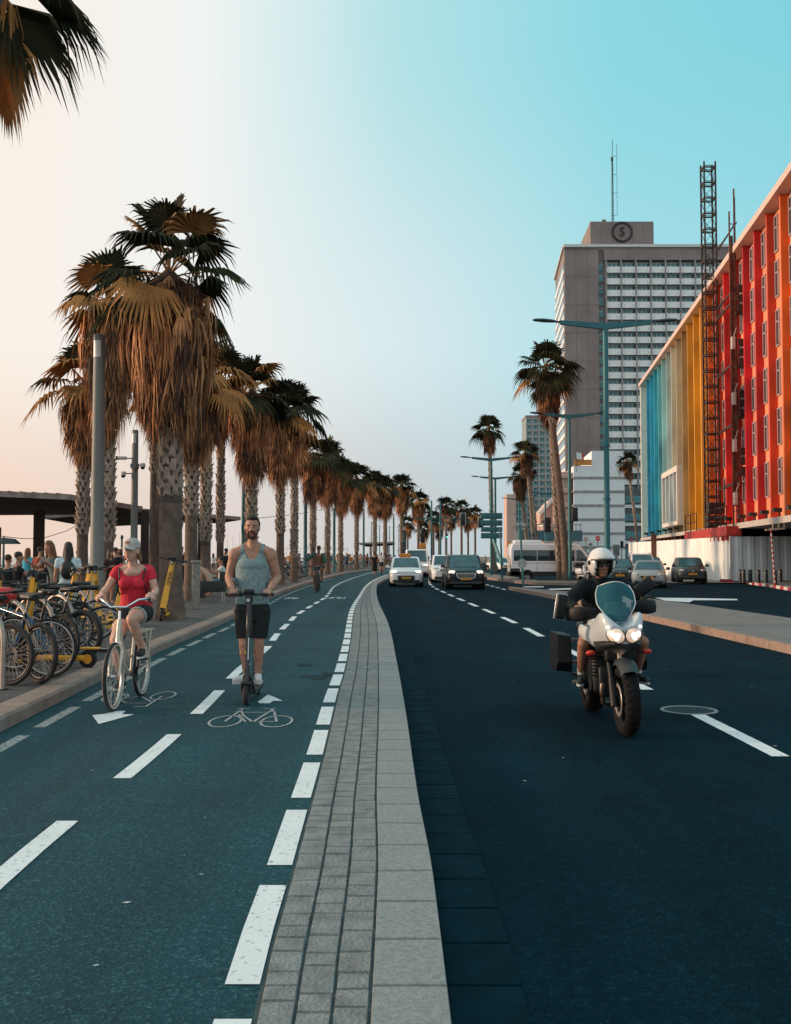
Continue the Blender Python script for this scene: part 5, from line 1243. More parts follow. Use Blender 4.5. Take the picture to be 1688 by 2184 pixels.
        g = MB(); g.bar((-.62, F + .03, hood - .25), (.62, F + .03, hood - .25), .03); g.build('grille_bar', TRIM, t)
    elif grille == 'smile':
        g = MB(); g.prism([(-.5, F - .02, hood - .28), (.5, F - .02, hood - .28), (.32, F - .03, hood - .46), (-.32, F - .03, hood - .46)], (0, .1, 0), mi=1); g.bar((-.5, F - .03, hood - .27), (-.3, F - .04, hood - .47), .03, mi=0); g.bar((.5, F - .03, hood - .27), (.3, F - .04, hood - .47), .03, mi=0); g.bar((-.3, F - .04, hood - .47), (.3, F - .04, hood - .47), .03, mi=0); g.build('grille', [CHROME, TRIM], t)
    else:
        g = MB(); g.rbox((0, F + .0, hood - .30), (.8, .1, .12), .04); g.build('grille', TRIM, t)
    g = MB(); g.cyl((0, F - .0, hood - .24), (0, F - .055, hood - .24), .036, n=16); g.build('badge', CHROME, t)
    g = MB(); g.rbox((0, F + .03, clear + .12), (Wd * .8, .14, .15), .05); g.build('lower_intake', TRIM, t)
    g = MB(); g.box((0, F - .06, clear + .34 if grille != 'wide' else hood - .53), (.50, .03, .115), mi=0)
    for k in range(7): g.box((-.19 + k * .062, F - .078, clear + .34 if grille != 'wide' else hood - .53), (.026, .006, .06), mi=1)
    g.build('number_plate', [PLATE, BLACK], t)
    g = MB(); g.bar((-.55, Y0 + .03, hood + .05), (.05, Y0 + .03, hood + .06), .025); g.bar((.0, Y0 + .03, hood + .05), (.6, Y0 + .03, hood + .06), .025); g.build('wiper', TRIM, t)
    if rails:
        for s in (-1, 1): g = MB(); g.tube([(s * wt * .92, Y1 + .3, zt), (s * wt * .92, Y1 + .5, zt + .09), (s * wt * .92, Y2 - .4, zt + .09), (s * wt * .92, Y2 - .2, zt)], .025, 6); g.build('roof_rail', CHROME, t)
    return t, zt
GLASST2 = M('windscreen_glass', (.015, .07, .085), .06, var=.5, scale=1.5, spec=.9)
t, zt = car('taxi_car', 'white taxi with lit headlights and an orange sign on its roof', 'taxi', .58, 56.2, RZ, L=4.4, Wd=1.84, H=1.64, hood=1.02, belt=1.04, y0=.17, y1=.38, y2=.86, y3=.97, paintm=WHITE, lit=True, grille='wide', boxy=.5)
g = MB(); g.rbox((-.05, -.35, zt + .12), (.62, .24, .2), .05); g.rbox((-.05, -.35, zt + .03), (.4, .2, .06), .02); g.build('roof_sign', M('taxi_sign_orange', (.72, .25, .04), .5), t)
car('minivan', 'black minivan with a chrome grille, leading the right hand lane', 'minivan', 3.52, 52.3, RZ, L=5.1, Wd=1.98, H=1.74, hood=1.07, belt=1.1, y0=.18, y1=.36, y2=.92, y3=.985, paintm=carpaint('black_car_paint', (.006, .011, .013)), lit=True, grille='chrome', boxy=.7, wr=.34, rails=True)
car('suv_car', 'white SUV close behind the black minivan', 'SUV', 3.22, 65, RZ, L=4.8, Wd=1.95, H=1.76, hood=1.1, belt=1.12, y0=.24, y1=.38, y2=.88, y3=.97, paintm=WHITE, lit=False, grille='slim', boxy=.6, wr=.37)
car('panel_van', 'white high roofed van following the taxi', 'van', 1.75, 84, RZ, L=5.2, Wd=2.05, H=2.25, hood=1.15, belt=1.25, y0=.12, y1=.27, y2=.96, y3=.99, paintm=WHITE, lit=True, grille='slim', boxy=1.0, wr=.34)
car('small_car', 'small white car far back between the van and the SUV', 'car', 5.1, 128, RZ, L=4.1, Wd=1.75, H=1.5, paintm=WHITE, lit=True, boxy=.4)
car('hatchback', 'white hatchback half hidden behind the sign board lamp', 'car', 11.8, 113, RZ, rz=.3, L=4.2, Wd=1.78, H=1.55, paintm=WHITE, boxy=.4)
car('sedan', 'silver sedan with a dark smiling grille at the front of the parked cars', 'car', 13.8, 54.3, RZ, rz=-.26, L=4.7, Wd=1.79, H=1.44, hood=.92, belt=.95, y0=.27, y1=.42, y2=.70, y3=.86, trunk=.98, paintm=carpaint('silver_car_paint', (.27, .30, .31)), grille='smile')
car('hatchback', 'dark teal hatchback parked against the white hoarding', 'car', 18.1, 61.6, -.05, rz=-.16, L=4.1, Wd=1.75, H=1.52, hood=.95, belt=.98, y0=.2, y1=.38, y2=.8, y3=.95, paintm=carpaint('dark_teal_car_paint', (.03, .045, .05)), boxy=.3)
pk = [('dark_car', 'dark grey car behind the silver sedan on its left', 13.8, 61.5, -.12, '#3a4446', 1.5), ('suv_car', 'white SUV parked behind the silver sedan', 17.0, 69.0, -.05, '#c8ccca', 1.78), ('dark_car', 'black car squeezed between the sedan and the dark teal hatchback', 17.9, 68.5 - 1.5, -.05, '#20282a', 1.48), ('dark_car', 'grey car behind the sedan with only its roof in view', 15.7, 74, -.05, '#4a5354', 1.74), ('hatchback', 'pale hatchback farther back among the parked cars', 15.2, 83, -.1, '#aab2b2', 1.5), ('dark_car', 'dark car with red tail lamps beyond the parked cars', 18.6, 91, -.1, '#15191b', 1.48), ('hatchback', 'dark car near the foot of the banded building', 15.6, 104, -.1, '#2b3335', 1.5), ('small_car', 'grey green car between the minibus and the parked cars', 13.2, 92, -.1, '#53605f', 1.5)]
pk[2] = ('dark_car', 'black car squeezed between the sedan and the dark teal hatchback', 18.2, 71.5, -.05, '#20282a', 1.55)
for i, (nm, lab, x, y, z, c, H) in enumerate(pk):
    car(nm, lab, 'car', x, y, z, rz=(-.2, -.12, -.16, -.15, .1, 2.9, .4, .2)[i], L=4.4, Wd=1.8, H=H, hood=.95 if H < 1.6 else 1.08, belt=.98 if H < 1.6 else 1.12, paintm=carpaint('paint_' + str(i), hexc(c)), boxy=.5 if H > 1.6 else .2, group='cars parked on the apron by the hoarding', rails=(i == 1))
# minibus standing across the road
t = thing('minibus', 'white high roofed minibus standing sideways behind the palm and lamp', 'minibus', (10.6, 67.2, RZ), 0)
L = 5.9; g = MB()
prof = [(-L / 2, .42), (-L / 2, 2.2), (-L / 2 + .12, 2.52), (1.35, 2.52), (1.7, 2.4), (2.35, 1.55), (2.92, 1.22), (3.02, .95), (3.02, .42)]
secs = []
for yy, k in ((-1.0, 0), (-.93, 1), (.93, 1), (1.0, 0)):
    secs.append([V((x * (1 if k else .985), yy, q if k else .5 + (q - .5) * .965)) for x, q in prof])
g.loft(secs, smooth=False); g.build('body', WHITE, t)
g = MB(); g.box((-.78, -1.01, .52), (4.3, .04, .28)); g.box((-L / 2 + .3, -1.005, .62), (.62, .05, .5)); g.rbox((-L / 2 - .02, 0, .5), (.12, 1.9, .3), .04); g.rbox((2.98, 0, .5), (.2, 1.9, .36), .05); g.build('skirt_trim', TRIM, t)
for i, (a, b_) in enumerate(((-2.75, -1.22), (-1.16, .06), (.12, 1.3))):
    g = MB(); g.rbox(((a + b_) / 2, -.99, 1.72), (b_ - a, .06, .72), .02); g.build('side_window', GLASSD, t)
g = MB(); g.prism([(1.42, -1.012, 1.36), (2.25, -1.012, 1.36), (1.72, -1.012, 2.08), (1.42, -1.012, 2.08)], (0, .03, 0)); g.build('side_window', GLASSD, t)
g = MB(); g.prism([(1.78, -.85, 2.36), (2.36, -.85, 1.6), (2.36, .85, 1.6), (1.78, .85, 2.36)], (.02, 0, .02)); g.build('windscreen', GLASST2, t)
for x in (-1.85, 2.1):
    g = MB(); g.cyl((x, -.7, .36), (x, -1.012, .36), .43, n=24); g.build('wheel_arch', TRIM, t)
    for s in (-1, 1):
        o = wheel(t, 0, 0, .34, .22); o.matrix_basis = Matrix.Translation((x, s * .92, 0)) @ Matrix.Rotation(R(90), 4, 'Z')
g = MB()
for x in (-1.2, .09, 1.36): g.box((x, -1.004, 1.35), (.02, .02, 1.55))
g.box((-.6, -1.006, 1.22), (4.5, .02, .03)); g.build('door_seam', M('seam_grey', (.25, .26, .26), .6), t)
g = MB(); g.rbox((-L / 2 - .01, -.86, 1.25), (.06, .14, .7), .02); g.build('tail_light', TAILL, t)
g = MB(); g.rbox((-1.75, 0, 2.63), (1.9, 1.3, .25), .1); g.build('air_conditioner', WHITE, t)
g = MB()
for y in (-.7, .7): g.bar((-.5, y, 2.64), (1.6, y, 2.64), .05); 
for x in (-.5, .2, .9, 1.6): g.bar((x, -.7, 2.64), (x, .7, 2.64), .04); g.bar((x, -.7, 2.5), (x, -.7, 2.64), .04)
g.build('roof_rack', MULL, t)
g = MB(); g.rbox((2.2, -1.12, 1.45), (.14, .16, .32), .04); g.build('wing_mirror', TRIM, t)
g = MB(); g.rbox((2.98, -.7, .95), (.1, .4, .25), .04); g.build('headlight', HEADOFF, t)

# ---- motorcycle with its fairing, and parked scooters
FAIR = M('motorcycle_white', (.50, .55, .58), .3, var=.04, coat=.5); MBLK = M('motorcycle_black', (.006, .008, .010), .5, var=.3, spec=.3); ENG = M('engine_alloy_dark', (.018, .02, .022), .5, .4, var=.4, scale=12)
SCREEN = M('tinted_screen', (.03, .22, .29), .1, var=.1, alpha=.38, spec=.5); LAMPG = M('lit_bike_headlamp', (.62, .50, .42), .12, var=.45, scale=22, emis=((1, .66, .45), .42), coat=1.0); AMB = M('indicator_red', (.55, .03, .015), .3); BULB = M('lit_bulb', (1, .95, .88), .2, emis=((1, .88, .74), 4))
def motowheel(par, y, r, w, name='wheel'):
    g = MB(); Mx = Matrix.Rotation(R(90), 3, 'Y')
    g.lathe([(r * .70, -w * .40), (r * .84, -w * .5), (r * .95, -w * .40), (r, 0), (r * .95, w * .40), (r * .84, w * .5), (r * .70, w * .40), (r * .66, 0), (r * .70, -w * .4)], 36, (0, y, r), Mx)
    for k in range(28):
        a = 2 * math.pi * k / 28
        for s in (-1, 1): g.bar((s * w * .04, y + r * .995 * math.cos(a), r + r * .995 * math.sin(a)), (s * w * .40, y + r * .955 * math.cos(a + .12), r + r * .955 * math.sin(a + .12)), .005)
    o = g.build(name, M('tyre_dark', (.007, .007, .008), .85, var=.3, spec=.2), par)
    g = MB(); g.torus((0, y, r), (1, 0, 0), r * .68, .022, 36, 8, sq=2.4); g.cyl((-.07, y, r), (.07, y, r), .05, n=12)
    for k in range(6):
        a = 2 * math.pi * k / 6; g.bar((0, y + .04 * math.cos(a), r + .04 * math.sin(a)), (0, y + r * .67 * math.cos(a), r + r * .67 * math.sin(a)), .035, .05, up=(1, 0, 0))
    g.build('rim', MBLK, o)
    g = MB()
    for s in (-1, 1): g.torus((s * .075, y, r), (1, 0, 0), r * .42, .03, 28, 4, sq=.12)
    g.build('brake_disc', STEEL, o)
    return o
MX, MY = 2.13, 10.02
mc = thing('motorcycle', 'white and black touring motorcycle with lit twin headlights ridden toward the viewer', 'motorcycle', (MX, MY, RZ))
mc.rotation_euler = (0, R(-1.5), R(.6))
motowheel(mc, -.76, .325, .145); motowheel(mc, .76, .32, .18)
g = MB()
for s in (-1, 1): g.cyl((s * .105, -.74, .33), (s * .105, -.42, 1.02), .026, .032, 12); g.cyl((s * .105, -.755, .27), (s * .105, -.67, .52), .04, .036, 12)
g.rbox((0, -.45, .98), (.28, .12, .05), .015); g.build('fork', MBLK, mc)
g = MB(); secs = []
for k in range(9):
    a = R(-62 + 104 * k / 8); secs.append([V((x, -.76 - .365 * math.sin(a) * 1.0, .325 + .375 * math.cos(a))) + V((0, -math.sin(a), math.cos(a))) * dz for x, dz in ((-.085, -.05), (-.072, 0), (0, .02), (.072, 0), (.085, -.05))])
g.loft([[p for p in s_] for s_ in secs], closed=False, caps=False); me = g.build('front_fender', M('fender_grey', (.02, .028, .032), .5), mc)
g = MB(); g.rbox((0, -.60, .74), (.30, .10, .16), .03); g.build('fender_bridge', MBLK, mc)
# fairing shell: loft of outlines from nose to tank
def fo(y, pts): return [V((x * .84, y, z)) for x, z in pts] + [V((-x * .84, y, z)) for x, z in reversed(pts)]
g = MB()
g.loft([fo(-.80, [(.0, .985), (.07, 1.0), (.13, 1.03), (.155, .97), (.14, .88), (.07, .835), (.0, .825)]),
        fo(-.74, [(.0, .985), (.10, 1.05), (.225, 1.17), (.245, 1.02), (.20, .88), (.10, .815), (.0, .80)]),
        fo(-.60, [(.0, 1.01), (.12, 1.07), (.245, 1.18), (.26, 1.03), (.24, .87), (.14, .79), (.0, .77)]),
        fo(-.38, [(.0, 1.0), (.14, 1.05), (.22, 1.06), (.26, .98), (.27, .84), (.2, .75), (.0, .72)]),
        fo(-.15, [(.0, .98), (.14, 1.02), (.2, .99), (.28, .92), (.29, .84), (.2, .76), (.0, .70)])], closed=True)
fa = g.build('fairing', FAIR, mc); md = fa.modifiers.new('s', 'SUBSURF'); md.levels = 1; md.render_levels = 2
g = MB(); g.loft([fo(-.82, [(.0, .845), (.07, .85), (.13, .875), (.12, .83), (0, .79)]), fo(-.70, [(.0, .83), (.1, .84), (.21, .87), (.2, .80), (0, .74)]), fo(-.4, [(.0, .8), (.12, .82), (.25, .84), (.22, .72), (0, .66)])]); g.build('lower_fairing', MBLK, mc)
for s in (-1, 1):
    g = MB(); Mr = Matrix.Rotation(s * R(18), 3, 'Z') @ Matrix.Rotation(R(-14), 3, 'X') @ Matrix.Rotation(s * R(-32), 3, 'Y')
    g.ell((s * .081, -.785, .925), (.090, .05, .068), 24, 14, Mr); hl = g.build('headlight', LAMPG, mc)
    g = MB(); g.ell((s * .075, -.832, .915), (.035, .012, .035), 14, 8); g.ell((s * .12, -.815, .935), (.022, .012, .024), 12, 8); g.build('bulb', BULB, hl)
    g = MB(); g.tube([V((s * .081, -.785, .925)) + Mr @ V((  .091 * math.cos(2 * math.pi * k_ / 28), -.004, .071 * math.sin(2 * math.pi * k_ / 28))) for k_ in range(28)], .006, 6, closed=True); g.build('bezel', MBLK, hl)
    g = MB(); g.ell((s * .15, -.775, 1.0), (.018, .02, .014), 10, 8); g.build('position_lamp', BULB, mc)
    g = MB(); g.bar((s * .17, -.5, .74), (s * .25, -.52, .745), .025, mi=1); g.ell((s * .268, -.535, .745), (.045, .03, .026), 14, 10, mi=0); g.build('indicator', [AMB, MBLK], mc)
    g = MB(); g.loft([[V((s * .22, -.30, 1.0)), V((s * .26, -.30, .96)), V((s * .27, -.28, .84)), V((s * .20, -.28, .80))], [V((s * .26, -.12, 1.03)), V((s * .325, -.12, .97)), V((s * .31, -.1, .86)), V((s * .22, -.1, .8))], [V((s * .18, .12, 1.0)), V((s * .24, .12, .95)), V((s * .24, .12, .86)), V((s * .18, .12, .8))]])
    sp = g.build('side_panel', FAIR, mc); md = sp.modifiers.new('s', 'SUBSURF'); md.levels = 1; md.render_levels = 2
g = MB(); nx, nz = 12, 12; vs = []
for j in range(nz + 1):
    v = j / nz; hw = .03 + .155 * min(1, v * 2.1) ** .8 - (.05 * max(0, v - .72) / .28) ** 1; z = 1.0 + .41 * v; yb = -.72 + .24 * v
    for i in range(nx + 1):
        u = -1 + 2 * i / nx; zz = z - (.045 * u * u if v > .9 else 0) * (v - .9) * 10 * .9; vs.append(V((hw * u, yb + .10 * u * u, zz)))
g.add(vs, [(j * (nx + 1) + i, j * (nx + 1) + i + 1, (j + 1) * (nx + 1) + i + 1, (j + 1) * (nx + 1) + i) for j in range(nz) for i in range(nx)], True)
wsn = g.build('windscreen', SCREEN, mc)
edge = [vs[j * (nx + 1)] for j in range(1, nz + 1)] + vs[nz * (nx + 1):(nz + 1) * (nx + 1)] + [vs[j * (nx + 1) + nx] for j in range(nz, 0, -1)]
g = MB(); g.tube(edge, .0055, 6); g.build('rim', M('screen_edge_pale', (.62, .66, .66), .3), wsn)
g = MB(); g.rbox((0, -.50, 1.10), (.26, .10, .14), .03); g.rbox((0, -.47, 1.18), (.20, .05, .07), .02); g.build('dashboard', MBLK, mc)
g = MB(); g.tube([(-.40, -.23, 1.13), (-.30, -.28, 1.12), (-.16, -.38, 1.08), (.16, -.38, 1.09), (.30, -.28, 1.16), (.40, -.23, 1.18)], .014, 8); g.cyl((-.41, -.225, 1.13), (-.29, -.285, 1.122), .019, n=10); g.cyl((.41, -.225, 1.182), (.29, -.285, 1.158), .019, n=10); g.build('handlebar', MBLK, mc)
for s, z in ((-1, 1.10), (1, 1.155)):
    g = MB(); g.loft([[V((s * .17, -.42, z + .06)), V((s * .17, -.40, z - .04)), V((s * .17, -.37, z - .04)), V((s * .17, -.39, z + .06))], [V((s * .32, -.42, z + .09)), V((s * .32, -.40, z - .085)), V((s * .32, -.36, z - .085)), V((s * .32, -.38, z + .09))], [V((s * .44, -.28, z + .07)), V((s * .445, -.28, z - .07)), V((s * .42, -.25, z - .06)), V((s * .42, -.25, z + .06))]])
    hg = g.build('hand_guard', MBLK, mc); md = hg.modifiers.new('s', 'SUBSURF'); md.levels = 1; md.render_levels = 2
g = MB(); Mr = Matrix.Rotation(R(10), 3, 'Y'); g.rbox((-.485, -.28, 1.175), (.10, .04, .24), .035, M=Mr); g.bar((-.3, -.3, 1.13), (-.45, -.28, 1.17), .016); g.build('mirror', MBLK, mc)
g = MB(); g.rbox((-.49, -.262, 1.175), (.115, .02, .255), .04, M=Mr); g.build('mirror', M('mirror_rim', (.40, .42, .42), .3, .4), mc)
g = MB(); Mr = Matrix.Rotation(R(-35), 3, 'Y'); g.rbox((.34, -.28, 1.35), (.19, .05, .13), .04, M=Mr); g.bar((.28, -.3, 1.17), (.32, -.28, 1.3), .016); g.build('mirror', MBLK, mc)
g = MB(); g.rbox((0, -.03, .93), (.34, .46, .26), .10); tk = g.build('fuel_tank', FAIR, mc)
g = MB(); g.rbox((0, .42, .84), (.30, .62, .12), .05); g.rbox((0, .72, .90), (.28, .3, .10), .04); g.build('seat', MBLK, mc)
g = MB(); g.rbox((0, -.06, .50), (.40, .44, .36), .06)
for k in range(7): g.box((0, -.14, .50 + k * .032), (.44, .30, .010))
g.cyl((-.24, .05, .44), (.24, .05, .44), .11, n=18); g.cyl((-.21, -.16, .42), (.21, -.16, .42), .085, n=18); g.rbox((0, -.30, .44), (.30, .06, .30), .03); g.build('engine', ENG, mc)
g = MB(); g.tube([(-.10, -.26, .5), (-.13, -.34, .38), (-.11, -.28, .24), (0, -.1, .19), (.12, .2, .20), (.16, .55, .32), (.18, .9, .44)], [.024, .024, .024, .03, .03, .05, .055], 10); g.tube([(.10, -.26, .5), (.13, -.34, .38), (.10, -.28, .24), (0, -.12, .19)], .024, 10); g.build('exhaust', M('exhaust_brown_steel', (.16, .12, .10), .4, .7, var=.4), mc)
g = MB(); g.bar((-.15, -.36, .90), (-.16, .1, .6), .05); g.bar((.15, -.36, .90), (.16, .1, .6), .05); g.bar((-.13, .1, .45), (-.11, .76, .33), .06, .08); g.bar((.13, .1, .45), (.11, .76, .33), .06, .08); g.bar((-.1, .1, .7), (-.1, .85, .80), .04); g.bar((.1, .1, .7), (.1, .85, .80), .04); g.bar((-.17, .2, .46), (-.33, .12, .39), .02); g.bar((.17, .2, .46), (.30, .12, .39), .02); g.bar((-.14, .35, .4), (-.24, .6, .42), .03); g.build('frame', MBLK, mc)
g = MB(); g.cyl((-.33, .12, .39), (-.22, .15, .40), .018, n=8); g.build('foot_peg', STEEL, mc)
for s in (-1, 1):
    g = MB(); cx_ = s * .385
    g.loft([[V((cx_ - .07, .22, .58)), V((cx_ + .08, .22, .58)), V((cx_ + .08, .26, .84)), V((cx_ - .05, .26, .86))], [V((cx_ - .080, .29, .49)), V((cx_ + .085, .29, .47)), V((cx_ + .085, .33, .85)), V((cx_ - .06, .33, .87))], [V((cx_ - .080, .66, .49)), V((cx_ + .085, .66, .47)), V((cx_ + .085, .70, .85)), V((cx_ - .06, .70, .87))]], smooth=False)
    g.build('pannier', MBLK, mc)
    g = MB(); g.bar((s * .12, .5, .78), (cx_ - s * .11, .5, .78), .03); g.bar((s * .12, .5, .55), (cx_ - s * .11, .5, .55), .03); g.build('pannier_bracket', STEEL, mc)
g = MB(); g.rbox((-.025, -.66, .72), (.035, .02, .13), .005); g.build('reflector_strip', M('pale_strip', (.75, .6, .45), .4), mc)
# parked motor scooters by the lamp
def moped(x, y, label, c, rz):
    t = thing('motor_scooter', label, 'motor scooter', (x, y, .03), rz, 'motor scooters parked by the minibus')
    for yy in (-.62, .62):
        g = MB(); g.lathe([(.17, -.06), (.25, -.05), (.27, 0), (.25, .05), (.17, .06), (.17, -.06)], 20, (0, yy, .27), Matrix.Rotation(R(90), 3, 'Y')); w_ = g.build('wheel', RUBBER, t)
        g = MB(); g.cyl((-.04, yy, .27), (.04, yy, .27), .17, n=16); g.build('rim', ALLOY, w_)
    g = MB(); g.loft([[V((-.16, -.50, .45)), V((.16, -.50, .45)), V((.2, -.44, .95)), V((-.2, -.44, .95))], [V((-.16, -.42, .30)), V((.16, -.42, .30)), V((.2, -.36, .95)), V((-.2, -.36, .95))]]); g.rbox((0, 0, .30), (.32, .7, .08), .03); g.rbox((0, .45, .58), (.30, .75, .36), .1); g.rbox((0, -.66, .55), (.18, .34, .07), .03); g.build('body', c, t)
    g = MB(); g.rbox((0, .38, .82), (.28, .7, .10), .04); g.build('seat', BLACK, t)
    g = MB(); g.bar((0, -.60, .3), (0, -.40, 1.0), .06); g.tube([(-.32, -.3, 1.05), (0, -.4, 1.0), (.32, -.3, 1.05)], .02, 8); g.build('handlebar', BLACK, t)
    g = MB(); g.rbox((0, -.50, .93), (.24, .12, .18), .05); g.build('headlight', HEADOFF, t)
    for s in (-1, 1): g = MB(); g.bar((s * .25, -.33, 1.05), (s * .3, -.33, 1.22), .015); g.rbox((s * .31, -.33, 1.25), (.12, .03, .08), .02); g.build('mirror', BLACK, t)
    g = MB(); g.rbox((0, .84, .98), (.34, .3, .3), .06); g.build('top_box', BLACK, t)
    return t
moped(11.75, 62.5, 'white motor scooter parked just right of the lamp by the minibus', WHITE, .3)
moped(12.6, 63.5, 'dark motor scooter parked between the white scooter and the motorcyclist', carpaint('moped_dark', (.05, .07, .08)), .9)
# ================================================================== bicycles, kick scooters, racks
RIMS = M('alloy_rim', (.55, .56, .56), .3, .8); RIMB = M('black_rim', (.02, .021, .023), .4); CREAM = M('cream_frame_paint', (.66, .58, .47), .35, coat=.4, var=.05); CREAMT = M('cream_tyre_wall', (.55, .48, .38), .7)
BLUE = M('blue_frame_paint', (.02, .13, .28), .3, coat=.5, var=.1); BLKF = M('black_frame_paint', (.015, .016, .018), .35, coat=.3); TEALF = M('teal_frame_paint', (.03, .25, .29), .4, coat=.3); REDF = M('red_frame_paint', (.42, .02, .03), .35, coat=.3)
def bwheel(par, y, r, tyre=.02, rim=RIMS, wall=None, spokes=28, x=0, name='wheel'):
    g = MB(); g.torus((x, y, r), (1, 0, 0), r - tyre, tyre, 44, 8, mi=0); o = g.build(name, RUBBER, par)
    if wall is not None:
        g = MB()
        for s in (-1, 1): g.torus((x + s * tyre * .75, y, r), (1, 0, 0), r - tyre * 1.5, tyre * .45, 44, 6)
        g.build('tyre_wall', wall, o)
    g = MB(); g.torus((x, y, r), (1, 0, 0), r - tyre * 2 - .009, .011, 44, 6, sq=1.2); g.cyl((x - .03, y, r), (x + .03, y, r), .02, n=10); g.build('rim', rim, o)
    g = MB()
    for k in range(spokes):
        a = 2 * math.pi * k / spokes; b = a + (.5 if k % 2 else -.5); s = 1 if k % 4 < 2 else -1
        g.bar((x + s * .028, y + .02 * math.cos(b), r + .02 * math.sin(b)), (x, y + (r - tyre * 2.3) * math.cos(a), r + (r - tyre * 2.3) * math.sin(a)), .0028)
    g.build('spokes', STEEL, o); return o
def bicycle(label, fm, loc, rz=0, step=False, rim=RIMS, wall=None, tyre=.02, bars='flat', cover=None, basket=False, rack=False, group='bicycles parked at the steel hoops', r=.34, fender=False, pedal=0.6, grips=None, spokes=28, name='bicycle'):
    t = thing(name, label, 'bicycle', loc, rz, group); fa, ra = -.54, .54
    wall_ = wall
    bwheel(t, fa, r, tyre, rim, wall_, spokes); bwheel(t, ra, r, tyre, rim, wall_, spokes)
    bb = V((0, .10, .29)); sc_ = V((0, .26, .78)); ht = V((0, -.36, .86)); hb = V((0, -.42, .68)); rx_ = V((0, ra, r)); g = MB()
    if step: g.tube([hb, V((0, -.28, .50)), V((0, -.08, .36)), bb], .024, 10); g.tube([ht, V((0, -.24, .62)), V((0, -.04, .48)), V((0, .17, .48))], .017, 8)
    else: g.tube([hb, bb], .019, 10); g.tube([ht + V((0, .01, -.04)), sc_ - UP * .06], .016, 10)
    g.tube([bb, sc_], .017, 10); g.tube([ht + UP * .03, hb - UP * .03], .022, 10)
    for s in (-1, 1): g.tube([bb + V((s * .03, 0, 0)), rx_ + V((s * .06, 0, 0))], .011, 8); g.tube([sc_ - UP * .05 + V((s * .015, 0, 0)), rx_ + V((s * .06, 0, 0))], .010, 8)
    g.build('frame', fm, t)
    g = MB()
    for s in (-1, 1): g.tube([V((s * .025, -.43, .66)), V((s * .055, -.45, .60)), V((s * .055, -.50, .45)), V((s * .05, fa, r))], [.017, .016, .013, .010], 8)
    g.tube([V((-.05, -.43, .655)), V((.05, -.43, .655))], .018, 8); g.build('fork', fm, t)
    g = MB(); g.tube([sc_ - UP * .02, sc_ + V((0, .05, .14))], .0135, 8); g.build('seat_post', STEEL, t)
    st = sc_ + V((0, .06, .16)); g = MB()
    g.loft([[st + V((x, y, z)) for x, z in ((-w, 0), (-w * .7, .035), (0, .045), (w * .7, .035), (w, 0), (0, -.03))] for y, w in ((-.17, .015), (-.08, .03), (.03, .06), (.10, .085), (.13, .06))]); g.build('saddle', BLACK, t)
    hz_ = .98 if bars != 'cruiser' else 1.0; g = MB(); tp = ht + V((0, .015, .05)); g.tube([ht, tp + UP * (hz_ - tp.z - .02)], .014, 8)
    if bars == 'flat': g.tube([V((-.30, -.33, hz_ + .02)), V((-.1, -.36, hz_)), V((.1, -.36, hz_)), V((.30, -.33, hz_ + .02))], .0125, 8); ge = [(V((-.31, -.325, hz_ + .02)), V((-.19, -.345, hz_ + .01))), (V((.31, -.325, hz_ + .02)), V((.19, -.345, hz_ + .01)))]
    else: g.tube([V((-.27, -.10, 1.09)), V((-.25, -.22, 1.10)), V((-.18, -.34, 1.09)), V((-.08, -.40, 1.02)), V((.08, -.40, 1.02)), V((.18, -.34, 1.09)), V((.25, -.22, 1.10)), V((.27, -.10, 1.09))], .0125, 8); ge = [(V((-.272, -.08, 1.088)), V((-.252, -.21, 1.10))), (V((.272, -.08, 1.088)), V((.252, -.21, 1.10)))]
    hbo = g.build('handlebar', CHROME if bars == 'cruiser' else BLACK, t)
    for a, b_ in ge:
        g = MB(); g.cyl(a, b_, .018, n=10); g.bar(b_ + V((0, -.03, -.015)), a + V((0, -.05, -.035)), .01); g.build('grip', BLACK, hbo)
    ck = MB(); ck.cyl(bb + V((.045, 0, 0)), bb + V((.052, 0, 0)), .09, n=24); cr = ck.build('chainring', BLACK, t)
    for s in (-1, 1):
        a = pedal + (math.pi if s > 0 else 0); e = bb + V((s * .085, .17 * math.cos(a), .17 * math.sin(a))); g = MB()
        g.bar(bb + V((s * .06, 0, 0)), e, .018); g.rbox(e + V((s * .05, 0, 0)), (.09, .08, .025), .008); g.build('pedal', DKMETAL, t)
    g = MB(); g.tube([bb + V((.05, 0, .09)), rx_ + V((.05, 0, .035))], .006, 6); g.tube([bb + V((.05, 0, -.09)), rx_ + V((.05, 0, -.035))], .006, 6); g.build('chain', DKMETAL, t)
    if rack:
        g = MB()
        for s in (-1, 1): g.bar((s * .06, .25, .72), (s * .06, .82, .72), .012); g.bar((s * .06, ra, r), (s * .06, .72, .72), .01); g.bar((s * .06, ra, r), (s * .06, .5, .72), .01)
        for y in (.3, .45, .6, .8): g.bar((-.06, y, .72), (.06, y, .72), .01)
        g.build('rear_rack', fm, t)
    if fender:
        g = MB()
        for c, a0, a1 in ((ra, 10, 160),):
            g.loft([[V((x, c - (r + .02) * math.cos(R(a0 + (a1 - a0) * k / 10)) * -1, r + (r + .02) * math.sin(R(a0 + (a1 - a0) * k / 10)))) for x in (-.03, 0, .03)] for k in range(11)], closed=False, caps=False)
        g.build('mudguard', fm, t)
    if basket:
        g = MB(); 
        for z in (.72, .82, .92, 1.0): 
            w = .13 + (z - .72) * .2; g.tube([(-w, -.50, z), (w, -.50, z), (w, -.80, z), (-w, -.80, z)], .006, 5, closed=True)
        for k in range(9):
            u = -1 + k / 4; g.bar((u * .13, -.8, .72), (u * .18, -.82, 1.0), .006); g.bar((u * .13, -.5, .72), (u * .18, -.5, 1.0), .006)
        g.build('basket', BLACK, t)
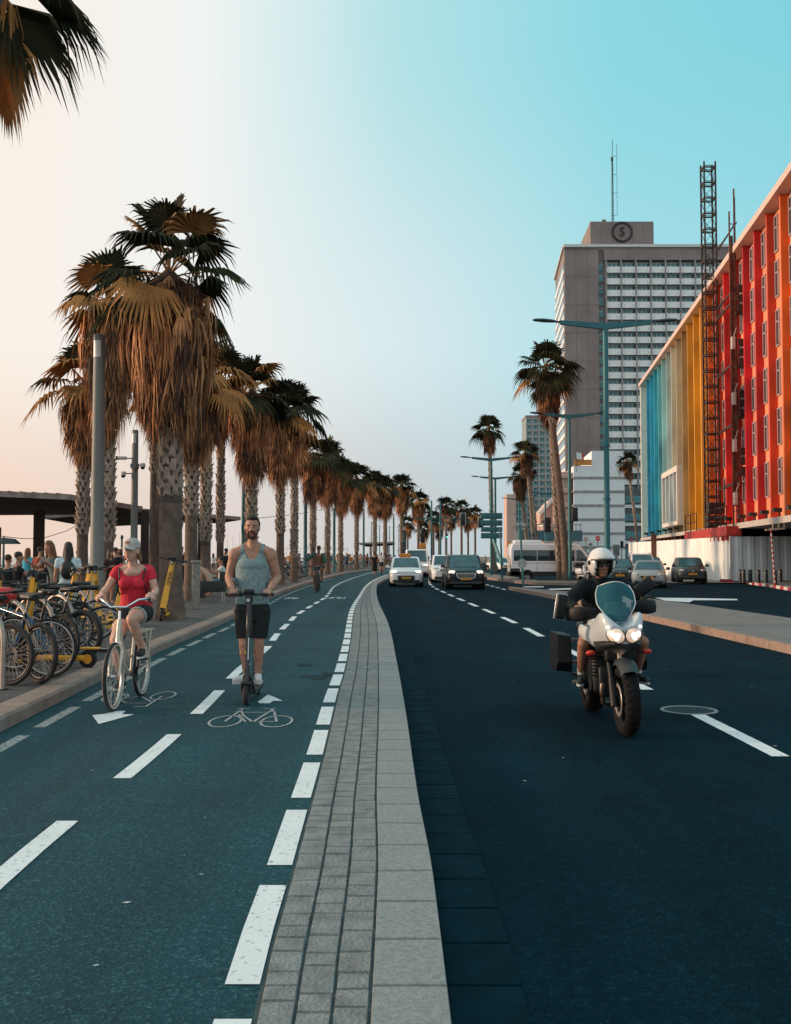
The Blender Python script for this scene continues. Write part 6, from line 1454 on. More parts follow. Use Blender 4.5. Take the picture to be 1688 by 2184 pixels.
    if cover:
        g = MB(); g.rbox((0, .32, .93), (.24, .42, .2), .09); g.build('saddle_cover', cover, t)
    return t
def escooter(label, loc, rz=0, lean=0.0, main=YELLOW, group='yellow rental scooters parked behind the bicycles', text=True, tilt=0):
    t = thing('kick_scooter', label, 'scooter', loc, rz, group); t.rotation_euler = (tilt, lean, rz)
    for y in (-.44, .44):
        g = MB(); g.torus((0, y, .115), (1, 0, 0), .085, .032, 24, 8); w_ = g.build('wheel', RUBBER, t)
        g = MB(); g.cyl((-.025, y, .115), (.025, y, .115), .06, n=14); g.build('hub', main if main is YELLOW else DKMETAL, w_)
    g = MB(); g.rbox((0, .08, .13), (.16, .66, .07), .02); g.prism([(-.07, -.22, .11), (.07, -.22, .11), (.045, -.40, .30), (-.045, -.40, .30)], (0, .06, .02)); g.rbox((0, .47, .25), (.1, .24, .025), .01); g.build('deck', main, t)
    g = MB(); g.rbox((0, .08, .172), (.135, .56, .012), .004); g.build('grip_tape', BLACK, t)
    top = V((0, -.28, 1.14)); bot = V((0, -.43, .20)); g = MB(); wb, wt = (.062, .045)
    d = (top - bot).normalized()
    g.loft([[bot + V((-wb, -.035, 0)), bot + V((wb, -.035, 0)), bot + V((wb, .045, 0)), bot + V((-wb, .045, 0))], [bot.lerp(top, .5) + V((-wb * .85, -.03, 0)), bot.lerp(top, .5) + V((wb * .85, -.03, 0)), bot.lerp(top, .5) + V((wb * .85, .04, 0)), bot.lerp(top, .5) + V((-wb * .85, .04, 0))], [top + V((-wt, -.025, 0)), top + V((wt, -.025, 0)), top + V((wt, .03, 0)), top + V((-wt, .03, 0))]], smooth=False)
    if main is YELLOW: sm = g.build('stem', main, t)
    else:
        g = MB(); g.cyl(bot, top, .026, .023, 12); g.cyl(bot - UP * .05, bot + d * .12, .036, .032, 12); sm = g.build('stem', main, t)
        g = MB(); a = bot.lerp(top, .30); b_ = bot.lerp(top, .55); g.bar(a + V((.012, -.027, 0)), b_ + V((.012, -.026, 0)), .010, .004); g.build('reflector_strip', M('strip_pale', (.7, .72, .72), .4), sm)
        g = MB(); g.ell(bot.lerp(top, .38) + V((-.02, -.028, 0)), (.010, .008, .02), 8, 6); g.build('amber_reflector', M('amber_dot', (.7, .35, .05), .4), sm)
    if text:
        g = MB(); add_text(g, 'WIND', .095, bot.lerp(top, .66) + V((0, -.036, 0)), -d, (1, 0, 0), 0, .003); g.build('lettering', BLACK, sm)
    g = MB(); g.cyl((-.05, -.44, .115), (-.05, -.43, .24), .014, n=8); g.cyl((.05, -.44, .115), (.05, -.43, .24), .014, n=8); g.rbox((0, -.44, .24), (.11, .1, .035), .01); g.build('fork', DKMETAL, t)
    g = MB(); g.rbox(top + UP * .0, (.08, .08, .12), .02); g.tube([top + V((-.26, .05, .04)), top + V((-.12, .0, .04)), top + V((.12, .0, .04)), top + V((.26, .05, .04))], .014, 8); 
    for s in (-1, 1): g.cyl(top + V((s * .26, .05, .04)), top + V((s * .14, .01, .04)), .02, n=10); g.bar(top + V((s * .12, -.03, .03)), top + V((s * .22, -.02, .02)), .01)
    g.rbox(top + V((0, -.03, .075)), (.12, .07, .05), .015); g.rbox(top + V((-.1, -.02, .05)), (.05, .05, .06), .015); g.build('handlebar', BLACK, t)
    g = MB(); g.cyl(top + V((0, -.05, -.02)), top + V((0, -.075, -.02)), .022, n=12); g.build('headlight', HEADOFF, t)
    g = MB(); g.tube([top + V((.03, -.04, -.03)), bot.lerp(top, .6) + V((.05, -.07, 0)), bot.lerp(top, .2) + V((.08, -.06, 0)), bot + V((.05, 0, .0))], .004, 5); g.build('brake_cable', BLACK, t)
    return t
# steel hoops
hoop = None
hl = [(6, 1471, 'steel hoop rack nearest the kerb at the picture edge'), (62, 1437, 'steel hoop rack beside the blue bicycle saddle'), (113, 1414, 'steel hoop rack behind the large silver rear wheel'), (156, 1405, 'steel hoop rack standing before the fat black tyre'), (190, 1371, 'farthest steel hoop rack with a bright curved top')]
for i, (px, py, lab) in enumerate(hl):
    q = G(px, py, .125)
    if hoop is None:
        hoop = thing('bicycle_hoop', lab, 'bike rack', q, 0, 'curved steel hoops of the bicycle rack'); g = MB()
        hw = .74; pts = [V((0, 0, 0)), V((0, 0, .48))] + [V((-hw / 2 + hw / 2 * math.cos(a), 0, .50 + .36 * math.sin(a))) for a in [math.pi * k / 12 for k in range(13)]] + [V((-hw, 0, .48)), V((-hw, 0, 0))]
        g.tube(pts, .027, 12); g.build('tube', M('hoop_steel', (.36, .31, .275), .45, .6, var=.15, scale=9), hoop)
        for x in (0, -hw): g = MB(); g.cyl((x, 0, 0), (x, 0, .012), .06, n=14); g.build('base_plate', DKMETAL, hoop)
        hoop.rotation_euler = (0, 0, R(-38))
    else: dup(hoop, lab, q, R(-38 + (i % 3) * 4))
def bikeat(px, py, label, fm, yaw, off=.54, **k):     # px,py: foot of the kerbside (rear) wheel
    q = G(px, py, .125); a = R(yaw); c = q - V((-math.sin(a), math.cos(a), 0)) * off
    return bicycle(label, fm, c, a, **k)
# yaw -90 puts the rear wheel towards +x (the kerb)
bikeat(84, 1459, 'black mountain bike with a knobbly rear tyre at the kerb before the blue bicycle', BLKF, -128, tyre=.028, rim=RIMB)
bikeat(104, 1446, 'blue framed city bicycle with a large silver rear wheel and dark saddle', BLUE, -97, tyre=.017, r=.345)
bikeat(176, 1406, 'black bicycle with a fat rear tyre behind the blue bicycle', BLKF, -112, tyre=.034, rim=RIMB)
bikeat(222, 1391, 'black bicycle with white rims half hidden by the woman cyclist', BLKF, -92, tyre=.019, basket=True)
bikeat(30, 1432, 'black bicycle with a red saddle cover at the picture edge', BLKF, -100, tyre=.02, cover=M('red_saddle_cover', (.55, .03, .035), .4))
bikeat(150, 1392, 'dark bicycle with a crate rack between the hoops', BLKF, -84, tyre=.019, rack=True)
bikeat(205, 1366, 'dark bicycle with a wire basket next to the yellow scooters', BLKF, -74, basket=True)
bikeat(128, 1425, 'dark bicycle wedged between the silver rear wheel and the fat black tyre', BLKF, -118, tyre=.02, rim=RIMB)
bikeat(60, 1418, 'dark teal bicycle behind the red saddle cover', TEALF, -104, tyre=.02)
bikeat(20, 1462, 'black bicycle cut off by the picture edge beside the nearest hoop', BLKF, -112, tyre=.024, rim=RIMB)
bikeat(165, 1378, 'black city bicycle with its bars among the yellow stems', BLKF, -66, tyre=.02, rim=RIMB)
bikeat(110, 1380, 'dark bicycle farthest back in the rack under the girl with the backpack', BLKF, -96, tyre=.02, rim=RIMB)
bikeat(95, 1404, 'black step through bicycle deep in the rack', BLKF, -78, step=True)
# yellow scooters
sc0 = None
for px, py, yaw, lab, lean in ((116, 1424, -95, 'yellow scooter whose long deck lies behind the silver rear wheel', .0), (186, 1352, -60, 'yellow scooter with its slanted stem right of the girl in the white top', .22), (205, 1343, -20, 'yellow scooter second in the upright row by the woman cyclist', .05), (219, 1339, 12, 'yellow scooter third in the upright row, stem leaning right', -.12), (236, 1334, 20, 'yellow scooter with a tilted stem touching the woman cyclist elbow', .25), (40, 1405, -110, 'yellow scooter lost behind the black bicycle at the picture edge', .1), (268, 1322, 15, 'yellow scooter with its deck behind the woman cyclist', .05), (350, 1322, 5, 'yellow scooter leaning against the largest palm, lettering on its stem', .17)):
    q = G(px, py, .125)
    if sc0 is None: sc0 = escooter(lab, q, R(yaw), lean); o = sc0
    else: o = dup(sc0, lab, q, R(yaw))
    o.rotation_euler = (0, lean, R(yaw))
    if px == 350: o.scale = (1.15,) * 3
# farther parked bicycles
fb = None
for i, (px, py, yaw, lab) in enumerate(((615, 1236, -100, 'parked bicycle leftmost of the bunch behind the scooter rider'), (626, 1235, -82, 'parked bicycle second in the bunch behind the scooter rider'), (634, 1233, -104, 'parked bicycle third in the bunch behind the scooter rider'), (642, 1231, -94, 'parked bicycle fourth in the bunch behind the scooter rider'), (650, 1229, -90, 'parked bicycle rightmost of the bunch beside the third teal lamp column'), (738, 1216.5, -95, 'teal bicycle parked under the far palms'), (747, 1215.5, -80, 'second bicycle parked under the far palms'), (755, 1215, -100, 'dark bicycle parked against the far palm'), (770, 1190 + 23, -95, 'bicycle parked by the fourth teal lamp column'))):
    q = G(px, py, .125); q.x -= .45
    if fb is None: fb = bicycle(lab, BLKF, q, R(yaw), spokes=14, tyre=.028, group='bicycles parked farther along the kerb')
    else:
        o = dup(fb, lab, q, R(yaw))
        if i in (5, 6): repaint(o, 'frame', TEALF); repaint(o, 'fork', TEALF)
        o.scale = (1.08,) * 3
# ================================================================== people
def lerp(a, b, t): return V(a).lerp(V(b), t)
def grip_hand(c, bx, wr):
    """hand closed on a bar: c bar point, bx unit along the bar (towards the thumb), wr wrist point"""
    c = V(c); bx = V(bx).normalized(); back = (V(wr) - c); back = (back - bx * back.dot(bx)).normalized(); up = bx.cross(back)
    if up.z < 0: up = -up
    q = lambda x, b, u: c + bx * x + back * b + up * u
    p = [('e', q(0, .03, .022), (.044, .03, .022)), ('c', q(0, .045, .024), wr, .026, .025), ('c', q(-.03, .03, .022), q(.03, .03, .022), .021, .021)]
    for k, x in enumerate((-.034, -.012, .011, .033)):
        r = .0105 - .0008 * abs(k - 1.5); l = (.88, .98, 1.0, .94)[k]
        p += [('c', q(x, .012, .030), q(x * 1.05, -.024 * l, .024), r, r * .95), ('c', q(x * 1.05, -.024 * l, .024), q(x * 1.05, -.031 * l, -.010), r * .95, r * .9), ('c', q(x * 1.05, -.031 * l, -.010), q(x, -.006, -.026), r * .9, r * .8)]
    p += [('c', q(.038, .035, .012), q(.052, .008, -.012), .012, .011), ('c', q(.052, .008, -.012), q(.046, -.02, -.018), .0105, .009)]
    return p
def open_hand(w, d, n, curl=.5, s=1.0):
    """relaxed hand from wrist w along d, palm normal n"""
    w = V(w); d = V(d).normalized(); n = V(n); n = (n - d * n.dot(d)).normalized(); b = d.cross(n); p = [('c', w, w + d * .05 * s, .024, .026), ('c', w + d * .05 * s + b * .02, w + d * .08 * s + b * .024, .017, .015), ('c', w + d * .05 * s - b * .02, w + d * .08 * s - b * .024, .017, .015)]
    for k, x in enumerate((-.030, -.010, .010, .030)):
        o = w + d * .085 * s + b * x; l = (.062, .074, .078, .068)[k] * s; r = .0095
        m = o + d * l * .5 + n * l * .18 * curl; e = m + d * l * .42 + n * l * .42 * curl; p += [('c', o, m, r, r * .93), ('c', m, e, r * .93, r * .75)]
    p += [('c', w + d * .03 + b * .026, w + d * .065 + b * .05 + n * .015, .012, .010), ('c', w + d * .065 + b * .05 + n * .015, w + d * .095 + b * .055 + n * .025, .010, .008)]
    return p
def head_parts(c, yaw=0.0, tilt=0.0, s=1.0, female=False):
    Mh = Matrix.Rotation(yaw, 3, 'Z') @ Matrix.Rotation(tilt, 3, 'X'); q = lambda x, y, z: V(c) + Mh @ V((x * s, y * s, z * s))
    p = [('e', q(0, .012, .025), (.074 * s, .092 * s, .096 * s), Mh), ('e', q(0, -.018, -.045), (.058 * s, .068 * s, .072 * s), Mh), ('e', q(0, -.045, -.092), ((.030 if female else .036) * s, .030 * s, .024 * s), Mh),
         ('c', q(0, -.083, .012), q(0, -.104, -.026), .010 * s, .0155 * s), ('e', q(-.013, -.094, -.030), (.009 * s,) * 3), ('e', q(.013, -.094, -.030), (.009 * s,) * 3),
         ('e', q(-.030, -.070, .022), (.022 * s, .012 * s, .008 * s), Mh), ('e', q(.030, -.070, .022), (.022 * s, .012 * s, .008 * s), Mh), ('e', q(-.038, -.066, -.022), (.022 * s, .014 * s, .016 * s), Mh), ('e', q(.038, -.066, -.022), (.022 * s, .014 * s, .016 * s), Mh),
         ('e', q(-.076, .010, -.010), (.010 * s, .022 * s, .032 * s), Mh), ('e', q(.076, .010, -.010), (.010 * s, .022 * s, .032 * s), Mh)]
    return p, q, Mh
def face(t, q, Mh, s=1.0, browm=None, lipm=None):
    for x in (-.031, .031):
        g = MB(); g.ell(q(x, -.077, .004), (.0125 * s, .006 * s, .006 * s), 12, 8, Mh, 0); g.ell(q(x, -.0825, .004), (.0055 * s, .003 * s, .0055 * s), 10, 6, Mh, 1); g.build('eye', [M('eye_white', (.55, .52, .5), .3), M('eye_iris', (.02, .014, .01), .3)], t)
        g = MB(); g.tube([q(x - .018, -.076, .021), q(x, -.085, .027), q(x + .018, -.076, .022)], .0042 * s, 6); g.build('eyebrow', browm or HAIR_D, t)
    g = MB(); g.ell(q(0, -.086, -.062), (.023 * s, .008 * s, .0045 * s), 12, 6, Mh); g.ell(q(0, -.083, -.071), (.019 * s, .008 * s, .005 * s), 12, 6, Mh); g.build('mouth', lipm or M('lips', (.36, .13, .11), .5), t)
def shoe(t, an, toe, m, sole=None, r=.04):
    an, toe = V(an), V(toe); d = (toe - an); d.z = 0; d.normalize(); z = toe.z
    heel = V((an.x, an.y, z)) - d * .05
    skin('shoe', [('c', heel + UP * .005, heel + d * .1 + UP * .01, .038, .040), ('c', heel + d * .1 + UP * .005, heel + d * .22, .040, .033), ('c', V((an.x, an.y, z + .02)), V((an.x, an.y, z + .04)), .041, .038)], m, t, .008, 5)
    if sole:
        g = MB(); b_ = V((-d.y, d.x, 0)); pts = []
        for k in range(20):
            a = 2 * math.pi * k / 20; pts.append(heel + d * (.10 + .155 * math.cos(a)) + b_ * (.046 * math.sin(a)) - UP * .042)
        g.prism(pts, UP * .022); g.build('sole', sole, t)

# ---- man on the kick scooter
S0 = V((-1.535, 10.74, 0))
ks = escooter('black kick scooter under the man in the tank top', S0, 0, 0, main=BLKF, group=None, text=False); ks.scale = (.96,) * 3

man = thing('person', 'bearded man in a grey tank top and black shorts riding a black kick scooter', 'person', S0 + V((-.02, .06, 0)))
GRIP = S0 + V((0, -.2208, 1.133)) - man.location      # middle of the handlebar in the man's own space
L = {}
hc = V((-.005, .03, 1.845)); hp_, q, Mh = head_parts(hc, R(3), R(0), 1.02)
shL, shR = V((-.194, .06, 1.565)), V((.194, .06, 1.565)); elL, elR = V((-.266, .09, 1.30)), V((.270, .09, 1.30))
gL, gR = GRIP + V((-.182, .0, .0)), GRIP + V((.182, .0, .0)); wL, wR = gL + V((-.012, .085, .035)), gR + V((.012, .085, .035))
bp = hp_ + [('c', (0, .05, 1.60), (0, .04, 1.76), .060, .053), ('c', (-.03, .06, 1.67), (-.16, .065, 1.60), .034, .04), ('c', (.03, .06, 1.67), (.16, .065, 1.60), .034, .04), ('l', [((0, .06, .98), .15, .10), ((0, .055, 1.1), .145, .095), ((0, .055, 1.25), .16, .10), ((0, .06, 1.40), .18, .11), ((0, .065, 1.52), .165, .095), ((0, .06, 1.60), .09, .065)]),
    ('c', (-.06, .055, 1.605), shL, .055, .062), ('c', (.06, .055, 1.605), shR, .055, .062), ('e', (0, -.012, 1.44), (.15, .045, .07))]
for sh, e, w, gr, s in ((shL, elL, wL, gL, -1), (shR, elR, wR, gR, 1)):
    bp += [('e', sh + V((s * .01, 0, -.03)), (.066, .066, .08)), ('c', sh, lerp(sh, e, .45), .058, .056), ('c', lerp(sh, e, .45), e, .056, .043), ('c', e, lerp(e, w, .35), .043, .045), ('c', lerp(e, w, .35), w, .045, .029)] + grip_hand(gr, (-s, 0, 0), w)
hipL, hipR = V((-.09, .06, .96)), V((.09, .06, .96)); knL, knR = V((-.080, -.0, .60)), V((.082, .01, .60)); anL, anR = V((-.062, .03, .29)), V((.066, .06, .29))
for h, k, a in ((hipL, knL, anL), (hipR, knR, anR)):
    bp += [('c', h, k, .088, .056), ('c', k, lerp(k, a, .35), .056, .056), ('c', lerp(k, a, .35), a, .056, .036), ('c', a, a - UP * .06, .036, .036)]
skin('body', bp, SKIN, man, .0075, 7)
face(man, q, Mh, 1.02)
TANK = M('heather_grey_cotton', (.19, .27, .285), .9, var=.22, scale=40, bump=.5, bscale=14)
tk_ = [('l', [((0, .055, 1.012), .188, .130), ((0, .052, 1.10), .180, .126), ((0, .05, 1.18), .172, .120), ((0, .05, 1.27), .150, .10)])]
rr_ = random.Random(3)
for k in range(16):
    a = rr_.uniform(-2.6, -.5); x0 = .172 * math.cos(a); y0 = .05 + .118 * math.sin(a); b0 = a + rr_.uniform(-.25, .25)
    z0 = rr_.uniform(1.02, 1.12); z1 = z0 + rr_.uniform(.15, .28)
    tk_.append(('c', (.188 * math.cos(b0), .053 + .128 * math.sin(b0), z0), (x0, y0, z1), .010, .004))
# upper part cut from the body's own surface, so the straps lie on the shoulders
bd = [c for c in man.children if c.name.split('.')[0] == 'body'][0].data
vo_, fo_ = [q_.co.copy() for q_ in bd.vertices], []
for p_ in bd.polygons:
    c = p_.center; ax_ = abs(c.x)
    if not (1.14 < c.z < 1.66) or c.y < -.115: continue
    w_ = .205 if c.z < 1.30 else .186 if c.z < 1.44 else .184 - .058 * min(1, (c.z - 1.44) / .12)
    if ax_ > w_: continue
    neck = .070 + .012 * min(1, max(0, (c.z - 1.5) / .1)); zb_ = 1.495 if c.y < .06 else 1.57
    if c.z > zb_ + (ax_ / neck) ** 3 * .10: continue
    if ax_ > .15 and c.z < 1.33 and c.y < -.06: continue
    fo_.append(tuple(p_.vertices))
me_ = bpy.data.meshes.new('tank_straps'); me_.from_pydata([v_ + bd.vertices[i_].normal * (.009 + .013 * max(0, min(1, (1.46 - v_.z) / .24))) for i_, v_ in enumerate(vo_)], [], fo_)
bm = bmesh.new(); bm.from_mesh(me_); bmesh.ops.delete(bm, geom=[v_ for v_ in bm.verts if not v_.link_faces], context='VERTS'); bmesh.ops.smooth_vert(bm, verts=bm.verts, factor=.5); bm.to_mesh(me_); bm.free()
me_.materials.append(TANK); me_.polygons.foreach_set('use_smooth', [True] * len(me_.polygons))
tt_ = skin('tank_top', tk_, TANK, man, .0085, 4)
ts_ = link('tank_top_yoke', me_, tt_); md = ts_.modifiers.new('s', 'SOLIDIFY'); md.thickness = .008; md.offset = -1
SHORTS = M('black_shorts_cloth', (.008, .011, .013), .85, var=.3, scale=10, bump=.3, bscale=30)
skin('shorts', [('l', [((0, .06, 1.05), .172, .125), ((0, .06, .95), .196, .135), ((0, .055, .84), .196, .128)]), ('f', (-.092, .055, .95), (-.082, .015, .645), .110, .088), ('f', (.092, .055, .95), (.084, .02, .645), .110, .088)], SHORTS, man, .0095, 3)
skin('hair', [('e', q(0, .034, .066), (.079, .088, .072), Mh), ('e', q(0, -.032, .104), (.062, .052, .036), Mh), ('e', q(0, .062, .0), (.072, .050, .07), Mh), ('c', q(-.076, .015, .05), q(-.077, .004, -.02), .013, .008), ('c', q(.076, .015, .05), q(.077, .004, -.02), .013, .008)], HAIR_D, man, .008, 3)
BEARD = M('dark_red_beard', (.085, .032, .018), .8, var=.4, scale=60, bump=.5, bscale=90)
skin('beard', [('c', q(-.064, -.010, -.035), q(-.040, -.046, -.098), .011, .020), ('c', q(.064, -.010, -.035), q(.040, -.046, -.098), .011, .020), ('c', q(-.034, -.056, -.104), q(.034, -.056, -.104), .021, .021), ('c', q(-.026, -.086, -.046), q(.026, -.086, -.046), .009, .009), ('c', q(-.032, -.08, -.05), q(-.04, -.066, -.085), .010, .014), ('c', q(.032, -.08, -.05), q(.04, -.066, -.085), .010, .014)], BEARD, man, .007, 2)
WSHOE = M('white_sneaker', (.62, .62, .6), .6, var=.06); 
shoe(man, anL, V((-.17, -.13, .214)), WSHOE, MULL); shoe(man, anR, V((.10, -.12, .214)), WSHOE, MULL)

# ---- woman on the cream bicycle
B0 = V((-2.79, 10.46, 0))
bicycle('cream step through bicycle ridden by the woman in the red shirt', CREAM, B0, 0, step=True, wall=CREAMT, tyre=.021, bars='cruiser', rack=True, group=None, pedal=R(-80), spokes=32)
wo = thing('person', 'woman in a red shirt and pale cap riding a cream bicycle', 'person', B0)
hc = V((-.005, .09, 1.59)); hp_, q, Mh = head_parts(hc, R(-13), R(-5), .97, True)
shL, shR = V((-.168, .17, 1.385)), V((.168, .17, 1.385)); gL, gR = V((-.262, -.145, 1.094)), V((.262, -.145, 1.094))
wL, wR = gL + V((-.02, .085, .035)), gR + V((.015, .085, .04)); elL, elR = V((-.262, .13, 1.20)), V((.232, .17, 1.17))
bp = hp_ + [('c', (0, .15, 1.42), (0, .12, 1.52), .052, .048), ('l', [((0, .29, .90), .175, .135), ((0, .28, .98), .17, .125), ((0, .25, 1.08), .142, .105), ((0, .22, 1.20), .148, .108), ((0, .19, 1.32), .15, .10), ((0, .175, 1.40), .09, .07)]), ('c', (-.05, .16, 1.405), shL, .048, .052), ('c', (.05, .16, 1.405), shR, .048, .052), ('e', (0, .11, 1.36), (.10, .05, .05))]
for sh, e, w, gr, s in ((shL, elL, wL, gL, -1), (shR, elR, wR, gR, 1)):
    bp += [('c', sh, e, .053, .040), ('c', e, lerp(e, w, .35), .041, .040), ('c', lerp(e, w, .35), w, .040, .026)] + grip_hand(gr, (-s * .75, -.66, 0), w)
hipL, hipR = V((-.095, .27, .93)), V((.095, .27, .93)); knL, knR = V((-.112, -.10, .665)), V((.062, -.13, .885)); anL, anR = V((-.10, .10, .245)), V((.118, .07, .585))
for h, k, a in ((hipL, knL, anL), (hipR, knR, anR)):
    bp += [('c', h, lerp(h, k, .5), .098, .086), ('c', lerp(h, k, .5), k, .086, .058), ('c', k, lerp(k, a, .3), .058, .058), ('c', lerp(k, a, .3), a, .058, .036), ('c', a, a - UP * .05, .036, .036)]
skin('body', bp, SKIN_P, wo, .0075, 7)
face(wo, q, Mh, .95, HAIR_B, M('lips_red', (.42, .12, .12), .5))
REDT = M('red_cotton_shirt', (.60, .018, .045), .8, var=.10, scale=12, bump=.3, bscale=18)
sp_ = [('l', [((0, .285, .985), .182, .135), ((0, .262, 1.06), .160, .122), ((0, .24, 1.12), .152, .116), ((0, .21, 1.22), .162, .122), ((0, .19, 1.30), .166, .118), ((0, .185, 1.355), .155, .09), ((0, .185, 1.385), .135, .06)]), ('e', (-.072, .105, 1.255), (.074, .06, .07)), ('e', (.072, .105, 1.255), (.074, .06, .07)), ('c', (-.115, .165, 1.405), shL, .044, .055), ('c', (.115, .165, 1.405), shR, .044, .055), ('c', (-.115, .12, 1.33), (-.118, .165, 1.40), .03, .035), ('c', (.115, .12, 1.33), (.118, .165, 1.40), .03, .035)]
for sh, e in ((shL, elL), (shR, elR)): sp_.append(('f', sh, lerp(sh, e, .46), .060, .057))
skin('shirt', sp_, REDT, wo, .0085, 4)
g = MB()
for z in (1.18, 1.215, 1.25): g.ell((0, .082 + (1.25 - z) * .2, z), (.006, .004, .006), 8, 6)
g.build('buttons', M('red_button', (.3, .01, .02), .4), wo)
BKSH = M('black_denim', (.012, .02, .022), .85, var=.3, scale=15)
skin('shorts', [('l', [((0, .29, .88), .185, .15), ((0, .285, .99), .176, .13)]), ('f', hipL, lerp(hipL, knL, .45), .108, .098), ('f', hipR, lerp(hipR, knR, .55), .108, .092)], BKSH, wo, .0095, 3)
g = MB(); c_ = lerp(hipR, knR, .55); g.torus(c_, knR - hipR, .092, .008, 28, 6); g.build('shorts_hem', M('pale_hem', (.4, .5, .5), .8), wo)
CAP = M('pale_grey_cap', (.42, .39, .35), .85, var=.12, scale=30)
g = MB(); Mc = Mh
secs = []
for r_, z in ((.093, .030), (.095, .06), (.088, .092), (.066, .12), (.035, .136), (.004, .141)):
    secs.append([hc + Mc @ V((r_ * .88 * math.cos(2 * math.pi * k / 24), .008 + r_ * 1.08 * math.sin(2 * math.pi * k / 24), z)) for k in range(24)])
g.loft(secs); cp = g.build('cap', CAP, wo)
g = MB(); a_ = []; b_ = []
for k in range(13):
    u = -1 + k / 6; a_.append(hc + Mc @ V((.078 * u, -.060 - .034 * (1 - u * u), .036))); b_.append(hc + Mc @ V((.070 * u, -.080 - .095 * (1 - abs(u) ** 2.4), .014 - .012 * u * u)))
g.loft([a_, b_, [p - UP * .006 for p in b_], [p - UP * .006 for p in a_]], closed=False, caps=False); g.build('peak', CAP, cp)
g = MB()
em_c = hc + Mc @ V((0, -.088, .078)); ux_ = Mc @ V((1, 0, 0)); uz_ = Mc @ V((0, .25, 1)); add_text(g, 'MY', .042, em_c - (Mc @ V((0, .008, 0))), ux_, uz_, 0, .004); g.build('cap_lettering', M('cap_red_thread', (.45, .10, .10), .8), cp)
skin('hair', [('e', q(0, .045, .02), (.078, .070, .075), Mh), ('c', q(-.066, .03, .0), q(-.085, .03, -.085), .024, .018), ('c', q(.066, .03, .0), q(.092, .045, -.10), .026, .022), ('c', q(0, .10, 0), q(.03, .12, -.06), .035, .03)], HAIR_B, wo, .009, 3)
g = MB()
for s in (-1, 1):
    g.tube([(s * .150, .26, 1.36), (s * .145, .20, 1.425), (s * .135, .10, 1.40), (s * .125, .075, 1.30), (s * .15, .12, 1.16), (s * .16, .22, 1.12)], .0085, 8)
g.build('backpack_strap', BLACK, wo)
skin('backpack', [('e', (0, .36, 1.24), (.13, .08, .17))], BLACK, wo, .015, 3)
BSHOE = M('black_sneaker', (.012, .012, .014), .7)
shoe(wo, anR, V((.135, -.06, .515)), BSHOE, MULL); shoe(wo, anL, V((-.11, -.05, .185)), BSHOE, MULL)

# ---- motorcyclist
ri = thing('person', 'motorcyclist in a white helmet, black jacket and shorts on the touring motorcycle', 'person', mc.location + V((.045, 0, 0))); ri.rotation_euler = mc.rotation_euler
hc = V((-.055, .03, 1.565)); hp_, q, Mh = head_parts(hc, R(4), R(2), 1.0)
shL, shR = V((-.235, .10, 1.345)), V((.145, .10, 1.36)); gL, gR = V((-.35, -.255, 1.126)), V((.35, -.255, 1.17)); wL, wR = gL + V((-.01, .085, .03)), gR + V((.01, .085, .03)); elL, elR = V((-.425, .02, 1.20)), V((.37, .02, 1.20))
bp = hp_ + [('c', (-.05, .09, 1.38), (-.055, .06, 1.48), .06, .056), ('l', [((-.01, .33, .88), .16, .13), ((-.02, .25, 1.05), .15, .11), ((-.04, .15, 1.28), .17, .11), ((-.045, .11, 1.38), .1, .08)])]
for sh, e, w, gr, s in ((shL, elL, wL, gL, -1), (shR, elR, wR, gR, 1)): bp += [('c', sh, e, .05, .042), ('c', e, w, .042, .028)] + grip_hand(gr, (-s, 0, 0), w)
hipL, hipR = V((-.11, .30, .90)), V((.11, .30, .90)); knL, knR = V((-.300, -.14, .80)), V((.29, -.14, .80)); anL, anR = V((-.285, .10, .50)), V((.285, .10, .50))
for h, k, a in ((hipL, knL, anL), (hipR, knR, anR)): bp += [('c', h, k, .09, .060), ('c', k, lerp(k, a, .35), .060, .058), ('c', lerp(k, a, .35), a, .058, .038), ('c', a, a - UP * .05, .038, .036)]
skin('body', bp, M('skin_weathered', (.30, .14, .09), .55, var=.12), ri, .0085, 6)
face(ri, q, Mh, 1.0)
JKT = M('black_riding_jacket', (.004, .008, .011), .75, spec=.2, var=.4, scale=7, bump=.4, bscale=16)
jp = [('l', [((-.01, .33, .90), .195, .16), ((-.02, .26, 1.05), .20, .15), ((-.035, .18, 1.22), .215, .15), ((-.045, .13, 1.33), .20, .13), ((-.05, .11, 1.40), .11, .095), ((-.052, .09, 1.44), .09, .085)]), ('c', (-.10, .11, 1.37), shL, .07, .085), ('c', (.03, .11, 1.37), shR, .07, .085)]
for sh, e, w in ((shL, elL, wL), (shR, elR, wR)): jp += [('c', sh, e, .082, .066), ('c', e, lerp(e, w, .5), .066, .055), ('f', lerp(e, w, .45), lerp(e, w, .95), .056, .042)]
skin('jacket', jp, JKT, ri, .011, 4)
g = MB(); g.bar((-.045, -.005, 1.36), (-.03, .03, 1.1), .012); g.build('jacket_zip', DKMETAL, ri)
skin('shorts', [('l', [((0, .33, .84), .19, .16), ((0, .32, .97), .18, .15)]), ('f', hipL, lerp(hipL, knL, .72), .105, .085), ('f', hipR, lerp(hipR, knR, .72), .105, .085)], M('grey_shorts', (.10, .11, .12), .85, var=.3), ri, .011, 3)
for an, sx_ in ((anL, -1), (anR, 1)):
    g = MB(); g.cyl(an - UP * .03, an + UP * .03, .041, .043, 14); g.build('sock', MULL, ri)
    shoe(ri, an - UP * .02, V((an.x + sx_ * .06, -.10, .415)), M('dark_sneaker', (.03, .035, .04), .7, var=.4, scale=40), MULL)
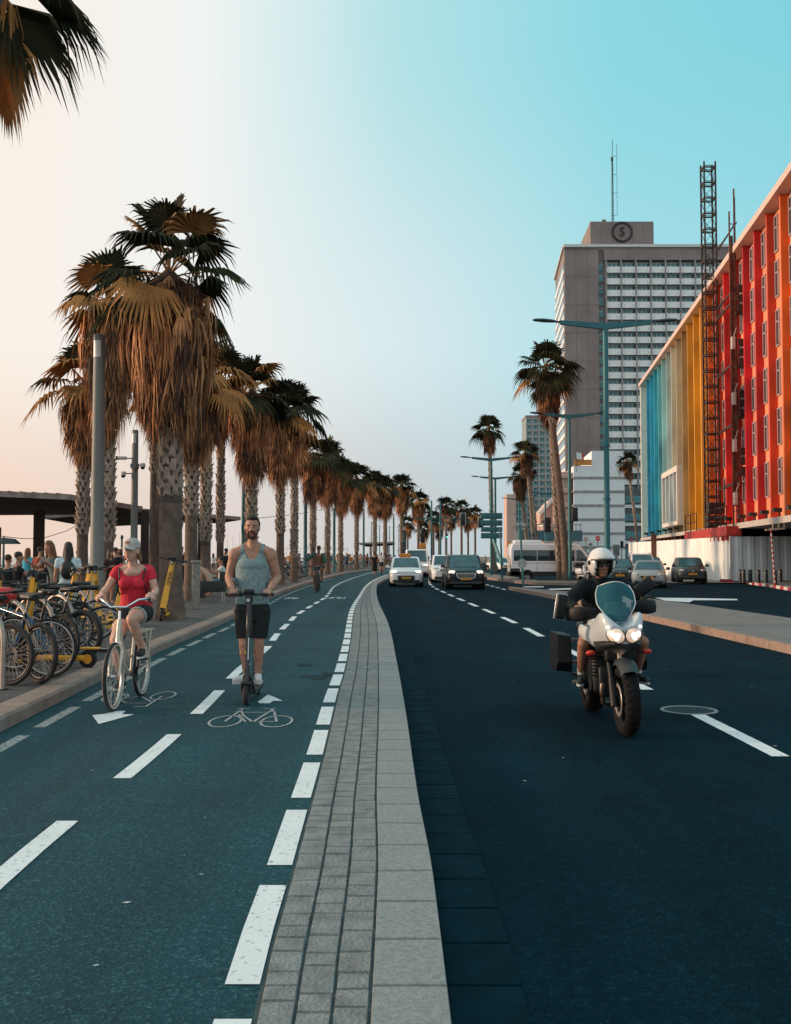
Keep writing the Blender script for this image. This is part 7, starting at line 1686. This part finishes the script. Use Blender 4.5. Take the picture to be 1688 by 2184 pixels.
# helmet: shell with a face opening, dark lining, peak edge
def helmet(rad, opening, m, name, par, thick):
    bm = bmesh.new(); bmesh.ops.create_uvsphere(bm, u_segments=44, v_segments=30, radius=1)
    kill = [f for f in bm.faces if opening(f.calc_center_median().normalized())]; bmesh.ops.delete(bm, geom=kill, context='FACES')
    for v in bm.verts: v.co = V(hc) + Mh @ V((v.co.x * rad[0], v.co.y * rad[1] + .012, v.co.z * rad[2] + (.022 if v.co.z > 0 else .022)))
    me = bpy.data.meshes.new(name); bm.to_mesh(me); bm.free(); me.materials.append(m); me.polygons.foreach_set('use_smooth', [True] * len(me.polygons))
    o = link(name, me, par); md = o.modifiers.new('t', 'SOLIDIFY'); md.thickness = thick; md.offset = -1; return o
opn = lambda c: (c.y < -.25 and c.z < .34 - .30 * abs(c.x) ** 2 and c.z > -.80 and abs(c.x) < .66) or c.z < -.82
hs_ = helmet((.140, .168, .158), opn, M('white_helmet', (.66, .65, .62), .22, coat=.7, var=.08, scale=9), 'helmet', ri, .012)
helmet((.128, .155, .146), lambda c: (c.y < -.30 and c.z < .26 - .25 * abs(c.x) ** 2 and c.z > -.86 and abs(c.x) < .58) or c.z < -.84, M('helmet_lining', (.008, .008, .009), .9), 'lining', hs_, .02)
g = MB(); g.tube([hc + Mh @ V((.128 * math.cos(a), .012 + .168 * math.sin(a) * 1.0 - .012, .058)) for a in [R(200 + 140 * k / 14) for k in range(15)]], .010, 8); g.build('visor_edge', BLACK, hs_)
for s in (-1, 1):
    g = MB(); g.cyl(hc + Mh @ V((s * .128, -.03, .03)), hc + Mh @ V((s * .146, -.03, .03)), .026, .022, 14); g.build('visor_hinge', BLACK, hs_)
g = MB(); g.rbox(q(-.033, -.088, .006), (.056, .012, .034), .012, M=Mh); g.rbox(q(.033, -.088, .006), (.056, .012, .034), .012, M=Mh); g.bar(q(-.02, -.09, .01), q(.02, -.09, .01), .008); g.build('sunglasses', BLACK, ri)
g = MB(); g.tube([q(-.075, .0, -.06), q(-.05, -.03, -.11), q(0, -.045, -.125), q(.05, -.03, -.11), q(.075, 0, -.06)], .008, 6); g.build('chin_strap', BLACK, ri)

# ---- bare chested cyclist farther up the lane
C0 = V((W(680, 46.8), 45.4, 0)); 
cz = G(679, 1264, 0); C0 = V((cz.x - .05, cz.y + .45, 0))
cb_ = bicycle('dark bicycle ridden by the bare chested man', BLKF, C0, 0, rim=RIMB, tyre=.024, group=None, pedal=R(100), spokes=16); cb_.scale = (1.12,) * 3
cy = thing('person', 'bare chested man in an open green shirt and swim shorts riding a dark bicycle', 'person', C0); cy.scale = (1.12,) * 3
hc = V((.02, .12, 1.66)); hp_, q, Mh = head_parts(hc, R(-8))
bp = hp_ + [('c', (.01, .16, 1.46), (.02, .14, 1.58), .06, .056), ('l', [((0, .30, .90), .16, .13), ((0, .27, 1.02), .15, .12), ((0, .23, 1.2), .165, .12), ((.005, .18, 1.38), .175, .11), ((.01, .17, 1.46), .09, .07)])]
shL, shR = V((-.19, .18, 1.42)), V((.20, .18, 1.42)); elL, elR = V((-.36, .06, 1.22)), V((.27, .14, 1.16)); wL, wR = V((-.55, -.02, 1.28)), V((.30, -.24, 1.06))
for sh, e, w in ((shL, elL, wL), (shR, elR, wR)): bp += [('c', sh, e, .058, .045), ('c', e, w, .045, .03)]
bp += open_hand(wL, (-1, -.1, .15), (0, 0, -1)) + grip_hand((.29, -.325, 1.0), (-1, 0, 0), wR)
hipL, hipR = V((-.1, .28, .93)), V((.1, .28, .93)); knL, knR = V((-.14, -.06, .66)), V((.16, -.12, .86)); anL, anR = V((-.13, .1, .24)), V((.14, .1, .50))
for h, k, a in ((hipL, knL, anL), (hipR, knR, anR)): bp += [('c', h, k, .09, .058), ('c', k, a, .058, .038), ('c', a, a + V((0, -.14, -.07)), .038, .034)]
skin('body', bp, SKIN_D, cy, .014, 5)
skin('hair', [('e', q(0, .02, .05), (.085, .10, .085), Mh)], HAIR_D, cy, .014, 3)
g = MB(); g.rbox(q(0, -.09, .008), (.13, .02, .035), .012, M=Mh); g.build('sunglasses', BLACK, cy)
for an in (anL, anR): shoe(cy, an - UP * .02, V((an.x, -.1, an.z - .09)), BLACK)
GRN = M('open_green_shirt', (.03, .10, .075), .85, var=.3)
skin('shirt', [('c', shL + V((.05, .06, .02)), shL, .07, .075), ('f', shL, lerp(elL, wL, .5), .085, .07), ('c', shR + V((-.05, .06, .02)), shR, .07, .075), ('f', shR, lerp(elR, wR, .4), .085, .07), ('l', [((0, .33, .98), .18, .10), ((0, .29, 1.2), .18, .10), ((0, .25, 1.44), .17, .08)])], GRN, cy, .016, 3)
skin('swim_shorts', [('l', [((0, .30, .86), .175, .14), ((0, .29, .99), .165, .135)]), ('f', hipL, lerp(hipL, knL, .5), .10, .09), ('f', hipR, lerp(hipR, knR, .5), .10, .09)], M('teal_black_shorts', (.02, .06, .065), .8, var=.5, scale=10), cy, .014, 3)
g = MB(); g.torus((0, .29, .985), (0, 0, 1), .158, .016, 24, 6); g.build('waistband', MULL, cy)

# ---- passers-by, sitters and the promenade crowd: a few poses, each built once
protos = {}
def passer(key, seat=False, stride=.0, arms='down', lean=0.0, hair='short', back=False, skirt=False, pack=False, vox=.022):
    if key in protos: return protos[key]
    t = thing('person', 'x', 'person', (0, 0, -50)); zH = .46 if seat else .90; ln = V((0, -lean, 0))
    hd = V((0, -.02, zH + .72)) + ln * 1.25; hp2, q2, M2 = head_parts(hd, 0, R(lean * 60)); n0 = V((0, .02, zH + .50)) + ln * .9
    bp = hp2 + [('c', n0, hd - UP * .06, .058, .054), ('l', [(V((0, .03, zH)), .15, .11), (V((0, .03, zH + .2)) + ln * .35, .14, .10), (V((0, .03, zH + .40)) + ln * .75, .17, .11), (n0 + UP * .03, .08, .07)])]
    sh = [V((s * .19, .02, zH + .46)) + ln * .85 for s in (-1, 1)]; hips = [V((s * .09, .03, zH)) for s in (-1, 1)]; tops = []; tr = []
    for i, s in enumerate((-1, 1)):
        if arms == 'down': e = sh[i] + V((s * .05, .03, -.28)); w = e + V((s * .0, -.08 + stride * s * .3, -.24))
        elif arms == 'bent': e = sh[i] + V((s * .08, .04, -.27)); w = e + V((-s * .12, -.2, .08))
        elif arms == 'reach': e = sh[i] + V((s * .03, -.2, -.16)); w = e + V((0, -.24, .10))
        else: e = sh[i] + V((s * .06, .02, -.28)); w = e + V((s * .02, -.14, -.14))
        bp += [('c', sh[i], e, .052, .040), ('c', e, w, .040, .027)] + open_hand(w, (w - e), (-s, 0, 0))
        if seat: k = hips[i] + V((0, -.42, .03)); a = k + V((0, .05, -.40))
        else: k = hips[i] + V((s * .01, -.03 + s * stride * .6, -.42)); a = k + V((0, .06 + s * stride * .9, -.40 + abs(stride) * .15))
        bp += [('c', hips[i], k, .088, .056), ('c', k, a, .055, .036), ('c', a + UP * .0, a + V((0, -.13, -.05)), .036, .032)]
        tops += [('c', sh[i] + V((-s * .08, 0, .02)), sh[i], .055, .066), ('f', sh[i], lerp(sh[i], e, .55), .066, .058)]
        tr += [('f', hips[i] + UP * .02, k, .105, .075), ('f', k, lerp(k, a, .45 if key[-1] != 'L' else .95), .075, .06)] if key[-1] == 'L' else [('f', hips[i] + UP * .02, lerp(hips[i], k, .8), .105, .085)]
    skin('body', bp, SKIN, t, vox, 4)
    skin('top', tops + [('l', [(V((0, .03, zH + .02)), .175, .13), (V((0, .03, zH + .2)) + ln * .35, .16, .12), (V((0, .03, zH + .40)) + ln * .75, .185, .125), (n0 + UP * .0, .11, .09)])], MULL, t, vox, 3)
    if skirt: skin('trousers', [('l', [(V((0, .0, zH - .55)), .23, .2), (V((0, .03, zH - .2)), .2, .16), (V((0, .03, zH + .1)), .165, .13)])], BKSH, t, vox, 3)
    else: skin('trousers', tr + [('l', [(V((0, .03, zH - .08)), .17, .13), (V((0, .03, zH + .08)), .165, .125)])], BKSH, t, vox, 3)
    hpz = [('e', q2(0, .025, .05), (.085, .10, .085))]
    if hair == 'long': hpz += [('c', q2(0, .07, .0), q2(0, .11, -.28), .085, .075), ('c', q2(-.07, .0, 0), q2(-.09, .02, -.25), .03, .03), ('c', q2(.07, .0, 0), q2(.09, .02, -.25), .03, .03)]
    if hair == 'bun': hpz += [('e', q2(0, .09, .09), (.045, .045, .045))]
    skin('hair', hpz, HAIR_D, t, vox * .8, 3)
    if pack: skin('backpack', [('e', n0 + V((0, .17, -.22)), (.15, .10, .2))], BLACK, t, vox, 3)
    protos[key] = t; return t
_cl = {}
def cloth(h):
    if h not in _cl: _cl[h] = M('cloth_' + h.strip('#'), hexc(h), .85, var=.2, scale=8)
    return _cl[h]
used = set()
def put(proto, label, loc, rz, top, trousers, skinm=SKIN, hair=HAIR_D, group=None, scale=1.0):
    o = protos[proto]
    if proto not in used: used.add(proto); c = o; c.location = loc; c.rotation_euler = (0, 0, rz); c['label'] = label; c.scale = (scale,) * 3
    else: c = dup(o, label, loc, rz, None, scale)
    if group: c['group'] = group
    elif 'group' in c: del c['group']
    repaint(c, 'top', cloth(top)); repaint(c, 'trousers', cloth(trousers)); repaint(c, 'body', skinm); repaint(c, 'hair', hair); return c
passer('standL', arms='down', hair='short'); passer('walkL', stride=.16, arms='down'); passer('walkS', stride=.14, arms='bent', hair='bun'); passer('longS', arms='bent', hair='long'); passer('sitL', seat=True, arms='fwd', hair='short'); passer('packL', arms='down', hair='long', pack=True, stride=.05); passer('leanS', arms='reach', hair='long', lean=.22); passer('reachL', seat=True, arms='reach', hair='short'); passer('coatL', stride=.12, arms='down', skirt=True)
PG = 'people on the promenade by the bicycles'
def ppos(px, Y, z=.125): q_ = at(px, 1187, Y); return V((q_.x, Y, z))
put('leanS', 'woman with long brown hair bending beside the girl with the backpack', ppos(124, 20.5), R(-20), '#5d6a6b', '#3a3f45', SKIN, HAIR_B, PG, .99)
put('packL', 'girl with long dark hair, white top and black backpack behind the parked bicycles', ppos(146, 19.6), R(15) + math.pi, '#bcd0d4', '#9fb9bd', SKIN, HAIR_D, PG, .97)
put('standL', 'man in a grey shirt seen from behind, left of the nearest lamp column', ppos(166.5, 44, -.05), math.pi, '#6e625a', '#2f3437', SKIN, HAIR_D, PG, 1.06)
put('longS', 'woman with a turquoise strap across her bare back near the pavilion post', ppos(60, 33), math.pi * .9, '#3fa3b5', '#20282b', SKIN, HAIR_B, PG, .97)
put('walkS', 'woman in a rust coloured top just right of the pavilion post', ppos(86, 32), R(160), '#8a3b24', '#1d2225', SKIN, HAIR_D, PG, .98)
put('sitL', 'dark haired person seated low at the picture edge under the large shade roof', ppos(18, 27), R(170), '#15181a', '#15181a', SKIN, HAIR_D, PG, 1.12)
put('reachL', 'dark seated figure left of the woman with the turquoise strap', ppos(40, 27), R(120), '#15181a', '#1c2022', SKIN, HAIR_D, PG, 1.18)
put('walkL', 'dark figure half hidden behind the bending woman', ppos(102, 40), R(200), '#1d2122', '#23282a', SKIN, HAIR_D, PG)
c = put('standL', 'man in a dark sleeveless top standing behind the woman cyclist cap', ppos(247, 33), R(170), '#14191c', '#25292c', SKIN, HAIR_D, PG, .98)
put('longS', 'curly dark haired woman looking down behind the handlebars of the yellow scooters', ppos(236, 30), R(60), '#3a1d18', '#20262a', SKIN, HAIR_D, PG, .93)
kp = G(471, 1272, .125); put('reachL', 'seated man in a white shirt stretching his arm toward the left', kp + V((0, .05, .02)), R(-75), '#d4dadb', '#5b7e88', SKIN, HAIR_D, PG, 1.06)
put('walkL', 'person in a cap behind the head of the seated man in white', ppos(483, 45), R(150), '#17191b', '#2a2e31', SKIN, HAIR_D, PG, 1.02)
put('coatL', 'woman in a dark red dress right beside the largest palm trunk', ppos(387, 36), R(30), '#2a1012', '#2a1012', SKIN, HAIR_D, PG, 1.02)
# two walkers with their backs turned and the cyclist riding away
n_ = G(799, 1228, 0); put('coatL', 'person in a long black coat walking away on the cycle lane', n_, math.pi, '#08090a', '#08090a', SKIN, HAIR_D, None, 1.06)
n_ = G(814, 1225.5, 0); put('walkS', 'cyclist in a white shirt riding away beside the black coat', n_ + V((0, 0, .16)), math.pi, '#c8ccca', '#2a3436', SKIN, HAIR_D, None, .98)
o = dup(fb, 'bicycle ridden away by the cyclist in the white shirt', n_ + V((0, .15, 0)), math.pi); del o['group']
n_ = G(768, 1205, .125); put('standL', 'man all in black standing right of the far palm trunk', n_, R(190), '#0b0d0e', '#0b0d0e', SKIN, HAIR_D, None, 1.0)
n_ = G(783, 1212, .125); put('packL', 'person with an orange top and dark backpack by the fourth teal lamp column', n_, R(185), '#b0693f', '#22303a', SKIN, HAIR_B, None, .98)
n_ = G(918, 1219, RZ); put('walkL', 'man in black walking on the road behind the white van', n_ + V((0, 14, 0)), R(10), '#101314', '#101314', SKIN, HAIR_D, None, 1.02)
rc = random.Random(21); names = {'#8d2a2a': 'dark red', '#c9cdcc': 'white', '#23282b': 'black', '#39607a': 'blue', '#a88f80': 'beige', '#6a7476': 'grey', '#b6743f': 'orange', '#3f6b5a': 'green', '#b58d96': 'pink', '#4f3f66': 'violet'}
bots = {'#1b1f22': 'black', '#33465a': 'denim blue', '#7d7064': 'tan', '#9aa3a4': 'pale grey'}
acts = [('standL', 'standing', ''), ('walkL', 'walking', ''), ('walkS', 'strolling', ''), ('longS', 'with long hair', ''), ('packL', 'with a backpack', '')]
seen = set(); made = 0
while made < 128:
    tc_, bc_ = rc.choice(list(names)), rc.choice(list(bots)); ac = rc.choice(acts); fac = rc.choice((0, math.pi, 1.5, -1.5)); fw = {0: 'facing forward', math.pi: 'from behind', 1.5: 'turned right', -1.5: 'turned left'}[fac]
    if made < 95: Y = rc.uniform(62, 165); x = kl(Y) - rc.uniform(1.6, 12) ; wh = 'main crowd'; z = .125
    elif made < 118: Y = rc.uniform(175, 240); x = kl(Y) - rc.uniform(-3, 14); wh = 'junction crowd'; z = .0
    else: Y = rc.uniform(48, 66); x = rc.uniform(-24, -11); wh = 'near the pavilions'; z = .125
    lab = 'person %s in %s top and %s bottoms, %s, %s' % (ac[1], names[tc_], bots[bc_], fw, wh)
    if lab in seen: continue
    seen.add(lab); made += 1
    put(ac[0], lab.replace(' bottoms', ' legwear') if False else lab, V((x, Y, z)), fac + rc.uniform(-.3, .3), tc_, bc_, rc.choice((SKIN, SKIN_P, SKIN_D, SKIN)), rc.choice((HAIR_D, HAIR_D, HAIR_B)), 'people crowding the promenade', rc.uniform(.93, 1.05))
for k, o in protos.items():
    if k not in used:
        for ch in list(o.children): bpy.data.objects.remove(ch)
        bpy.data.objects.remove(o)
